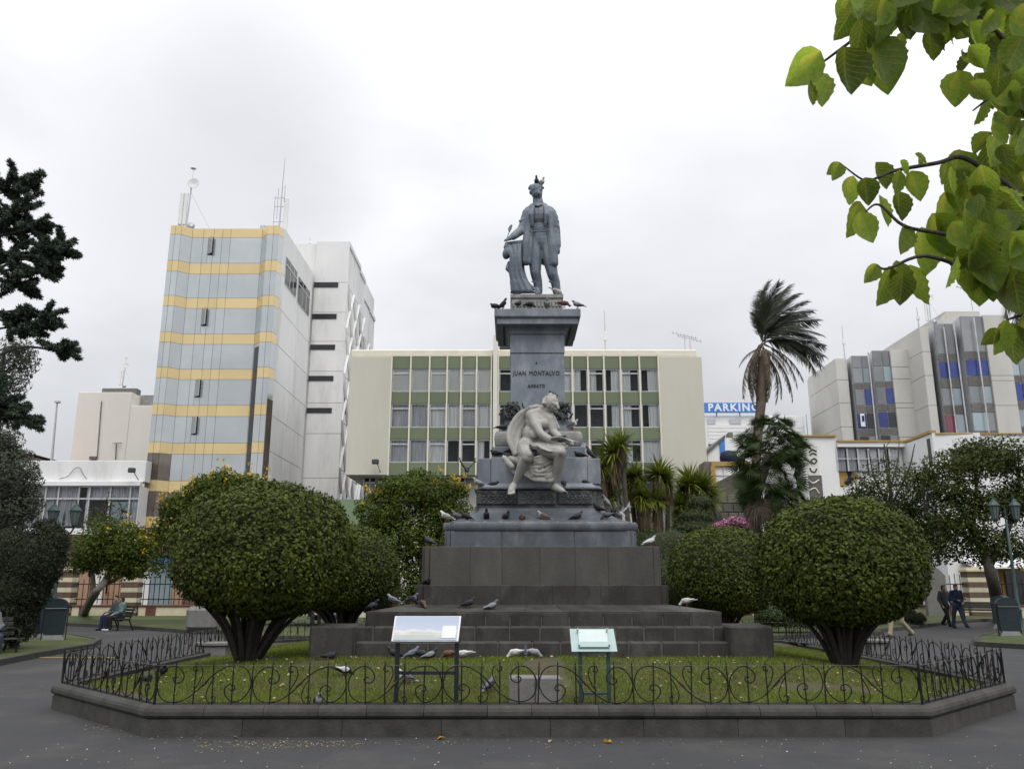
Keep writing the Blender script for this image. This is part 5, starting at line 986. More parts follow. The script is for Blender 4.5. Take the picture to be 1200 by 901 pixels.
# ================================================================ pigeons
def pigeon_parts(pose):
    a = dict(stand=.35, peck=-.12, upright=.85, crouch=.12, fly=.25)[pose]; q = Quaternion((0, 1, 0), -a); zc = .125 if pose != 'crouch' else .075
    def T(x, y, z): return q @ Vector((x, y, z)) + Vector((0, 0, zc))
    b = MB(); b.ell(T(0, 0, 0), (.115, .062, .068), q); b.ell(T(.06, 0, 0), (.07, .06, .066), q); b.cap(T(-.08, 0, .0), T(-.17, 0, .002), .045, .022)
    hd = dict(stand=(.125, 0, .235), peck=(.16, 0, .035), upright=(.085, 0, .29), crouch=(.11, 0, .135), fly=(.16, 0, .17))[pose]; hd = Vector(hd)
    b.cap(T(.08, 0, .02), hd, .045, .03); b.ell(hd + Vector((.006, 0, .004)), (.034, .028, .029))
    for k in range(-2, 3): b.cap(T(-.15, k * .006, 0), T(-.255, k * .017, -.004), .013, .009, 6)
    body = remesh(b, 'body', .0085, 1)
    wings = []
    for s_ in (-1, 1):
        b = MB()
        if pose == 'fly':
            b.ell(T(.0, s_ * .1, .1), (.075, .1, .014), Quaternion((1, 0, 0), s_ * .9)); b.ell(T(-.05, s_ * .17, .22), (.06, .11, .01), Quaternion((1, 0, 0), s_ * 1.1))
            for k in range(5): b.cap(T(-.02 - .02 * k, s_ * .17, .2), T(-.05 - .04 * k, s_ * (.2 + .01 * k), .34 - .03 * k), .012, .005, 5)
        else:
            b.ell(T(.005, s_ * .056, .012), (.1, .02, .05), q); b.cap(T(-.06, s_ * .05, .015), T(-.19, s_ * .018, .02), .03, .012, 7)
        wings.append(remesh(b, 'wing', .009, 1))
    b = MB(); dn = -.3 if pose != 'peck' else -.9; b.tube([hd + Vector((.028, 0, 0)), hd + Vector((.05, 0, dn * .03))], [.009, .002], 6); beak = b.mesh('beak'); beak.materials.append(M['p_beak'])
    legs = []
    for s_ in (-1, 1):
        b = MB()
        if pose != 'crouch':
            b.tube([(.0, s_ * .028, zc - .04), (.0, s_ * .03, .008)], .007, 5)
        for an in (-.5, 0, .5, PI): b.tube([(0, s_ * .03, .006), (.04 * math.cos(an), s_ * .03 + .04 * math.sin(an), .003)], [.006, .003], 4)
        me = b.mesh('leg'); me.materials.append(M['p_leg']); legs.append(me)
    for me in [body] + wings: me.materials.append(M['p_grey'])
    return body, wings, beak, legs
PG = {p: pigeon_parts(p) for p in ('stand', 'peck', 'upright', 'crouch', 'fly')}
def pigeon(label, loc, hd, pose, col, wing=None, s=.74, group='pigeons on the monument and lawn'):
    t = thing('pigeon', label, 'pigeon', loc, R(hd), group); b_, w_, k_, l_ = PG[pose]; t.scale = (s, s, s)
    o = link('body', b_, t); setmat(o, M['p_' + col])
    for w in w_: setmat(link('wing', w, t), M['p_' + (wing or col)])
    link('beak', k_, t)
    for l in l_: link('leg', l, t)
    return t
# ================================================================ pigeons, each where it sits
def perch(px, py, Y): return at(px, py, Y)
yT = YC - HC + .08; yL = YC - H6 + .22; yB = YC - H5 + .12; yU = YC - H7 + .15; yS = YC - H3 + .35
PL = [
 ('upright', 'dark', 629, 218.5, YS + .02, -100, 'upright pigeon with raised neck on the bronze man\'s head', 'pale'), ('stand', 'white', 634.5, 219, YS + .03, -60, 'smaller pale pigeon on the bronze man\'s head, beside the upright one', None),
 ('crouch', 'dark', 580.5, 361.8, yT, 175, 'crouching dark pigeon at the cornice end below the draped pillar', None), ('upright', 'black', 589, 361.8, yT, 10, 'black pigeon stretching its neck on the cornice end below the draped pillar', None),
 ('stand', 'dark', 607, 361, yT, 60, 'dark pigeon against the carved plinth under the bronze man\'s bent arm', None), ('peck', 'black', 621, 362, yT, -40, 'black pigeon pecking at the middle of the high cornice', None), ('stand', 'pale', 641, 361.8, yT, -90, 'pale pigeon facing out from the high cornice below the bronze trousers', 'dark'),
 ('peck', 'brown', 661, 360.5, yT + .1, -15, 'brown pigeon beside the white one on the high cornice', None), ('stand', 'grey', 677, 361.8, yT, 160, 'grey pigeon alone at the high cornice end nearest the antenna mast', 'pale'), ('peck', 'white', 654, 347, YS - .35, 40, 'white pigeon bending down by the bronze shoe', None),
 ('stand', 'dark', 648, 468, YM - .15, 125, 'dark pigeon on the marble youth\'s head', None), ('stand', 'dark', 625, 532, YM - .62, 125, 'dark blue pigeon on the marble youth\'s knee', None), ('crouch', 'black', 657, 517, YM - .5, 15, 'black pigeon lying on the marble paper sheet', None),
 ('stand', 'white', 671, 503, YC - h_[3] + .1, -25, 'white-breasted pigeon on the moulding beside the carved laurel', 'grey'), ('crouch', 'black', 581, 534, YC - H8 + .15, 175, 'flat black pigeon on the pier top near the marble cape', None), ('stand', 'dark', 598, 533, YC - H8 + .05, 20, 'dark pigeon squeezed between the cape and the pier', None), ('crouch', 'dark', 589, 503.5, YC - h_[3] + .1, 10, 'dark pigeon on the round moulding beside the cape', None),
 ('crouch', 'black', 679, 536, YC - H8 + .1, 200, 'black pigeon on the pier top nearest the yuccas', None), ('upright', 'dark', 692, 536.5, YC - H8 + .12, 170, 'dark pigeon with tail raised at the pier corner nearest the yuccas', None),
 ('stand', 'pale', 561, 571, yU, 180, 'pale pigeon at the corner of the carved band by the blossom tree', None), ('crouch', 'black', 578, 571, yU - .05, 0, 'long black pigeon on the carved band near the marble toes', None), ('stand', 'dark', 660, 571, yU, 100, 'dark pigeon behind the marble foot', None), ('stand', 'black', 686, 571, yU, 190, 'black pigeon on the carved band before the pier foot', None), ('peck', 'dark', 699, 570, yU + .2, 200, 'dark pigeon at the far corner of the carved band above the flock', None),
 ('stand', 'black', 702, 601, YC - H6 + .5, 150, 'black pigeon on the sloping marble below the band corner', None), ('upright', 'pale', 711, 594, YC - H7 + .6, 200, 'pale pigeon behind the black one by the band corner', None), ('peck', 'dark', 712, 609, yL, 200, 'dark pigeon pecking on the round moulding near its end by the yuccas', 'grey'), ('fly', 'pale', 727, 608, yL + .1, 110, 'pale pigeon landing with raised wings at the moulding end by the yuccas', None),
 ('stand', 'white', 523, 610.5, yL, 175, 'white pigeon at the end of the round moulding by the blossom tree', 'pale'), ('stand', 'grey', 536, 610, yL + .2, 190, 'grey pigeon just behind the white one', None), ('stand', 'black', 546, 610.5, yL, 150, 'black pigeon with drooping tail next to the grey one on the moulding', None), ('upright', 'black', 570, 610.5, yL, -90, 'upright black pigeon facing out from the long moulding', None),
 ('stand', 'dark', 593, 610.5, yL, -60, 'round dark pigeon below the marble toes on the long moulding', None), ('crouch', 'brown', 612, 610.5, yL, -100, 'fluffed brownish pigeon in the middle of the long moulding', 'dark'), ('stand', 'pale', 637, 610.5, yL, 175, 'grey-brown pigeon in profile on the moulding below the carved panel', 'brown'), ('stand', 'dark', 676, 610.5, yL, 10, 'dark pigeon in profile on the moulding, head towards the yuccas', None),
 ('fly', 'black', 547, 556, YC - H6 + .3, 100, 'black pigeon in the air with wings raised beside the carved band', None), ('stand', 'dark', 503, 640, yB, 150, 'dark pigeon with a white tail tip on the big block by the blossom tree', None), ('stand', 'pale', 762, 640, yB, 20, 'grey and white pigeon at the end of the big block by the clipped hedge', 'white'),
 ('crouch', 'black', 500, 685, YC - H4 + .12, -60, 'small black pigeon on the narrow ledge under the big block', None), ('stand', 'dark', 437, 716, yS - .1, -30, 'dark pigeon with white wing marks on the end corner of the upper step', 'grey'), ('stand', 'pale', 461, 709, yS + .5, 170, 'pale pigeon behind the corner one on the upper step', 'grey'), ('stand', 'grey', 483, 708, yS + .4, -20, 'grey pigeon on the upper step just behind the brown walker', 'dark'),
 ('peck', 'brown', 495, 713, yS + .1, -60, 'brown pigeon walking tail-down on the upper step above the picture board', 'dark'), ('stand', 'dark', 549, 713, yS + .05, 0, 'dark pigeon walking on the upper step towards the grey one', None), ('stand', 'grey', 576, 716, yS - .1, 15, 'grey pigeon walking ahead on the upper step, nearest the middle', 'pale'), ('peck', 'white', 805, 710, yS + .6, 170, 'white pigeon alone at the far end of the upper step', None)]
for po, co_, px, py, Y_, hd, lb, wg in PL: pigeon(lb, perch(px, py, Y_), hd, po, co_, wg)
def bed_at(px, py):
    z = .3
    for _ in range(6): p = ground(px, py, z); z = bedz(p.x, p.y)
    if abs(p.x - XC) < H3 + .95: p.y = min(p.y, YC - H3 - (.74 if abs(p.x - XC) < H3 - .05 else .95)); z = bedz(p.x, p.y)
    return Vector((p.x, p.y, z))
for po, co_, px, py, hd, lb, wg in [
 ('stand', 'pale', 374, 797, -70, 'pale-breasted pigeon in the grass behind the scrolls left of the picture board', 'dark'), ('peck', 'black', 403, 781, 20, 'black and white pigeon pecking in the grass before the cheek block', 'white'), ('crouch', 'dark', 396, 769, 10, 'dark pigeon sheltering against the cheek block', None), ('stand', 'white', 476, 785, 200, 'white-backed pigeon seen between the legs of the picture board', 'grey'),
 ('stand', 'dark', 468, 768, 200, 'dark pigeon half behind the picture board leg', None), ('stand', 'grey', 486, 769, 30, 'grey pigeon with lifted tail in the group under the picture board', None), ('peck', 'dark', 494, 771, -10, 'dark pigeon pecking beside the grey-winged one under the picture board', None), ('stand', 'dark', 504, 774, 0, 'grey-winged pigeon in the middle under the picture board', 'pale'), ('peck', 'brown', 528, 770, 180, 'brown pigeon near the board\'s second leg', None), ('peck', 'white', 546, 767, 170, 'white pigeon at the step just past the board\'s second leg', None),
 ('stand', 'grey', 573, 789, 60, 'large grey pigeon with white wing bar standing in the grass by the stone block', 'dark'), ('peck', 'white', 604, 769, 170, 'pinkish white pigeon at the foot of the lowest step', None), ('peck', 'pale', 624, 769, 0, 'pale grey pigeon next to the pinkish one at the lowest step', None), ('stand', 'dark', 615, 766, 90, 'dark pigeon between the two pale ones at the lowest step', None),
 ('peck', 'black', 930, 758, 10, 'black pigeon on the grass beside the cheek block near the round shrub', None), ('peck', 'dark', 944, 759, 15, 'dark pigeon just ahead of the black one near the round shrub', None), ('stand', 'black', 191, 793, -60, 'black pigeon behind the bars at the shaded lawn corner', None), ('crouch', 'dark', 172, 799, -40, 'dark pigeon crouching by the chamfered fence at the lawn corner', None)]:
    pigeon(lb, bed_at(px, py) , hd, po, co_, wg)
# ================================================================ signs and stone block behind the front fence
yq = BY0 + .32
def sign_legs(t, xs, y, z0, z1, w, m):
    for x in xs: mb = MB(); mb.cbox(x - w, x + w, y - w, y + w, z0, z1, .006); mb.build('leg', m, t)
zq0 = .28
p0, p1 = at(462, 752, yq), at(540, 752, yq); t0 = at(460, 722, yq + .3)
pt = thing('picture_board', 'slanted information board with a pale printed view on two dark legs', 'sign', (at(500, 820, yq).x, yq, zq0)); ox, oz = pt.location.x, zq0
xa_, xb2 = at(465, 780, yq + .1).x - ox, at(535, 780, yq + .1).x - ox; sign_legs(pt, (xa_, xb2), .12, 0, at(500, 745, yq + .12).z - oz, .026, M['signframe'])
mb = MB(); mb.cbox(xa_ + .027, xb2 - .027, .1, .14, at(500, 789, yq).z - oz - .02, at(500, 789, yq).z - oz + .02, .004); mb.build('crossbar', M['signframe'], pt)
L0, L1, U0, U1 = at(458.5, 751, yq), at(537, 751, yq), at(463, 721.5, yq + .30), at(540.5, 721.5, yq + .30)
def slab(name, m, parent, q, th, ins=0.0, lift=0.0):
    a, b, d, c = [Vector(p) - parent.location for p in q]; n = (b - a).cross(d - a).normalized(); ce = (a + b + c + d) / 4; P = [p + (ce - p).normalized() * ins + n * lift for p in (a, b, c, d)]
    mb = MB(); mb.hexa([p - n * th for p in P] + P); return mb.build(name, m, parent)
slab('board', M['signalu'], pt, (L0, L1, U0, U1), .03)
m = D.materials.new('printed_view'); m.use_nodes = True; t_ = m.node_tree; L = t_.links.new; pb = t_.nodes['Principled BSDF']; pb.inputs['Roughness'].default_value = .12
tc_ = N('ShaderNodeTexCoord', t_); sp_ = N('ShaderNodeSeparateXYZ', t_); L(tc_.outputs['Generated'], sp_.inputs[0]); n1 = N('ShaderNodeTexNoise', t_); n1.inputs['Scale'].default_value = 5; n1.inputs['Detail'].default_value = 6; L(tc_.outputs['Generated'], n1.inputs[0]); a1 = N('ShaderNodeMath', t_, operation='MULTIPLY_ADD'); a1.inputs[1].default_value = .5; L(n1.outputs[0], a1.inputs[0]); L(sp_.outputs[2], a1.inputs[2])
cr_ = N('ShaderNodeValToRGB', t_); e_ = cr_.color_ramp.elements; e_[0].position = .25; e_[0].color = (.33, .36, .42, 1); e_[1].position = 1.15 if False else 1.0; e_[1].color = (.33, .37, .46, 1)
for po_, c_ in ((.42, (.36, .385, .36, 1)), (.55, (.46, .46, .42, 1)), (.63, (.54, .54, .53, 1)), (.72, (.37, .41, .5, 1))): q = e_.new(po_); q.color = c_
L(a1.outputs[0], cr_.inputs[0]); L(cr_.outputs[0], pb.inputs['Base Color']); M['print'] = m
slab('printed_view', M['print'], pt, (L0, L1, U0, U1), .004, .025, .006)
W0 = L0.lerp(L1, .74).lerp(U0.lerp(U1, .74), .1); W1 = L0.lerp(L1, .95).lerp(U0.lerp(U1, .95), .1); W2 = L0.lerp(L1, .74).lerp(U0.lerp(U1, .74), .58); W3 = L0.lerp(L1, .95).lerp(U0.lerp(U1, .95), .58); slab('text_box', M['signalu'], pt, (W0, W1, W2, W3), .004, 0, .011)
gt = thing('glass_sign', 'small slanted frosted glass plaque on two green steel posts', 'sign', (at(695, 820, yq).x, yq, zq0)); ox = gt.location.x
xa_, xb2 = at(680.5, 790, yq + .06).x - ox, at(713.5, 790, yq + .06).x - ox
sign_legs(gt, (xa_, xb2), .08, 0, at(690, 762, yq + .08).z - zq0, .022, M['steelgreen']); mb = MB(); mb.cbox(xa_ + .023, xb2 - .023, .06, .1, at(690, 813, yq).z - zq0 - .015, at(690, 813, yq).z - zq0 + .015, .004); mb.build('crossbar', M['steelgreen'], gt); mb = MB(); mb.cbox(xa_ - .03, xb2 + .03, .05, .12, at(690, 763, yq).z - zq0 - .02, at(690, 763, yq).z - zq0 + .01, .004); mb.build('crossbar', M['signframe'], gt)
L0, L1, U0, U1 = at(670, 763, yq - .02), at(723.5, 763, yq - .02), at(667.5, 736.5, yq + .22), at(719, 736.5, yq + .22)
slab('glass_plate', M['glassplate'], gt, (L0, L1, U0, U1), .012)
def inn(u, v): return L0.lerp(L1, u).lerp(U0.lerp(U1, u), v)
slab('plaque', M['plate'], gt, (inn(.18, .38), inn(.82, .38), inn(.18, .92), inn(.84, .92)), .006, 0, .012); slab('ledge', M['glassplate'], gt, (inn(.17, .13), inn(.83, .13), inn(.17, .36), inn(.83, .36)), .02, 0, .03)
for u, v in ((.17, .2), (.83, .2), (.17, .88), (.83, .88)): q = inn(u, v) - gt.location; mb = MB(); mb.cap(q + Vector((0, -.02, .0)), q + Vector((0, -.05, .03)), .011, None, 8); mb.build('stud', M['galv'], gt)
sb = thing('stone_block', 'plain grey square stone block standing between the two signs', 'block', (at(627, 825, yq + .1).x, yq + .12, .26)); ww = (at(657, 810, yq).x - at(595.5, 810, yq).x) / 2; hz_ = at(627, 793.5, yq).z - .26; mb = MB(); mb.cbox(-ww, -.004, -.12, .2, 0, hz_, .012); mb.build('slab', M['stonebox'], sb); mb = MB(); mb.cbox(.004, ww, -.122, .2, 0, hz_ - .003, .012); mb.build('slab', M['stonebox'], sb)
# low stone seats behind the front shrubs
for px, py, lb, w_ in ((250, 768, 'low pale stone seat block between the fence and the left round shrub', .33), (1028, 764, 'low pale stone block beside the stems of the right round shrub', .24)):
    p = bed_at(px, py); t = thing("stone_bench", lb, "stone bench", p); mb = MB(); mb.cbox(-w_, w_, -.2, .2, .2, .27, .015); mb.build('top_slab', M['stonebox'], t); mb = MB(); mb.cbox(-w_ + .04, w_ - .04, -.16, .16, -.05, .198, .015); mb.build('base', M['stonebox'], t)
p = ground(236, 742); t = thing('worn_pillar', 'stumpy whitewashed stone post on the lawn beyond the biggest left shrub', 'post', p + Vector((0, 0, .1))); mb = MB(); mb.cbox(-.55, .55, -.3, .3, 0, .85, .2); mb.build('block', M['stonebox'], t)
# ================================================================ street furniture
def litter_bin(label, px, py, rz):
    p = ground(px, py, .12); t = thing('litter_bin', label, 'bin', p, rz, 'rounded dark green litter bins on concrete feet')
    prof = [(.30 * math.cos(a), 1.0 + .2 * math.sin(a)) for a in np.linspace(0, PI, 9)] + [(-.26, .16), (.26, .16)]
    mb = MB(); mb.prism(prof, -.22, .22); mb.build('body', M['binpaint'], t); mb = MB(); mb.prism([(x * .93, z * .93 + .04) for x, z in prof[:9]] + [(-.25, .9), (.25, .9)], -.24, -.221); mb.build('hood', M['binpaint'], t)
    mb = MB(); mb.tube([(-.28, -.235, .9), (.28, -.235, .9)], .02, 6); mb.build('rim', M['binpaint'], t)
    mb = MB(); mb.hexa([(-.3, -.28, 0), (.3, -.28, 0), (.3, .28, 0), (-.3, .28, 0), (-.16, -.16, .3), (.16, -.16, .3), (.16, .16, .3), (-.16, .16, .3)]); mb.build('foot', M['stonebox'], t)
    for s_ in (-1, 1): mb = MB(); mb.box(s_ * .315 - .015, s_ * .315 + .015, -.05, .05, 0, 1.0); mb.build('bracket', M['binpaint'], t)
    return t
litter_bin('dark litter bin with hooded top beside the dark topiary, nearer the path', 62, 750, R(25)); litter_bin('second litter bin partly behind the one by the dark topiary', 51, 747, R(70))
litter_bin('dark green litter bin with rounded hood near the lamp post by the spreading tree', 1184, 745, R(-20)); litter_bin('litter bin half behind its twin near the spreading tree', 1177, 736, R(-50))
def lamp(label, px, py, Y_, hpx, gap, rz=0):
    p = ground(px, py); top = at(px, hpx, p.y).z; t = thing('street_lamp', label, 'lamp', p, rz, 'green double-lantern street lamps'); zt = top - .55
    mb = MB(); mb.lathe([(.17, 0), (.17, .12), (.11, .2), (.1, .75), (.13, .8), (.075, .9), (.055, zt * .6), (.045, zt)], n=10); mb.build('pole', M['lamppaint'], t, smooth=True)
    mb = MB(); mb.tube(catmull([(-gap, 0, zt - .12), (-gap * .7, 0, zt - .3), (0, 0, zt - .22), (gap * .7, 0, zt - .3), (gap, 0, zt - .12)], 5), .03, 6); mb.build('arm', M['lamppaint'], t)
    mb = MB(); mb.lathe([(.05, zt), (.06, zt + .05), (.03, zt + .1), (.045, zt + .2), (.005, zt + .5)], n=8); mb.build('finial', M['lamppaint'], t)
    for s_ in (-1, 1):
        l = MB(); l.lathe([(.05, zt - .12), (.08, zt - .08), (.1, zt - .02)], (s_ * gap, 0, 0), 8); l.lathe([(.22, zt + .46), (.22, zt + .485), (.12, zt + .6), (.1, zt + .62), (.07, zt + .7), (.025, zt + .73), (.015, zt + .88)], (s_ * gap, 0, 0), 8); lo = l.build('lantern', M['lamppaint'], t)
        g_ = MB(); g_.lathe([(.095, zt - .02), (.18, zt + .46)], (s_ * gap, 0, 0), 8); g_.build('lantern_glass', M['lampglass'], lo)
        b_ = MB()
        for k in range(8): a = 2 * PI * k / 8; b_.tube([(s_ * gap + .1 * math.cos(a), .1 * math.sin(a), zt - .02), (s_ * gap + .19 * math.cos(a), .19 * math.sin(a), zt + .46)], .011, 4)
        b_.build('lantern_bars', M['lamppaint'], lo)
lamp('green lamp post with two lanterns rising behind the litter bins and dark topiary', 58, 745, 0, 596, .39); lamp('green lamp post with two lanterns in front of the dark spreading tree', 1197, 742, 0, 590, .39)
lamp('smaller lamp post beside the striped pillar behind the empty bench', 1171, 722, 0, 640, .3)
def bench(label, p, rz, L_=1.6):
    t = thing('park_bench', label, 'bench', p, rz, 'slatted park benches')
    for k in range(4): mb = MB(); mb.cbox(-L_ / 2, L_ / 2, -.44 + .11 * k, -.35 + .11 * k, .42, .45, .008); mb.build('slat', M['bench'], t)
    for k in range(4): mb = MB(); y = .03 + .045 * k; mb.cbox(-L_ / 2, L_ / 2, y, y + .03, .5 + .11 * k, .59 + .11 * k, .008); mb.build('slat', M['bench'], t)
    for s_ in (-1, 1):
        mb = MB(); x = s_ * (L_ / 2 - .15); mb.tube(catmull([(x, -.42, 0), (x, -.38, .25), (x, -.42, .42), (x, 0, .42), (x, .06, .55), (x, .2, .95)], 4), .03, 6); mb.tube(catmull([(x, .2, 0), (x, .1, .22), (x, 0, .42)], 4), .03, 6); mb.tube(catmull([(x, -.42, .42), (x, -.42, .62), (x, -.2, .66), (x, .08, .64)], 4), .024, 6); mb.build('side_frame', M['iron'], t)
    return t
# couple on the bench
p = ground(141, 738); p.z = 0; bench('bench at the lawn edge with the couple sitting on it', p, R(-42)); dv = Vector((math.cos(R(-42)), math.sin(R(-42)), 0)); nv = Vector((math.sin(R(-42)), -math.cos(R(-42)), 0)) * -1
person('man with short dark hair in a dark jacket on the bench beside the woman', p + dv * -.3 - nv * .12, R(-42), 'sit', 'c_greyj', 'c_navy', face=.5, arms='lap', group=None); person('woman in a teal jacket leaning against the man on the bench', p + dv * .22 - nv * .12, R(-50), 'sit', 'c_teal', 'c_black', shoe='c_whitesh', face=-.6, arms='lap', s=.96)
# lone sitter by the topiary
p = ground(-26, 772); bench('bench under the dark topiary with a lone sitter', p, R(60)); dv = Vector((math.cos(R(60)), math.sin(R(60)), 0)); person('sitter in a striped top and jeans with red shoes under the dark topiary', p + Vector((math.sin(R(60)), -math.cos(R(60)), 0)) * .14 + dv * .0, R(60), 'sit', 'c_stripe', 'c_jeans', shoe='c_redsh', arms='lap', lean=-.1)
# pair behind the shrub
p = ground(384, 737); bench('bench behind the biggest left shrub with two people in blue', p, R(10)); dv = Vector((math.cos(R(10)), math.sin(R(10)), 0)); person('seated person in dark blue behind the biggest left shrub', p + dv * -.42 + Vector((0, -.13, 0)), R(10), 'sit', 'c_navy', 'c_black', face=.3, arms='lap'); person('seated person in a brighter blue top beside the cheek block', p + dv * .25 + Vector((0, -.13, 0)), R(0), 'sit', 'c_blue', 'c_navy', arms='bent')
# walkers
person('walking man in a dark grey jacket, the one nearer the round shrub', ground(1110, 734), R(20), 'walk', 'c_greyj', 'c_black', swing=1, arms='down', face=.3, s=1.0); person('walking man in a navy jacket and jeans holding a phone', ground(1125, 736), R(8), 'walk', 'c_navy', 'c_jeans', swing=-1, arms='bent', s=1.02)
person('person in khaki trousers partly hidden by the round shrub', ground(1055, 746), R(-70), 'walk', 'c_whitesh', 'c_khaki', swing=1.4, s=1.02)
bench('empty slatted bench behind the walking man in navy', ground(1150, 728), R(-35), 1.7)
q = ground(72, 770, .006); mb = MB(); mb.box(-1.3, 1.3, -.06, .06, 0, .003); tag(mb.build('yellow_kerb_line', M['yellow'], None, q), 'short worn yellow line painted on the path', 'painted line')
# gravestone-like grey stele seen beyond the far lawn
p = ground(1117, 726); t = thing('grey_stele', 'tall grey pointed stone slab standing behind the walking men', 'stone', Vector((p.x, 46, 0))); mb = MB(); mb.prism([(-.55, 0), (.55, 0), (.55, 2.2), (.2, 2.6), (-.2, 2.6), (-.55, 2.2)], -.15, .15); mb.build('slab', M['stonebox'], t)
# ================================================================ vegetation
def shrub(label, px, py_base, Y, pxl, pxr, pyt, pyb, n=30000, size=.062):
    base = at(px, py_base, Y); zb = bedz(base.x, base.y); base.z = zb
    t = thing('round_shrub', label, 'shrub', (base.x, base.y, zb), 0, 'clipped round shrubs on the monument lawn')
    zt = at(px, pyt, Y).z; z0 = at(px, pyb, Y).z; cxx = (at(pxl, 640, Y).x + at(pxr, 640, Y).x) / 2; rx = (at(pxr, 640, Y).x - at(pxl, 640, Y).x) / 2 - .13
    c = np.array([cxx, base.y, z0 + (zt - z0) * .42]); rt, rb = zt - c[2] - .06, c[2] - z0; off = np.array([base.x, base.y, zb])
    def rad(d):
        p = np.where(d[:, 2] > 0, 2.35, 2.15); rz = np.where(d[:, 2] > 0, rt, rb); return ((np.abs(d[:, 0]) / rx) ** p + (np.abs(d[:, 1]) / rx) ** p + (np.abs(d[:, 2]) / rz) ** p) ** (-1 / p)
    d = unit(rng.normal(size=(n, 3))); sd = px * .37
    nn = np.array([noise.noise(Vector(q) * 2.6 + Vector((sd, 0, 0))) * .045 + noise.noise(Vector(q) * 7 + Vector((sd, 3, 0))) * .045 + noise.noise(Vector(q) * 15 + Vector((sd, 3, 9))) * .03 for q in d])
    r = rad(d) * (1 + nn) - rng.random(n) ** 2 * .30
    C = c + d * r[:, None]; nrm = unit(d + np.array([0, 0, .35])) + rng.normal(size=(n, 3)) * .45
    me = leaf_mesh('crown', C - off, nrm, size, size * .6, fold=.18); me.materials.append(M['bush']); cr = link('crown', me, t)
    # loose shoots breaking the outline
    m_ = 900; d = unit(rng.normal(size=(m_, 3))); d = d[d[:, 2] > -.5]; C = c + d * (rad(d) * (1.0 + rng.random(len(d)) * .045))[:, None]
    me = leaf_mesh('loose_shoots', C - off, d + rng.normal(size=d.shape), size * 1.1, size * .5, axis=d); me.materials.append(M['bush']); link('loose_shoots', me, t)['kind'] = 'stuff'
    # twiggy dark heart
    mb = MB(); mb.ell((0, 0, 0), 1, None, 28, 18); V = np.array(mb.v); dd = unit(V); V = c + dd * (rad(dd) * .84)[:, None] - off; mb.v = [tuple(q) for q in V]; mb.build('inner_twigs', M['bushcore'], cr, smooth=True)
    for k in range(26):
        a = 2 * PI * k / 26 + rng.uniform(-.15, .15); rr = rng.uniform(.25, .72) * rx; p0 = Vector((.13 * math.cos(a), .13 * math.sin(a), -.02)); p2 = Vector((c[0] - off[0] + rr * math.cos(a), rr * math.sin(a), z0 - zb + rng.uniform(.25, .5)))
        p1 = p0.lerp(p2, .5) + Vector((-.08 * math.cos(a), -.08 * math.sin(a), .05)); mb = MB(); mb.tube(catmull([p0, p1, p2], 5), [.05 - .0025 * i for i in range(11)], 6); mb.build('stem', M['stembark'], t, smooth=True)
    return t
shrub('big clipped round shrub nearest the dark topiary, between it and the monument', 290, 776, 14.0, 199, 425, 563, 724, 34000, .072)
shrub('big clipped round shrub in front of the walking men and fan palm', 990, 776, 14.0, 880, 1085, 580, 734, 34000, .072)
shrub('clipped shrub half hidden behind the larger shrub beside the yellow-flowered tree', 400, 735, 20.4, 331, 473, 612, 717, 20000, .075)
shrub('clipped shrub peeping between the steps and the larger shrub in front of the stone gable', 847, 735, 20.4, 777, 915, 615, 722, 20000, .075)

# grass
nG = 150000; P = []
xs = rng.uniform(BX - BH + .2, BX + BH - .2, nG * 3); ys = BY0 + .25 + (rng.random(nG * 3) ** 1.7) * 9.5
keep = [i for i in range(nG * 3) if inset(xs[i], ys[i]) > .22 + .25 * max(0, noise.noise((xs[i] * 1.2, ys[i] * 1.2, 0)) + .2) and not (abs(xs[i] - XC) < H3 + .55 and ys[i] > YC - H3 - .55) and noise.noise((xs[i] * .9, ys[i] * .9, 5)) > -.42 and all((xs[i] - q[0]) ** 2 + (ys[i] - q[1]) ** 2 > (.42 + .2 * noise.noise((xs[i] * 2, ys[i] * 2, 1))) ** 2 for q in ((at(290, 776, 14).x, 14), (at(990, 776, 14).x, 14)))][:nG]
gx, gy = xs[keep], ys[keep]; gz = np.array([bedz(a, b) for a, b in zip(gx, gy)]) - .005; n = len(gx)
h = rng.uniform(.025, .06, n) * (1 + .4 * np.array([noise.noise((a * .7, b * .7, 9)) for a, b in zip(gx, gy)])); an = rng.uniform(0, PI, n); w = .005; ln = rng.normal(size=(n, 2)) * .022
B0 = np.stack([gx - w * np.cos(an), gy - w * np.sin(an), gz], 1); B1 = np.stack([gx + w * np.cos(an), gy + w * np.sin(an), gz], 1); Tt = np.stack([gx + ln[:, 0], gy + ln[:, 1], gz + h], 1)
me = npmesh('grass', np.stack([B0, B1, Tt], 1).reshape(-1, 3), np.arange(3 * n).reshape(n, 3)); me.materials.append(M['grass']); tag(link('grass', me), 'short green grass covering the lawn round the monument', 'grass', kind='stuff')
pts = [(rng.uniform(BX - 6, BX + 6), rng.uniform(BY0 + .3, BY0 + 4)) for _ in range(500)]; pts = [p for p in pts if inset(*p) > .3 and not (abs(p[0] - XC) < H3 + .6 and p[1] > YC - H3 - .6)]
C = np.array([(x, y, bedz(x, y) + .035) for x, y in pts]); me = leaf_mesh('lawn_petals', C, np.tile([[0, 0, 1.]], (len(C), 1)) + rng.normal(size=C.shape) * .3, .05, .035); me.materials.append(M['petal']); tag(link('lawn_petals', me), 'small fallen petals and dry leaves scattered over the grass', 'petals', kind='stuff')
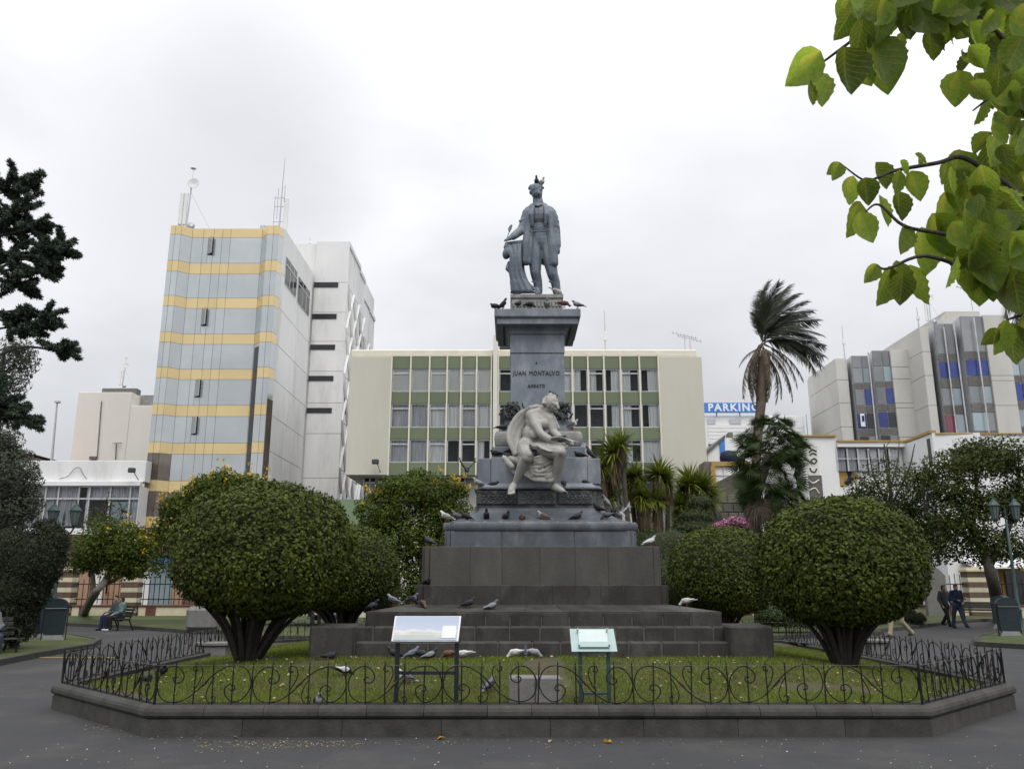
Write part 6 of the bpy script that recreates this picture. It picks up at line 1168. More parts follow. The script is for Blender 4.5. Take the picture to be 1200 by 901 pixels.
# specks over the paving, droppings on the ledges
pts = [];
for _ in range(420): q = ground(rng.uniform(-40, 1240), 862 + 60 * rng.random() ** .7 if rng.random() < .7 else rng.uniform(745, 850)); pts.append((q.x, q.y, .006))
C = np.array([p for p in pts if inset(p[0], p[1]) < -.05]); me = leaf_mesh('paving_specks', C, np.tile([[0, 0, 1.]], (len(C), 1)) + rng.normal(size=C.shape) * .2, .022, .016); me.materials.append(M['speck']); tag(link('paving_specks', me), 'tiny pale crumbs and grit scattered over the asphalt', 'grit', kind='stuff')
pts = []
for hh, zz0, n_ in LEDGES:
    for _ in range(n_):
        x = rng.uniform(-hh, hh); pts.append((XC + x, YC - hh + rng.uniform(.0, .12), zz0))
C = np.array(pts); me = leaf_mesh('pigeon_droppings', C, np.tile([[0, -.15, 1.]], (len(C), 1)) + rng.normal(size=C.shape) * .08, .07, .045, fold=.02); me.materials.append(M['speck']); tag(link('pigeon_droppings', me), 'pale pigeon droppings on the ledges of the monument', 'droppings', kind='stuff')
# leaf litter at the foot of the wall
pts = []
for a, b, nn_ in (((100, 846), (240, 862), 160), ((230, 868), (420, 867), 330), ((300, 867), (1000, 865), 160), ((880, 858), (1180, 832), 70)):
    for _ in range(nn_):
        t = rng.random(); q = ground(a[0] + (b[0] - a[0]) * t, a[1] + (b[1] - a[1]) * t + abs(rng.normal()) * 5 + 1); pts.append((q.x + rng.normal() * .05, q.y + rng.normal() * .03, .006))
C = np.array(pts); me = leaf_mesh('leaf_litter', C, np.tile([[0, 0, 1.]], (len(C), 1)) + rng.normal(size=C.shape) * .25, .02, .015); me.materials.append(M['petal']); tag(link('leaf_litter', me), 'yellow petals and dust swept against the foot of the planter wall', 'leaf litter', kind='stuff')
def fallen(px, py, L_, m, lb):
    q = ground(px, py, .012); me = leaf_mesh('fallen_leaf', np.zeros((1, 3)), np.array([[.1, -.2, 1.]]), L_, L_ * .6, fold=.35); me.materials.append(m); tag(link('fallen_leaf', me, None, q, rot=(0, 0, rng.uniform(0, 6))), lb, 'leaf')
fallen(517, 865, .1, M['litterleaf'], 'orange fallen leaf lying on the asphalt by the wall'); fallen(712, 869, .13, M['yflower'], 'yellow leaf on the asphalt in front of the glass sign'); fallen(276, 864, .09, M['c_whitesh'], 'white scrap on the asphalt below the wall corner'); fallen(645, 868, .08, M['petal'], 'small pale leaf on the asphalt below the stone block')

def tree(name, label, base, trunks, clumps, lm, leaf, r0=.12, bark='bark', group=None, flowers=None, fm='yflower', fsize=.16, cat='tree', flat=.5, lw=.5):
    """base on the ground; trunks: lists of points from it; clumps: (centre, radii, number of leaves)"""
    o = Vector(base); t = thing(name, label, cat, o, 0, group)
    tb = MB()
    for pts, ra, rb_ in trunks: P = catmull([Vector(p) - o for p in pts], 4); tb.tube(P, [ra + (rb_ - ra) * i / (len(P) - 1) for i in range(len(P))], 7)
    tb.build('trunk', M[bark], t, smooth=True); bm_ = MB(); Cs, Ns = [], []
    tips = [Vector(pts[-1]) for pts, _, _ in trunks] + [Vector(pts[-2]).lerp(Vector(pts[-1]), .5) for pts, _, _ in trunks]
    for c, r, n in clumps:
        c = Vector(c); p, d = blob_points(c, r, int(n * .78), .75); Cs.append(p - np.array(o)); Ns.append(d * (1 - flat) + np.array([0, 0, flat]) + rng.normal(size=p.shape) * .5)
        tp = min(tips, key=lambda q: (q - c).length)
        for k in range(5):
            e = c + Vector((rng.uniform(-.7, .7) * r[0], rng.uniform(-.7, .7) * r[1], rng.uniform(-.3, .8) * r[2])); bm_.tube(catmull([tp - o, tp.lerp(e, .5) - o + Vector((0, 0, .1 * r[2])), e - o], 3), [.028, .026, .024, .02, .016, .012, .006][:7], 4)
    bm_.build('branches', M[bark], t)
    me = leaf_mesh('crown', np.concatenate(Cs), np.concatenate(Ns), leaf, leaf * lw); me.materials.append(M[lm]); link('crown', me, t)
    if flowers:
        Cs, Ns, fill = [], [], []
        for c, r, n in flowers:
            p, d = blob_points(Vector(c) - Vector((0, 0, r * .6)), (r * 1.5, r * 1.5, r * 1.3), 60 + 26 * n, .8); fill.append((p - np.array(o), d + rng.normal(size=p.shape) * .5))
            for k in range(n):
                q = Vector(c) + Vector((rng.normal() * r, rng.normal() * r, rng.normal() * r * .7)); m_ = 9; Cs.append(np.array(q - o) + rng.normal(size=(m_, 3)) * fsize * .5); Ns.append(rng.normal(size=(m_, 3)))
        me = leaf_mesh('blossom', np.concatenate(Cs), np.concatenate(Ns), fsize * .75, fsize * .55); me.materials.append(M[fm]); link('blossom', me, t)
        me = leaf_mesh('flowering_shoots', np.concatenate([q[0] for q in fill]), np.concatenate([q[1] for q in fill]), leaf, leaf * lw); me.materials.append(M[lm]); link('flowering_shoots', me, t)
    return t
def cl(px, py, Y, rx, ry, n, dY=None):      # clump from pixels: radii in pixels
    s = mpp(px, py, Y); return (at(px, py, Y), (rx * s, (dY or rx * s), ry * s), n)
# yellow trumpet trees
Y = 38
tree('trumpet_tree', 'small forked tree with yellow blossom leaning over the bench couple', ground(97, 722), [([ground(97, 722), at(108, 700, Y), at(128, 675, Y), at(140, 655, Y)], .22, .1), ([at(108, 700, Y), at(109, 680, Y), at(105, 655, Y)], .14, .07), ([at(117, 688, Y), at(145, 672, Y), at(160, 650, Y)], .1, .05), ([at(112, 672, Y), at(118, 650, Y), at(122, 625, Y)], .09, .04)],
     [cl(112, 645, Y, 36, 24, 3600), cl(150, 645, Y, 32, 24, 3600), cl(100, 660, Y, 24, 14, 1500), cl(128, 622, Y, 30, 18, 2200), cl(165, 660, Y, 22, 18, 1500), cl(140, 668, Y, 24, 14, 1200)], 'yleaf', .15, bark='palebark', flowers=[(at(155, 619, Y), .5, 16), (at(168, 633, Y), .4, 14), (at(120, 648, Y), .25, 7), (at(175, 642, Y), .35, 8)], fsize=.15)
tree('bare_tree', 'thin nearly leafless twigs in front of the curtained window band', ground(122, 716), [([ground(122, 716), at(128, 660, 44), at(129, 625, 44), at(128, 596, 44)], .07, .02), ([at(129, 625, 44), at(140, 608, 44), at(148, 590, 44)], .04, .015), ([at(129, 615, 44), at(120, 600, 44), at(128, 578, 44)], .03, .012), ([at(140, 608, 44), at(152, 605, 44), at(155, 595, 44)], .03, .012), ([at(128, 630, 44), at(110, 610, 44), at(104, 600, 44)], .03, .012)],
     [cl(145, 600, 44, 12, 16, 110), cl(115, 605, 44, 18, 12, 320), cl(128, 590, 44, 10, 14, 60)], 'dleaf', .15)
Y = 36
tree('trumpet_tree', 'yellow-blossomed tree rising behind the biggest left shrub', ground(232, 725), [([ground(232, 725), at(234, 660, Y), at(238, 600, Y)], .2, .08), ([at(234, 650, Y), at(215, 610, Y)], .1, .05), ([at(236, 630, Y), at(265, 575, Y)], .1, .05)],
     [cl(252, 572, Y, 30, 18, 2600), cl(215, 595, Y, 26, 18, 1800), cl(282, 568, Y, 20, 12, 1100), cl(195, 625, Y, 20, 20, 900), cl(240, 590, Y, 40, 26, 2600), cl(188, 655, Y, 14, 22, 500)], 'yleaf', .16, flowers=[(at(283, 562, Y), .4, 20), (at(262, 552, Y), .35, 10), (at(225, 575, Y), .4, 10), (at(200, 590, Y), .45, 14), (at(240, 562, Y), .4, 8), (at(190, 612, Y), .4, 7), (at(298, 560, Y), .3, 8)], fsize=.15)
Y = 30
tree('trumpet_tree', 'broad leafy tree with yellow blossom between the shrub and the pedestal', ground(498, 740), [([ground(498, 740), at(497, 690, Y), at(494, 630, Y), at(494, 590, Y)], .2, .07), ([at(496, 660, Y), at(455, 600, Y)], .1, .04), ([at(496, 650, Y), at(530, 600, Y)], .1, .04)],
     [cl(495, 575, Y, 46, 22, 5200), cl(450, 600, Y, 36, 24, 4200), cl(520, 600, Y, 36, 28, 4600), cl(480, 625, Y, 44, 30, 4600), cl(520, 645, Y, 34, 26, 3200), cl(440, 620, Y, 24, 14, 1500), cl(460, 570, Y, 22, 12, 1300), cl(500, 680, Y, 26, 26, 2200), cl(482, 700, Y, 20, 18, 1600), cl(470, 660, Y, 26, 26, 2000), cl(490, 556, Y, 14, 8, 400)], 'yleaf', .125,
     flowers=[(at(528, 568, Y), .32, 22), (at(541, 571, Y), .2, 10), (at(500, 585, Y), .3, 8), (at(440, 580, Y), .22, 12), (at(452, 582, Y), .18, 8), (at(532, 592, Y), .12, 4), (at(425, 592, Y), .15, 4)], fsize=.12)
# grey olive tree, monkey puzzle, cypress topiary
Y = 31
tree('olive_tree', 'grey-green feathery tree standing behind the dark topiary', ground(-20, 738), [([ground(-20, 738), at(-18, 650, Y), at(-10, 560, Y), at(0, 470, Y), at(5, 410, Y)], .28, .06), ([at(-14, 600, Y), at(25, 560, Y)], .1, .04)],
     [cl(10, 560, Y, 36, 34, 6500), cl(5, 600, Y, 34, 24, 4000), cl(2, 520, Y, 24, 26, 2200), cl(0, 450, Y, 30, 34, 2600), cl(28, 425, Y, 18, 20, 650), cl(10, 485, Y, 16, 16, 600), cl(38, 590, Y, 14, 18, 700), cl(20, 410, Y, 22, 14, 700), cl(-40, 540, Y, 40, 60, 3500), cl(-30, 440, Y, 40, 50, 2500)], 'olive', .19, lw=.3, flat=.2)
Y = 27; base = ground(-35, 745)
mt = thing('monkey_puzzle_tree', 'dark monkey puzzle tree with drooping bottlebrush branches against the sky', 'tree', base, 0); mb = MB(); mb.tube([Vector((0, 0, 0)), at(-38, 500, Y) - base, at(-40, 150, Y) - base], [.3, .22, .1], 8); mb.build('trunk', M['bark'], mt, smooth=True)
def spiky(centre, n, r, L_):
    d = unit(rng.normal(size=(n, 3))); C = np.array(centre) + d * np.array(r) * (rng.random((n, 1)) ** .5); ax = d + np.array([.25, 0, .35]); return C, ax, L_
for tgt, r_px, mid in (((5, 225), 30, (-30, 240)), ((0, 270), 34, (-30, 285)), ((0, 470), 26, (-30, 470)), ((20, 213), 26, (-20, 225)), ((14, 250), 40, (-20, 262)), ((35, 268), 26, (-10, 280)), ((72, 290), 20, (30, 300)), ((50, 312), 20, (20, 305)), ((45, 318), 24, (0, 318)), ((20, 335), 30, (-10, 330)), ((50, 372), 25, (10, 365)), ((35, 390), 28, (0, 385)), ((70, 411), 21, (20, 408)), ((12, 380), 26, (-10, 375)), ((28, 490), 20, (-10, 480)), ((8, 300), 30, (-20, 300)), ((60, 296), 17, (30, 300)), ((15, 485), 20, (-12, 478))):
    c = at(*tgt, Y) - base; s = mpp(tgt[0], tgt[1], Y); r = 1.0 * r_px * s; st_ = at(-38, tgt[1] + 25, Y) - base; br = MB(); br.tube(catmull([st_, at(*mid, Y) - base, c], 4), [.05] * 4 + [.04] * 4 + [.02], 5); bo = br.build('branch', M['bark'], mt)
    Cc, Aa = [], []
    for k in range(13):
        dd = Vector((rng.normal() * .8 + .35, rng.normal(), rng.normal() * .6 + .15)).normalized(); e = c + dd * r * rng.uniform(.75, 1.15)
        m_ = 330; tt = rng.random(m_) ** .7; cen = np.array(c)[None] + (np.array(e) - np.array(c))[None] * tt[:, None]; dv = unit(rng.normal(size=(m_, 3)) * .9 + np.array(dd) * 1.0 + np.array([0, 0, .25])); Cc.append(cen + dv * .09); Aa.append(dv)
    Cc = np.concatenate(Cc); Aa = np.concatenate(Aa); me = leaf_mesh('needles', Cc, rng.normal(size=Cc.shape), .2, .04, axis=Aa, jitter=.1); me.materials.append(M['arau']); link('needles', me, bo)
Y = 22; base = ground(15, 765)
tt_ = thing('clipped_cypress', 'dark clipped cypress topiary with a curled trunk-like tip beside the litter bins', 'topiary', base, 0); b = MB()
s = mpp(20, 680, Y)
for (px, py, rx, rz) in ((10, 655, 34, 34), (38, 660, 32, 32), (-20, 665, 36, 40), (20, 690, 36, 26), (5, 715, 36, 20), (55, 648, 18, 30), (-30, 700, 40, 40), (15, 735, 22, 14)): b.ell(at(px, py, Y) - base, (rx * s, min(rx, 30) * s, rz * s), None, 14, 10)
b.chain([at(58, 650, Y) - base, at(66, 635, Y) - base, at(60, 621, Y) - base, at(48, 615, Y) - base, at(40, 616, Y) - base], [14 * s, 12 * s, 9 * s, 6 * s, 3 * s])
bme = remesh(b, 'clipped_form', .09, 3); bme.materials.append(M['bushcore']); link('clipped_form', bme, tt_)
V = np.array([v.co for v in bme.vertices]); Nn = np.array([v.normal for v in bme.vertices]); idx = rng.integers(0, len(V), 42000)
C = V[idx] + Nn[idx] * rng.uniform(-.03, .07, (len(idx), 1)) + rng.normal(size=(len(idx), 3)) * .045; me = leaf_mesh('crown', C, Nn[idx] + rng.normal(size=C.shape) * .8, .085, .03, axis=Nn[idx] + np.array([0, 0, .5]), jitter=.6); me.materials.append(M['topiary']); link('crown', me, tt_)
mb = MB(); mb.tube([(0, 0, 0), (0, 0, 1)], .12, 7); mb.build('trunk', M['bark'], tt_)
def hedge(name, label, parts_, Y, base, n, m='hedge', leaf=.07, cat='hedge'):
    t = thing(name, label, cat, base, 0); b = MB(); s = mpp(800, 620, Y)
    for (px, py, rx, rz) in parts_: b.ell(at(px, py, Y) - Vector(base), (rx * s, rx * s, rz * s), None, 14, 10)
    me = remesh(b, 'clipped_form', .1, 2); me.materials.append(M['bushcore']); link('clipped_form', me, t); V = np.array([v.co for v in me.vertices]); Nn = np.array([v.normal for v in me.vertices]); idx = rng.integers(0, len(V), n)
    C = V[idx] + Nn[idx] * rng.uniform(-.02, .06, (n, 1)) + rng.normal(size=(n, 3)) * .05; me = leaf_mesh('crown', C, Nn[idx] + rng.normal(size=C.shape) * .6, leaf, leaf * .55); me.materials.append(M[m]); link('crown', me, t); return t
hedge('tiered_topiary', 'clipped topiary of stacked rounded tiers at the edge of the yuccas', [(820, 590, 14, 9), (814, 606, 20, 7), (812, 620, 24, 8), (810, 638, 26, 12)], 33, ground(812, 740), 9000, cat='topiary')
hedge('clipped_hedge', 'dark clipped hedge mound between the pedestal and the rear shrub', [(790, 640, 20, 18), (775, 650, 22, 26), (800, 660, 30, 24), (786, 680, 40, 30)], 31, ground(785, 740), 9000)
hedge('small_shrub', 'small rounded shrubs just beside the pedestal block', [(752, 632, 10, 8), (762, 628, 8, 8), (757, 645, 18, 16)], 33, ground(757, 735), 5000)
hedge('low_hedge', 'low dark hedge on the lawn behind the right shrub and yellowish grass', [(925, 722, 20, 10), (950, 724, 16, 9), (905, 720, 18, 12)], 30, ground(925, 738), 7000); hedge('low_shrub', 'low dark shrub on the lawn beside the khaki trousers', [(1065, 722, 9, 7), (1075, 725, 8, 5)], 36, ground(1068, 730), 2500, 'topiary')
hedge('dark_shrub', 'dark hedge behind the seated pair in blue', [(385, 700, 50, 20), (345, 695, 40, 24), (440, 690, 30, 28)], 36, ground(390, 725), 9000, 'topiary')
# pink flowers
pk_ = thing('pink_flower_bush', 'pink blossoming bush at the foot of the stone gable', 'bush', ground(860, 726), 0); o = pk_.location.copy()
pp, dd = [], []
for px, py, r in ((850, 616, 10), (862, 612, 10), (872, 615, 9), (840, 620, 8)): a, d_ = blob_points(at(px, py, 44), (r * .045, .4, .35), 420, .6); pp.append(a - np.array(o)); dd.append(d_ + rng.normal(size=d_.shape) * .5)
me = leaf_mesh('blossom', np.concatenate(pp), np.concatenate(dd), .13, .1); me.materials.append(M['pink']); link('blossom', me, pk_)
a, d_ = blob_points(at(860, 640, 44), (1.4, .8, 1.3), 2500, .7); me = leaf_mesh('foliage', a - np.array(o), d_ + rng.normal(size=d_.shape) * .5, .16, .08); me.materials.append(M['dleaf']); link('foliage', me, pk_)
mb = MB()
for k in range(5): mb.tube([(rng.normal() * .1, rng.normal() * .1, 0), (rng.normal() * .7, rng.normal() * .3, 4.6)], [.05, .02], 5)
mb.build('stems', M['bark'], pk_)
# yuccas
def sword_mesh(n, L_, w, droop, up=.3):
    V = []; Fq = []
    for k in range(n):
        d = Vector((rng.normal(), rng.normal(), rng.normal() * .7 + up)).normalized(); s_ = d.cross(Vector((0, 0, 1))); s_ = s_.normalized() if s_.length > .1 else Vector((1, 0, 0)); l = L_ * rng.uniform(.75, 1.15); P = [d * l * t + Vector((0, 0, -droop * l * t * t)) for t in (.05, .5, 1)]
        n0 = len(V); V += [P[0] - s_ * w * .5, P[0] + s_ * w * .5, P[1] + s_ * w * .45, P[1] - s_ * w * .45, P[2]]; Fq += [(n0, n0 + 1, n0 + 2, n0 + 3), (n0 + 3, n0 + 2, n0 + 4)]
    me = D.meshes.new('leaf_rosette'); me.from_pydata([tuple(v) for v in V], [], Fq); me.update(); return me
ros = []; drp = []
for k in range(3): me = sword_mesh(270, .92, .045, .14); me.materials.append(M['yucca']); ros.append(me)
def skirt_mesh(n, L_, w):
    V, Fq = [], []
    for k in range(n):
        a = rng.uniform(0, 2 * PI); z = -rng.uniform(0, 1.0); r = rng.uniform(.12, .24); o_ = Vector((r * math.cos(a), r * math.sin(a), z)); tip = o_ + Vector((math.cos(a) * rng.uniform(.05, .25), math.sin(a) * rng.uniform(.05, .25), -L_ * rng.uniform(.6, 1.1))); s_ = Vector((-math.sin(a), math.cos(a), 0)) * w * .5
        n0 = len(V); V += [o_ - s_, o_ + s_, tip]; Fq.append((n0, n0 + 1, n0 + 2))
    me = D.meshes.new('dead_leaves'); me.from_pydata([tuple(v) for v in V], [], Fq); me.update(); return me
for k in range(2): me = skirt_mesh(230, .7, .06); me.materials.append(M['yuccadead']); drp.append(me)
def yucca(label, basepx, Y, heads, group='yuccas behind the monument'):
    base = ground(*basepx); base = Vector((base.x, Y, 0)); t = thing('yucca', label, 'yucca', base, 0, group)
    for (px, py, s, hang) in heads:
        c = at(px, py, Y + rng.uniform(-.4, .4)) - base; mb = MB(); mb.tube(catmull([Vector((rng.normal() * .15, 0, 0)), Vector((c.x * .75, c.y, c.z * .55)), c], 4), [.13, .12, .12, .11, .11, .1, .1, .09, .09], 6); mb.build('trunk', M['bark'], t, smooth=True)
        link('leaf_rosette', ros[rng.integers(3)], t, c, rot=(rng.normal() * .2, rng.normal() * .2, rng.uniform(0, 6)), scale=(s * 1.1, s * 1.1, s * 1.1)); 
        if hang: link('dead_leaves', drp[rng.integers(2)], t, c, rot=(0, 0, rng.uniform(0, 6)), scale=(s, s, s * hang))
yucca('tall yucca with shaggy brown skirt leaning towards the pedestal', (742, 735), 33, [(718, 530, 1.0, 1.0), (712, 545, .9, 1.3), (728, 520, .8, .9), (722, 582, .75, .5), (705, 548, .6, 1.4)])
yucca('yucca cluster in front of the last green window bay', (762, 735), 33.5, [(745, 558, .9, .9), (752, 580, .85, 1.2), (738, 560, .7, 1), (772, 556, .95, .9), (782, 562, .8, 1.0), (770, 585, .8, 1.8), (757, 585, .7, 1.6)])
yucca('yucca with broad green head just before the blank cream wall', (815, 735), 34.5, [(808, 566, 1.1, 1.1), (822, 572, 1.1, 1.0), (830, 582, .9, .9), (800, 575, .9, 1.1), (795, 592, .8, .8), (800, 605, .8, .6), (795, 615, .8, .5)])
# wind-blown feather palm
def frond_mesh(L_, leafl, n, curl, name='frond'):
    pts = [Vector((L_ * t * (1 - .12 * t), 0, L_ * (.25 * t - curl * t * t))) for t in np.linspace(0, 1, 12)]; mb = MB(); mb.tube(pts, [.03 - .002 * i for i in range(12)], 4, False); V, Fq = list(map(Vector, mb.v)), [tuple(f) for f in mb.f]
    for k in range(n):
        t = .12 + .88 * k / n; i = min(10, int(t * 11)); p = pts[i].lerp(pts[i + 1], t * 11 - i); d = (pts[i + 1] - pts[i]).normalized()
        for s_ in (-1, 1):
            l = leafl * (math.sin(PI * min(1, t * .8 + .2)) * .7 + .3) * rng.uniform(.8, 1.1); dr = (d * .75 + Vector((0, s_ * .6, -.25)) + Vector((rng.normal(), rng.normal(), rng.normal())) * .1).normalized(); q = p + dr * l * .55; e = p + dr * l + Vector((l * .15, 0, -.28 * l)); w = d.cross(dr).cross(dr).normalized() * .015
            n0 = len(V); V += [p - w, p + w, q + w, q - w, e]; Fq += [(n0, n0 + 1, n0 + 2, n0 + 3), (n0 + 3, n0 + 2, n0 + 4)]
    me = D.meshes.new(name); me.from_pydata([tuple(v) for v in V], [], Fq); me.update(); return me
fm_ = [frond_mesh(4.0, 1.05, 105, c) for c in (.35, .5, .65)]; dm_ = [frond_mesh(3.0, .42, 50, .45) for _ in range(2)]
for me in fm_: me.materials.append(M['palm'])
for me in dm_: me.materials.append(M['dead'])
Y = 42; base = Vector((at(884, 600, Y).x, Y, 0)); top = at(897, 405, Y)
tp_ = thing('feather_palm', 'tall palm with its dark fronds blown sideways by the wind', 'palm', base, 0); mb = MB(); mb.tube(catmull([Vector((0, 0, 0)), at(886, 560, Y) - base, at(892, 470, Y) - base, at(897, 412, Y) - base], 5), [.24] * 5 + [.24] * 5 + [.26, .28, .3, .32, .3, .2], 9); mb.build('trunk', M['dead'], tp_, smooth=True)
def frond(px, py, end, me, parent, base, Yj=.6, sc=1.0):
    c = at(px, py, Y) - base; e = at(*end, Y + rng.uniform(-Yj, Yj) * 2.5) - base; d = e - c; L0 = max((v.co.length for v in me.vertices)); x = d.normalized(); z = Vector((0, 0, 1)); y = z.cross(x).normalized(); z2 = x.cross(y); tp = max((v.co for v in me.vertices), key=lambda q: q.length); m4 = Matrix((x, y, z2)).transposed().to_4x4() @ Matrix.Rotation(rng.normal() * .3, 4, 'X') @ Matrix.Rotation(math.atan2(tp.z, tp.x), 4, 'Y'); o = link('frond', me, parent, c); o.rotation_euler = m4.to_euler(); s = d.length / L0 * sc; o.scale = (s, s, s); return o
ends = [(905, 325), (918, 326), (932, 332), (944, 342), (953, 352), (960, 366), (966, 380), (970, 396), (972, 410), (970, 425), (966, 436), (955, 400), (945, 372), (930, 352), (912, 345), (892, 340), (884, 352), (880, 365), (940, 400), (950, 385), (930, 380), (958, 445), (948, 430), (962, 420), (938, 345), (925, 340), (900, 350), (952, 372), (962, 400), (944, 418)]
for e in ends: frond(894 + rng.uniform(-3, 4), 398 + rng.uniform(-6, 6), e, fm_[rng.integers(3)], tp_, base)
for e in [(925, 462), (934, 458), (915, 470), (942, 450), (908, 476), (924, 440), (890, 470), (898, 474), (884, 468), (878, 458), (872, 470), (866, 432), (894, 482), (886, 480), (928, 474), (889, 455), (899, 460), (880, 440)]: frond(893 + rng.uniform(-4, 4), 405 + rng.uniform(-4, 6), e, dm_[rng.integers(2)], tp_, base, .12, 1.0)
# hanging frond of a palm that stands outside the frame
Y = 12; base = Vector((at(1330, 600, Y).x, Y, 0)); p2 = thing('feather_palm', 'palm whose dark frond tips hang into view behind the nearest leaves', 'palm', base, 0); mb = MB(); mb.tube([Vector((0, 0, 0)), at(1290, 250, Y) - base], [.22, .18], 8); mb.build('trunk', M['bark'], p2, smooth=True)
for e in [(1178, 388), (1190, 400), (1150, 330), (1205, 420), (1230, 440), (1400, 300), (1380, 200), (1270, 130), (1230, 180), (1340, 420)]: frond(1290, 255, e, fm_[2], p2, base, .3)
# fan palm
def fan_mesh(n=24, bt=.4):
    V, Fq = [], []; st_ = MB(); st_.tube([(0, 0, 0), (.3, 0, .03), (.62, 0, 0)], .014, 4, False); V += list(map(Vector, st_.v)); Fq += [tuple(f) for f in st_.f]
    for k in range(n):
        a = (k - (n - 1) / 2) / n * 3.5; d = Vector((math.cos(a) * math.cos(bt), math.sin(a), -math.cos(a) * math.sin(bt) - .06 + .12 * (k % 2))); s_ = Vector((-math.sin(a), math.cos(a), 0)); o_ = Vector((.6, 0, 0)); l = 1.0 * rng.uniform(.8, 1.1) * (1 - .25 * abs(a) / 1.75); w = .032
        n0 = len(V); V += [o_, o_ + d * l * .5 + s_ * w, o_ + d * l + Vector((.1 * l, 0, -.22 * l)), o_ + d * l * .5 - s_ * w]; Fq.append((n0, n0 + 1, n0 + 2, n0 + 3))
    me = D.meshes.new('fan_leaf'); me.from_pydata([tuple(v) for v in V], [], Fq); me.update(); return me
fans = [fan_mesh(24, b_) for b_ in (.25, .6, .95, 1.2)]
for me in fans: me.materials.append(M['fan'])
fdead = [fan_mesh(20, .2) for _ in range(2)]
for me in fdead: me.materials.append(M['dead'])
Y = 38; base = Vector((at(882, 620, Y).x, Y, 0)); fp = thing('fan_palm', 'dense bushy fan palm with a brown skirt of dead leaves', 'palm', base, 0); mb = MB(); mb.tube([Vector((0, 0, 0)), at(884, 590, Y) - base, at(902, 530, Y) - base], [.2, .22, .2], 8); mb.build('trunk', M['bark'], fp, smooth=True)
s = mpp(900, 540, Y)
for k in range(295):
    t = rng.random(); py = 486 + 98 * t ** .9; hw_ = (12 + 34 * min(1, (py - 478) / 40)) * (1 if py < 575 else .8); a = rng.uniform(0, 2 * PI); rr_ = .6 * math.sqrt(rng.random()); c = at(902 + rr_ * hw_ * math.cos(a), py + 6, Y) - base; c.y += rr_ * hw_ * s * math.sin(a)
    el = .9 - 1.15 * t + rng.normal() * .15; d = Vector((math.cos(a) * math.cos(el), math.sin(a) * math.cos(el), math.sin(el))); x = d; y = Vector((0, 0, 1)).cross(x).normalized(); z2 = x.cross(y); m4 = Matrix((x, y, z2)).transposed().to_4x4() @ Matrix.Rotation(rng.normal() * .9, 4, 'X') @ Matrix.Rotation(rng.normal() * .3, 4, 'Y'); sc = max(16, hw_) * s * .62 / 1.6
    link('fan_leaf', fans[k % 4], fp, c, rot=m4.to_euler(), scale=(sc, sc, sc))
for k in range(46):
    a = rng.uniform(0, 2 * PI); c = at(893 + 10 * math.cos(a), 578 + rng.uniform(-6, 6), Y) - base; c.y += .4 * math.sin(a); el = -1.15 + rng.normal() * .15; d = Vector((math.cos(a) * math.cos(el), math.sin(a) * math.cos(el), math.sin(el))); y = Vector((0, 0, 1)).cross(d).normalized(); m4 = Matrix((d, y, d.cross(y))).transposed().to_4x4(); sc = rng.uniform(.75, 1.0)
    link('dead_fan_leaf', fdead[k % 2], fp, c, rot=m4.to_euler(), scale=(sc, sc, sc))
# dark trees on the right, bare twigs among them
Y = 34
tree('street_tree', 'large dark spreading tree in front of the faceted glass offices', ground(1172, 728), [([ground(1172, 728), at(1166, 690, Y), at(1150, 640, Y), at(1130, 600, Y)], .3, .1), ([at(1158, 665, Y), at(1185, 610, Y), at(1195, 560, Y)], .16, .06), ([at(1150, 640, Y), at(1110, 615, Y), at(1085, 600, Y)], .12, .05), ([at(1140, 620, Y), at(1145, 570, Y)], .1, .04)],
     [cl(1130, 545, Y, 50, 20, 3600), cl(1175, 535, Y, 36, 24, 2800), cl(1110, 575, Y, 40, 18, 2600), cl(1160, 590, Y, 40, 20, 3000), cl(1085, 560, Y, 20, 12, 700), cl(1195, 580, Y, 30, 36, 3000), cl(1120, 610, Y, 44, 26, 3600), cl(1150, 640, Y, 38, 24, 2600), cl(1100, 640, Y, 26, 22, 1300), cl(1190, 640, Y, 24, 26, 1400), cl(1230, 580, Y, 40, 50, 3000), cl(1140, 525, Y, 26, 14, 900)], 'dleaf', .15, flat=.4)
Y = 36
tree('street_tree', 'thin half-bare tree with upright twigs above the round shrub', ground(1050, 724), [([ground(1050, 724), at(1048, 660, Y), at(1046, 610, Y), at(1042, 560, Y), at(1036, 520, Y)], .16, .03), ([at(1046, 600, Y), at(1025, 560, Y), at(1018, 528, Y)], .06, .02), ([at(1046, 590, Y), at(1065, 550, Y), at(1072, 520, Y)], .06, .02), ([at(1047, 620, Y), at(1085, 570, Y)], .06, .02), ([at(1044, 570, Y), at(1052, 540, Y), at(1054, 512, Y)], .04, .012), ([at(1030, 570, Y), at(1005, 560, Y), at(998, 552, Y)], .04, .015), ([at(1042, 560, Y), at(1035, 535, Y), at(1043, 515, Y)], .03, .012), ([at(1040, 580, Y), at(1012, 575, Y), at(1000, 578, Y)], .04, .015)],
     [cl(1015, 575, Y, 26, 20, 1300), cl(1060, 590, Y, 34, 26, 2200), cl(1085, 620, Y, 28, 30, 1900), cl(1040, 560, Y, 36, 24, 700), cl(1000, 590, Y, 18, 12, 600), cl(1070, 560, Y, 26, 20, 700), cl(1078, 650, Y, 22, 24, 1000), cl(1030, 600, Y, 30, 16, 900)], 'dleaf', .14, flat=.3)
tree('street_tree', 'bushy tree behind the yellow mural circle and bare twigs', ground(1015, 718), [([ground(1015, 718), at(1010, 660, 42), at(1008, 610, 42)], .16, .06)], [cl(1010, 600, 42, 22, 16, 1500), cl(1040, 610, 42, 30, 18, 1700), cl(990, 600, 42, 14, 12, 700), cl(1060, 630, 42, 30, 26, 1800)], 'dleaf', .17)
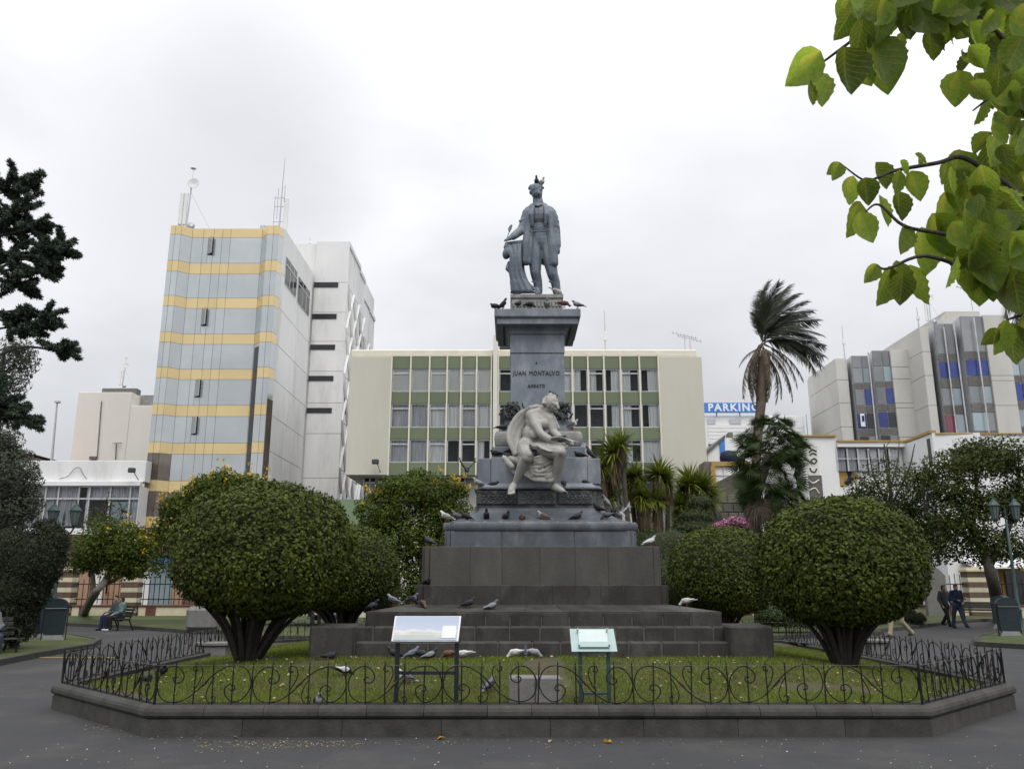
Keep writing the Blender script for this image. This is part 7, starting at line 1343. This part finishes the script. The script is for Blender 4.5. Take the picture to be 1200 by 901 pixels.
# nearest leaves hanging into the top corner
lfv = []
def leaf_big(seed):
    r_ = random.Random(seed); nu, nv = 12, 6; V, Fq, UV = [], [], []; curl = r_.uniform(.1, 1.1); bend = r_.uniform(.1, .9); tw = r_.uniform(-.3, .3)
    for i in range(nu + 1):
        t = i / nu; w = .36 * math.sin(PI * min(1, t ** .82)) ** .9 * (1 + .03 * math.sin(t * 40)) if 0 < t < 1 else .002
        for j in range(-nv // 2, nv // 2 + 1):
            q = j / (nv / 2); x = q * w; y = -t; z = -abs(q) ** 1.5 * w * curl + bend * (t - t * t) * .6 + .018 * math.cos(abs(q) * 3 + t * 38) * abs(q) * (w > .05) + tw * q * w * t; V.append((x, z, y)); UV.append((q, t))
    nn_ = nv + 1; Fq = [(i * nn_ + j, i * nn_ + j + 1, (i + 1) * nn_ + j + 1, (i + 1) * nn_ + j) for i in range(nu) for j in range(nv)]
    me = D.meshes.new('leaf'); me.from_pydata(V, [], Fq); uv = me.uv_layers.new(name='UVMap')
    for l in me.loops: uv.data[l.index].uv = UV[l.vertex_index]
    me.polygons.foreach_set('use_smooth', [True] * len(me.polygons)); me.materials.append(M['bigleaf']); me.update(); return me
m = mat('broad_leaf', (.12, .18, .018), .5, (.075, .135, .014), 14, objvar=.5, trans=.55, spec=.4, dirt=(.22, .2, .03), dscale=5); M['bigleaf'] = m; t_ = m.node_tree; L = t_.links.new
uvn = N('ShaderNodeUVMap', t_); sp_ = N('ShaderNodeSeparateXYZ', t_); L(uvn.outputs[0], sp_.inputs[0]); ab = N('ShaderNodeMath', t_, operation='ABSOLUTE'); L(sp_.outputs[0], ab.inputs[0])
m1_ = N('ShaderNodeMath', t_, operation='MULTIPLY'); m1_.inputs[1].default_value = -.32; L(ab.outputs[0], m1_.inputs[0]); ad = N('ShaderNodeMath', t_, operation='ADD'); L(sp_.outputs[1], ad.inputs[0]); L(m1_.outputs[0], ad.inputs[1]); m2_ = N('ShaderNodeMath', t_, operation='MULTIPLY'); m2_.inputs[1].default_value = 52; L(ad.outputs[0], m2_.inputs[0]); si = N('ShaderNodeMath', t_, operation='SINE'); L(m2_.outputs[0], si.inputs[0])
rp = N('ShaderNodeMapRange', t_); rp.inputs['From Min'].default_value = .82; rp.inputs['From Max'].default_value = 1; L(si.outputs[0], rp.inputs[0]); mid = N('ShaderNodeMath', t_, operation='LESS_THAN'); mid.inputs[1].default_value = .05; L(ab.outputs[0], mid.inputs[0]); mxv = N('ShaderNodeMath', t_, operation='MAXIMUM'); L(rp.outputs[0], mxv.inputs[0]); L(mid.outputs[0], mxv.inputs[1])
pb = t_.nodes['Principled BSDF']; src = pb.inputs['Base Color'].links[0].from_socket; vm = N('ShaderNodeMix', t_, data_type='RGBA'); vf = N('ShaderNodeMath', t_, operation='MULTIPLY'); vf.inputs[1].default_value = .4; L(mxv.outputs[0], vf.inputs[0]); L(vf.outputs[0], vm.inputs[0]); L(src, vm.inputs[6]); vm.inputs[7].default_value = (.2, .26, .05, 1); L(vm.outputs[2], pb.inputs['Base Color'])
trn = [n for n in t_.nodes if n.type == 'BSDF_TRANSLUCENT'][0]; gm = N('ShaderNodeHueSaturation', t_); gm.inputs['Value'].default_value = 2.4; gm.inputs['Hue'].default_value = .485; L(vm.outputs[2], gm.inputs['Color']); L(gm.outputs[0], trn.inputs[0]); bp = N('ShaderNodeBump', t_); bp.inputs['Strength'].default_value = .5; bp.inputs['Distance'].default_value = .004; bp.invert = True; L(mxv.outputs[0], bp.inputs['Height']); L(bp.outputs[0], pb.inputs['Normal'])
lfv = [leaf_big(k) for k in range(12)]
Y = 2.7; tb_ = Vector((3.0, 3.3, 0)); bt = thing('broadleaf_tree', 'nearby tree whose big green leaves hang into the top corner', 'tree', tb_, 0)
mb = MB(); mb.tube(catmull([Vector((0, 0, 0)), Vector((.05, 0, 1.6)), Vector((-.05, 0, 3.2)), Vector((.05, .1, 5))], 4), [.13] * 4 + [.11] * 4 + [.09, .08, .07, .06, .05], 8); mb.build('trunk', M['palebark'], bt, smooth=True)
def A(px, py, d=0.0): return at(px, py, Y + d) - tb_
brs = [[(0, 0, 3.1), A(1230, 240), A(1180, 215), A(1130, 185), A(1100, 191), A(1050, 200), A(1030, 208), A(1012, 211), A(985, 192)], [(0, 0, 3.6), A(1240, 120), A(1190, 60), A(1130, 10), A(1045, 3), A(1010, 38), A(975, 65), A(958, 78), A(950, 88)], [(0, 0, 2.9), A(1220, 300), A(1170, 290), A(1110, 275), A(1060, 265), A(1030, 240), A(1012, 250)], [(0, 0, 3.0), A(1215, 330), A(1150, 320), A(1085, 300), A(1040, 315), A(1027, 310)], [(0, 0, 2.5), A(1230, 360), A(1195, 370), A(1180, 375)], [(0, 0, 3.8), A(1250, 60), A(1180, 100), A(1140, 130)]]
for b_ in brs: mb = MB(); P = catmull(b_, 5); mb.tube(P, [.011 * (1 - i / len(P)) + .0022 for i in range(len(P))], 5); mb.build('branch', M['bark'], bt, smooth=True)
def big(px, py, L_, ang=0.0, yaw=0.0, tilt=0.0, d=0.0):   # stalk end at px,py; hanging direction ang (0 down, + towards the right)
    s = .97 * L_ * mpp(px, py, Y + d); o = link('leaf', lfv[rng.integers(12)], bt, A(px, py, d)); m4 = Matrix.Rotation(-ang, 4, 'Y') @ Matrix.Rotation(tilt, 4, 'X') @ Matrix.Rotation(yaw, 4, 'Z'); o.rotation_euler = m4.to_euler(); o.scale = (s, s, s)
    return o
for a in [(962, 60, 60, -.75, .4, .2), (953, 84, 52, .12, .2, -.1), (948, 95, 34, .1, .9, 0), (990, 55, 62, .1, .1, .1), (1000, 50, 58, .3, -.7, .2), (1022, 42, 74, .15, .2, -.1), (1035, 45, 70, .05, -.5, .2), (1012, 20, 50, -.2, .3, .5), (1000, 10, 44, -.6, .5, .3), (1030, 0, 56, .0, -.3, .2), (1060, 0, 50, .2, .3, .2), (1050, -15, 62, -.25, .4, -.2), (1085, -20, 56, .1, .2, .3), (1075, 5, 34, -.3, .5, 0),
          (986, 192, 22, -1.0, .2, .2), (984, 190, 26, -.35, .2, .1), (1000, 206, 38, -.22, .3, .1), (1014, 208, 36, .1, -.2, .1), (1026, 190, 36, .35, .3, .2), (1055, 199, 32, -.3, .5, .2), (1068, 200, 40, .35, -.2, .1), (1008, 236, 50, -.35, .5, .1), (1007, 248, 42, .25, -.2, .1), (1030, 228, 42, .3, .9, .1), (1053, 224, 38, -.02, .1, .1), (1060, 262, 40, -.2, .6, .1), (1027, 309, 28, -.6, .3, .2), (1045, 312, 54, -.45, .5, .1), (1050, 305, 46, .1, .2, .3), (1066, 310, 54, .35, .3, .1), (1058, 318, 42, -.15, -.3, .2), (1080, 266, 62, -.05, .2, .1), (1092, 250, 60, .4, -.3, .2), (1072, 180, 22, 1.0, .5, .3), (1082, 182, 14, -.5, .2, .1), (1055, 188, 24, .8, .3, .6),
          (1125, 175, 50, -.25, .3, .1), (1115, 195, 40, .1, .7, .1), (1130, 210, 56, .2, -.2, .2), (1110, 225, 60, -.2, .3, .1), (1125, 250, 72, -.1, .2, .1), (1140, 270, 70, .25, -.3, .1), (1120, 290, 60, .5, .4, .2), (1145, 300, 46, -.1, .4, 0), (1158, 305, 52, .1, -.3, .1), (1165, 250, 74, .05, .2, .1), (1185, 270, 76, -.1, -.2, .2), (1192, 310, 70, .1, .3, .1), (1180, 375, 46, -.4, .3, .2), (1186, 378, 52, .05, .1, .1), (1198, 372, 50, .4, -.3, .1), (1170, 385, 28, -.7, .3, .3)]: big(*a[:3], a[3] + rng.normal() * .05, *a[4:], d=rng.uniform(-.12, .12))
for _ in range(100):
    px = 1205 - 95 * rng.random() ** 1.4; py = rng.uniform(-40, 330)
    if px < 1150 and 95 < py < 175: continue
    if px < 1118 and py > 60: continue
    big(px, py, rng.uniform(38, 66), rng.normal() * .4, rng.uniform(-1, 1), rng.normal() * .35, rng.uniform(-.35, .5))
for _ in range(45): big(rng.uniform(1110, 1205), rng.uniform(-30, 330), rng.uniform(28, 46), rng.normal() * .5, rng.uniform(-1.2, 1.2), rng.normal() * .35, rng.uniform(-.35, .3))
for _ in range(24): big(rng.uniform(990, 1140), rng.uniform(-30, 40), rng.uniform(28, 44), rng.normal() * .5, rng.uniform(-1.2, 1.2), rng.normal() * .35, rng.uniform(-.3, .3))
for _ in range(34): big(rng.uniform(1000, 1150), rng.uniform(-55, 14), rng.uniform(44, 66), rng.normal() * .4, rng.uniform(-1, 1), rng.normal() * .3, rng.uniform(-.2, .4))
for _ in range(24): big(rng.uniform(1040, 1205), rng.uniform(-60, -4), rng.uniform(44, 66), rng.normal() * .4, rng.uniform(-1, 1), rng.normal() * .3, rng.uniform(-.3, .4))
for _ in range(26): big(rng.uniform(1205, 1330), rng.uniform(-60, 380), rng.uniform(44, 66), rng.normal() * .4, rng.uniform(-1, 1), rng.normal() * .3, rng.uniform(-.5, .6))
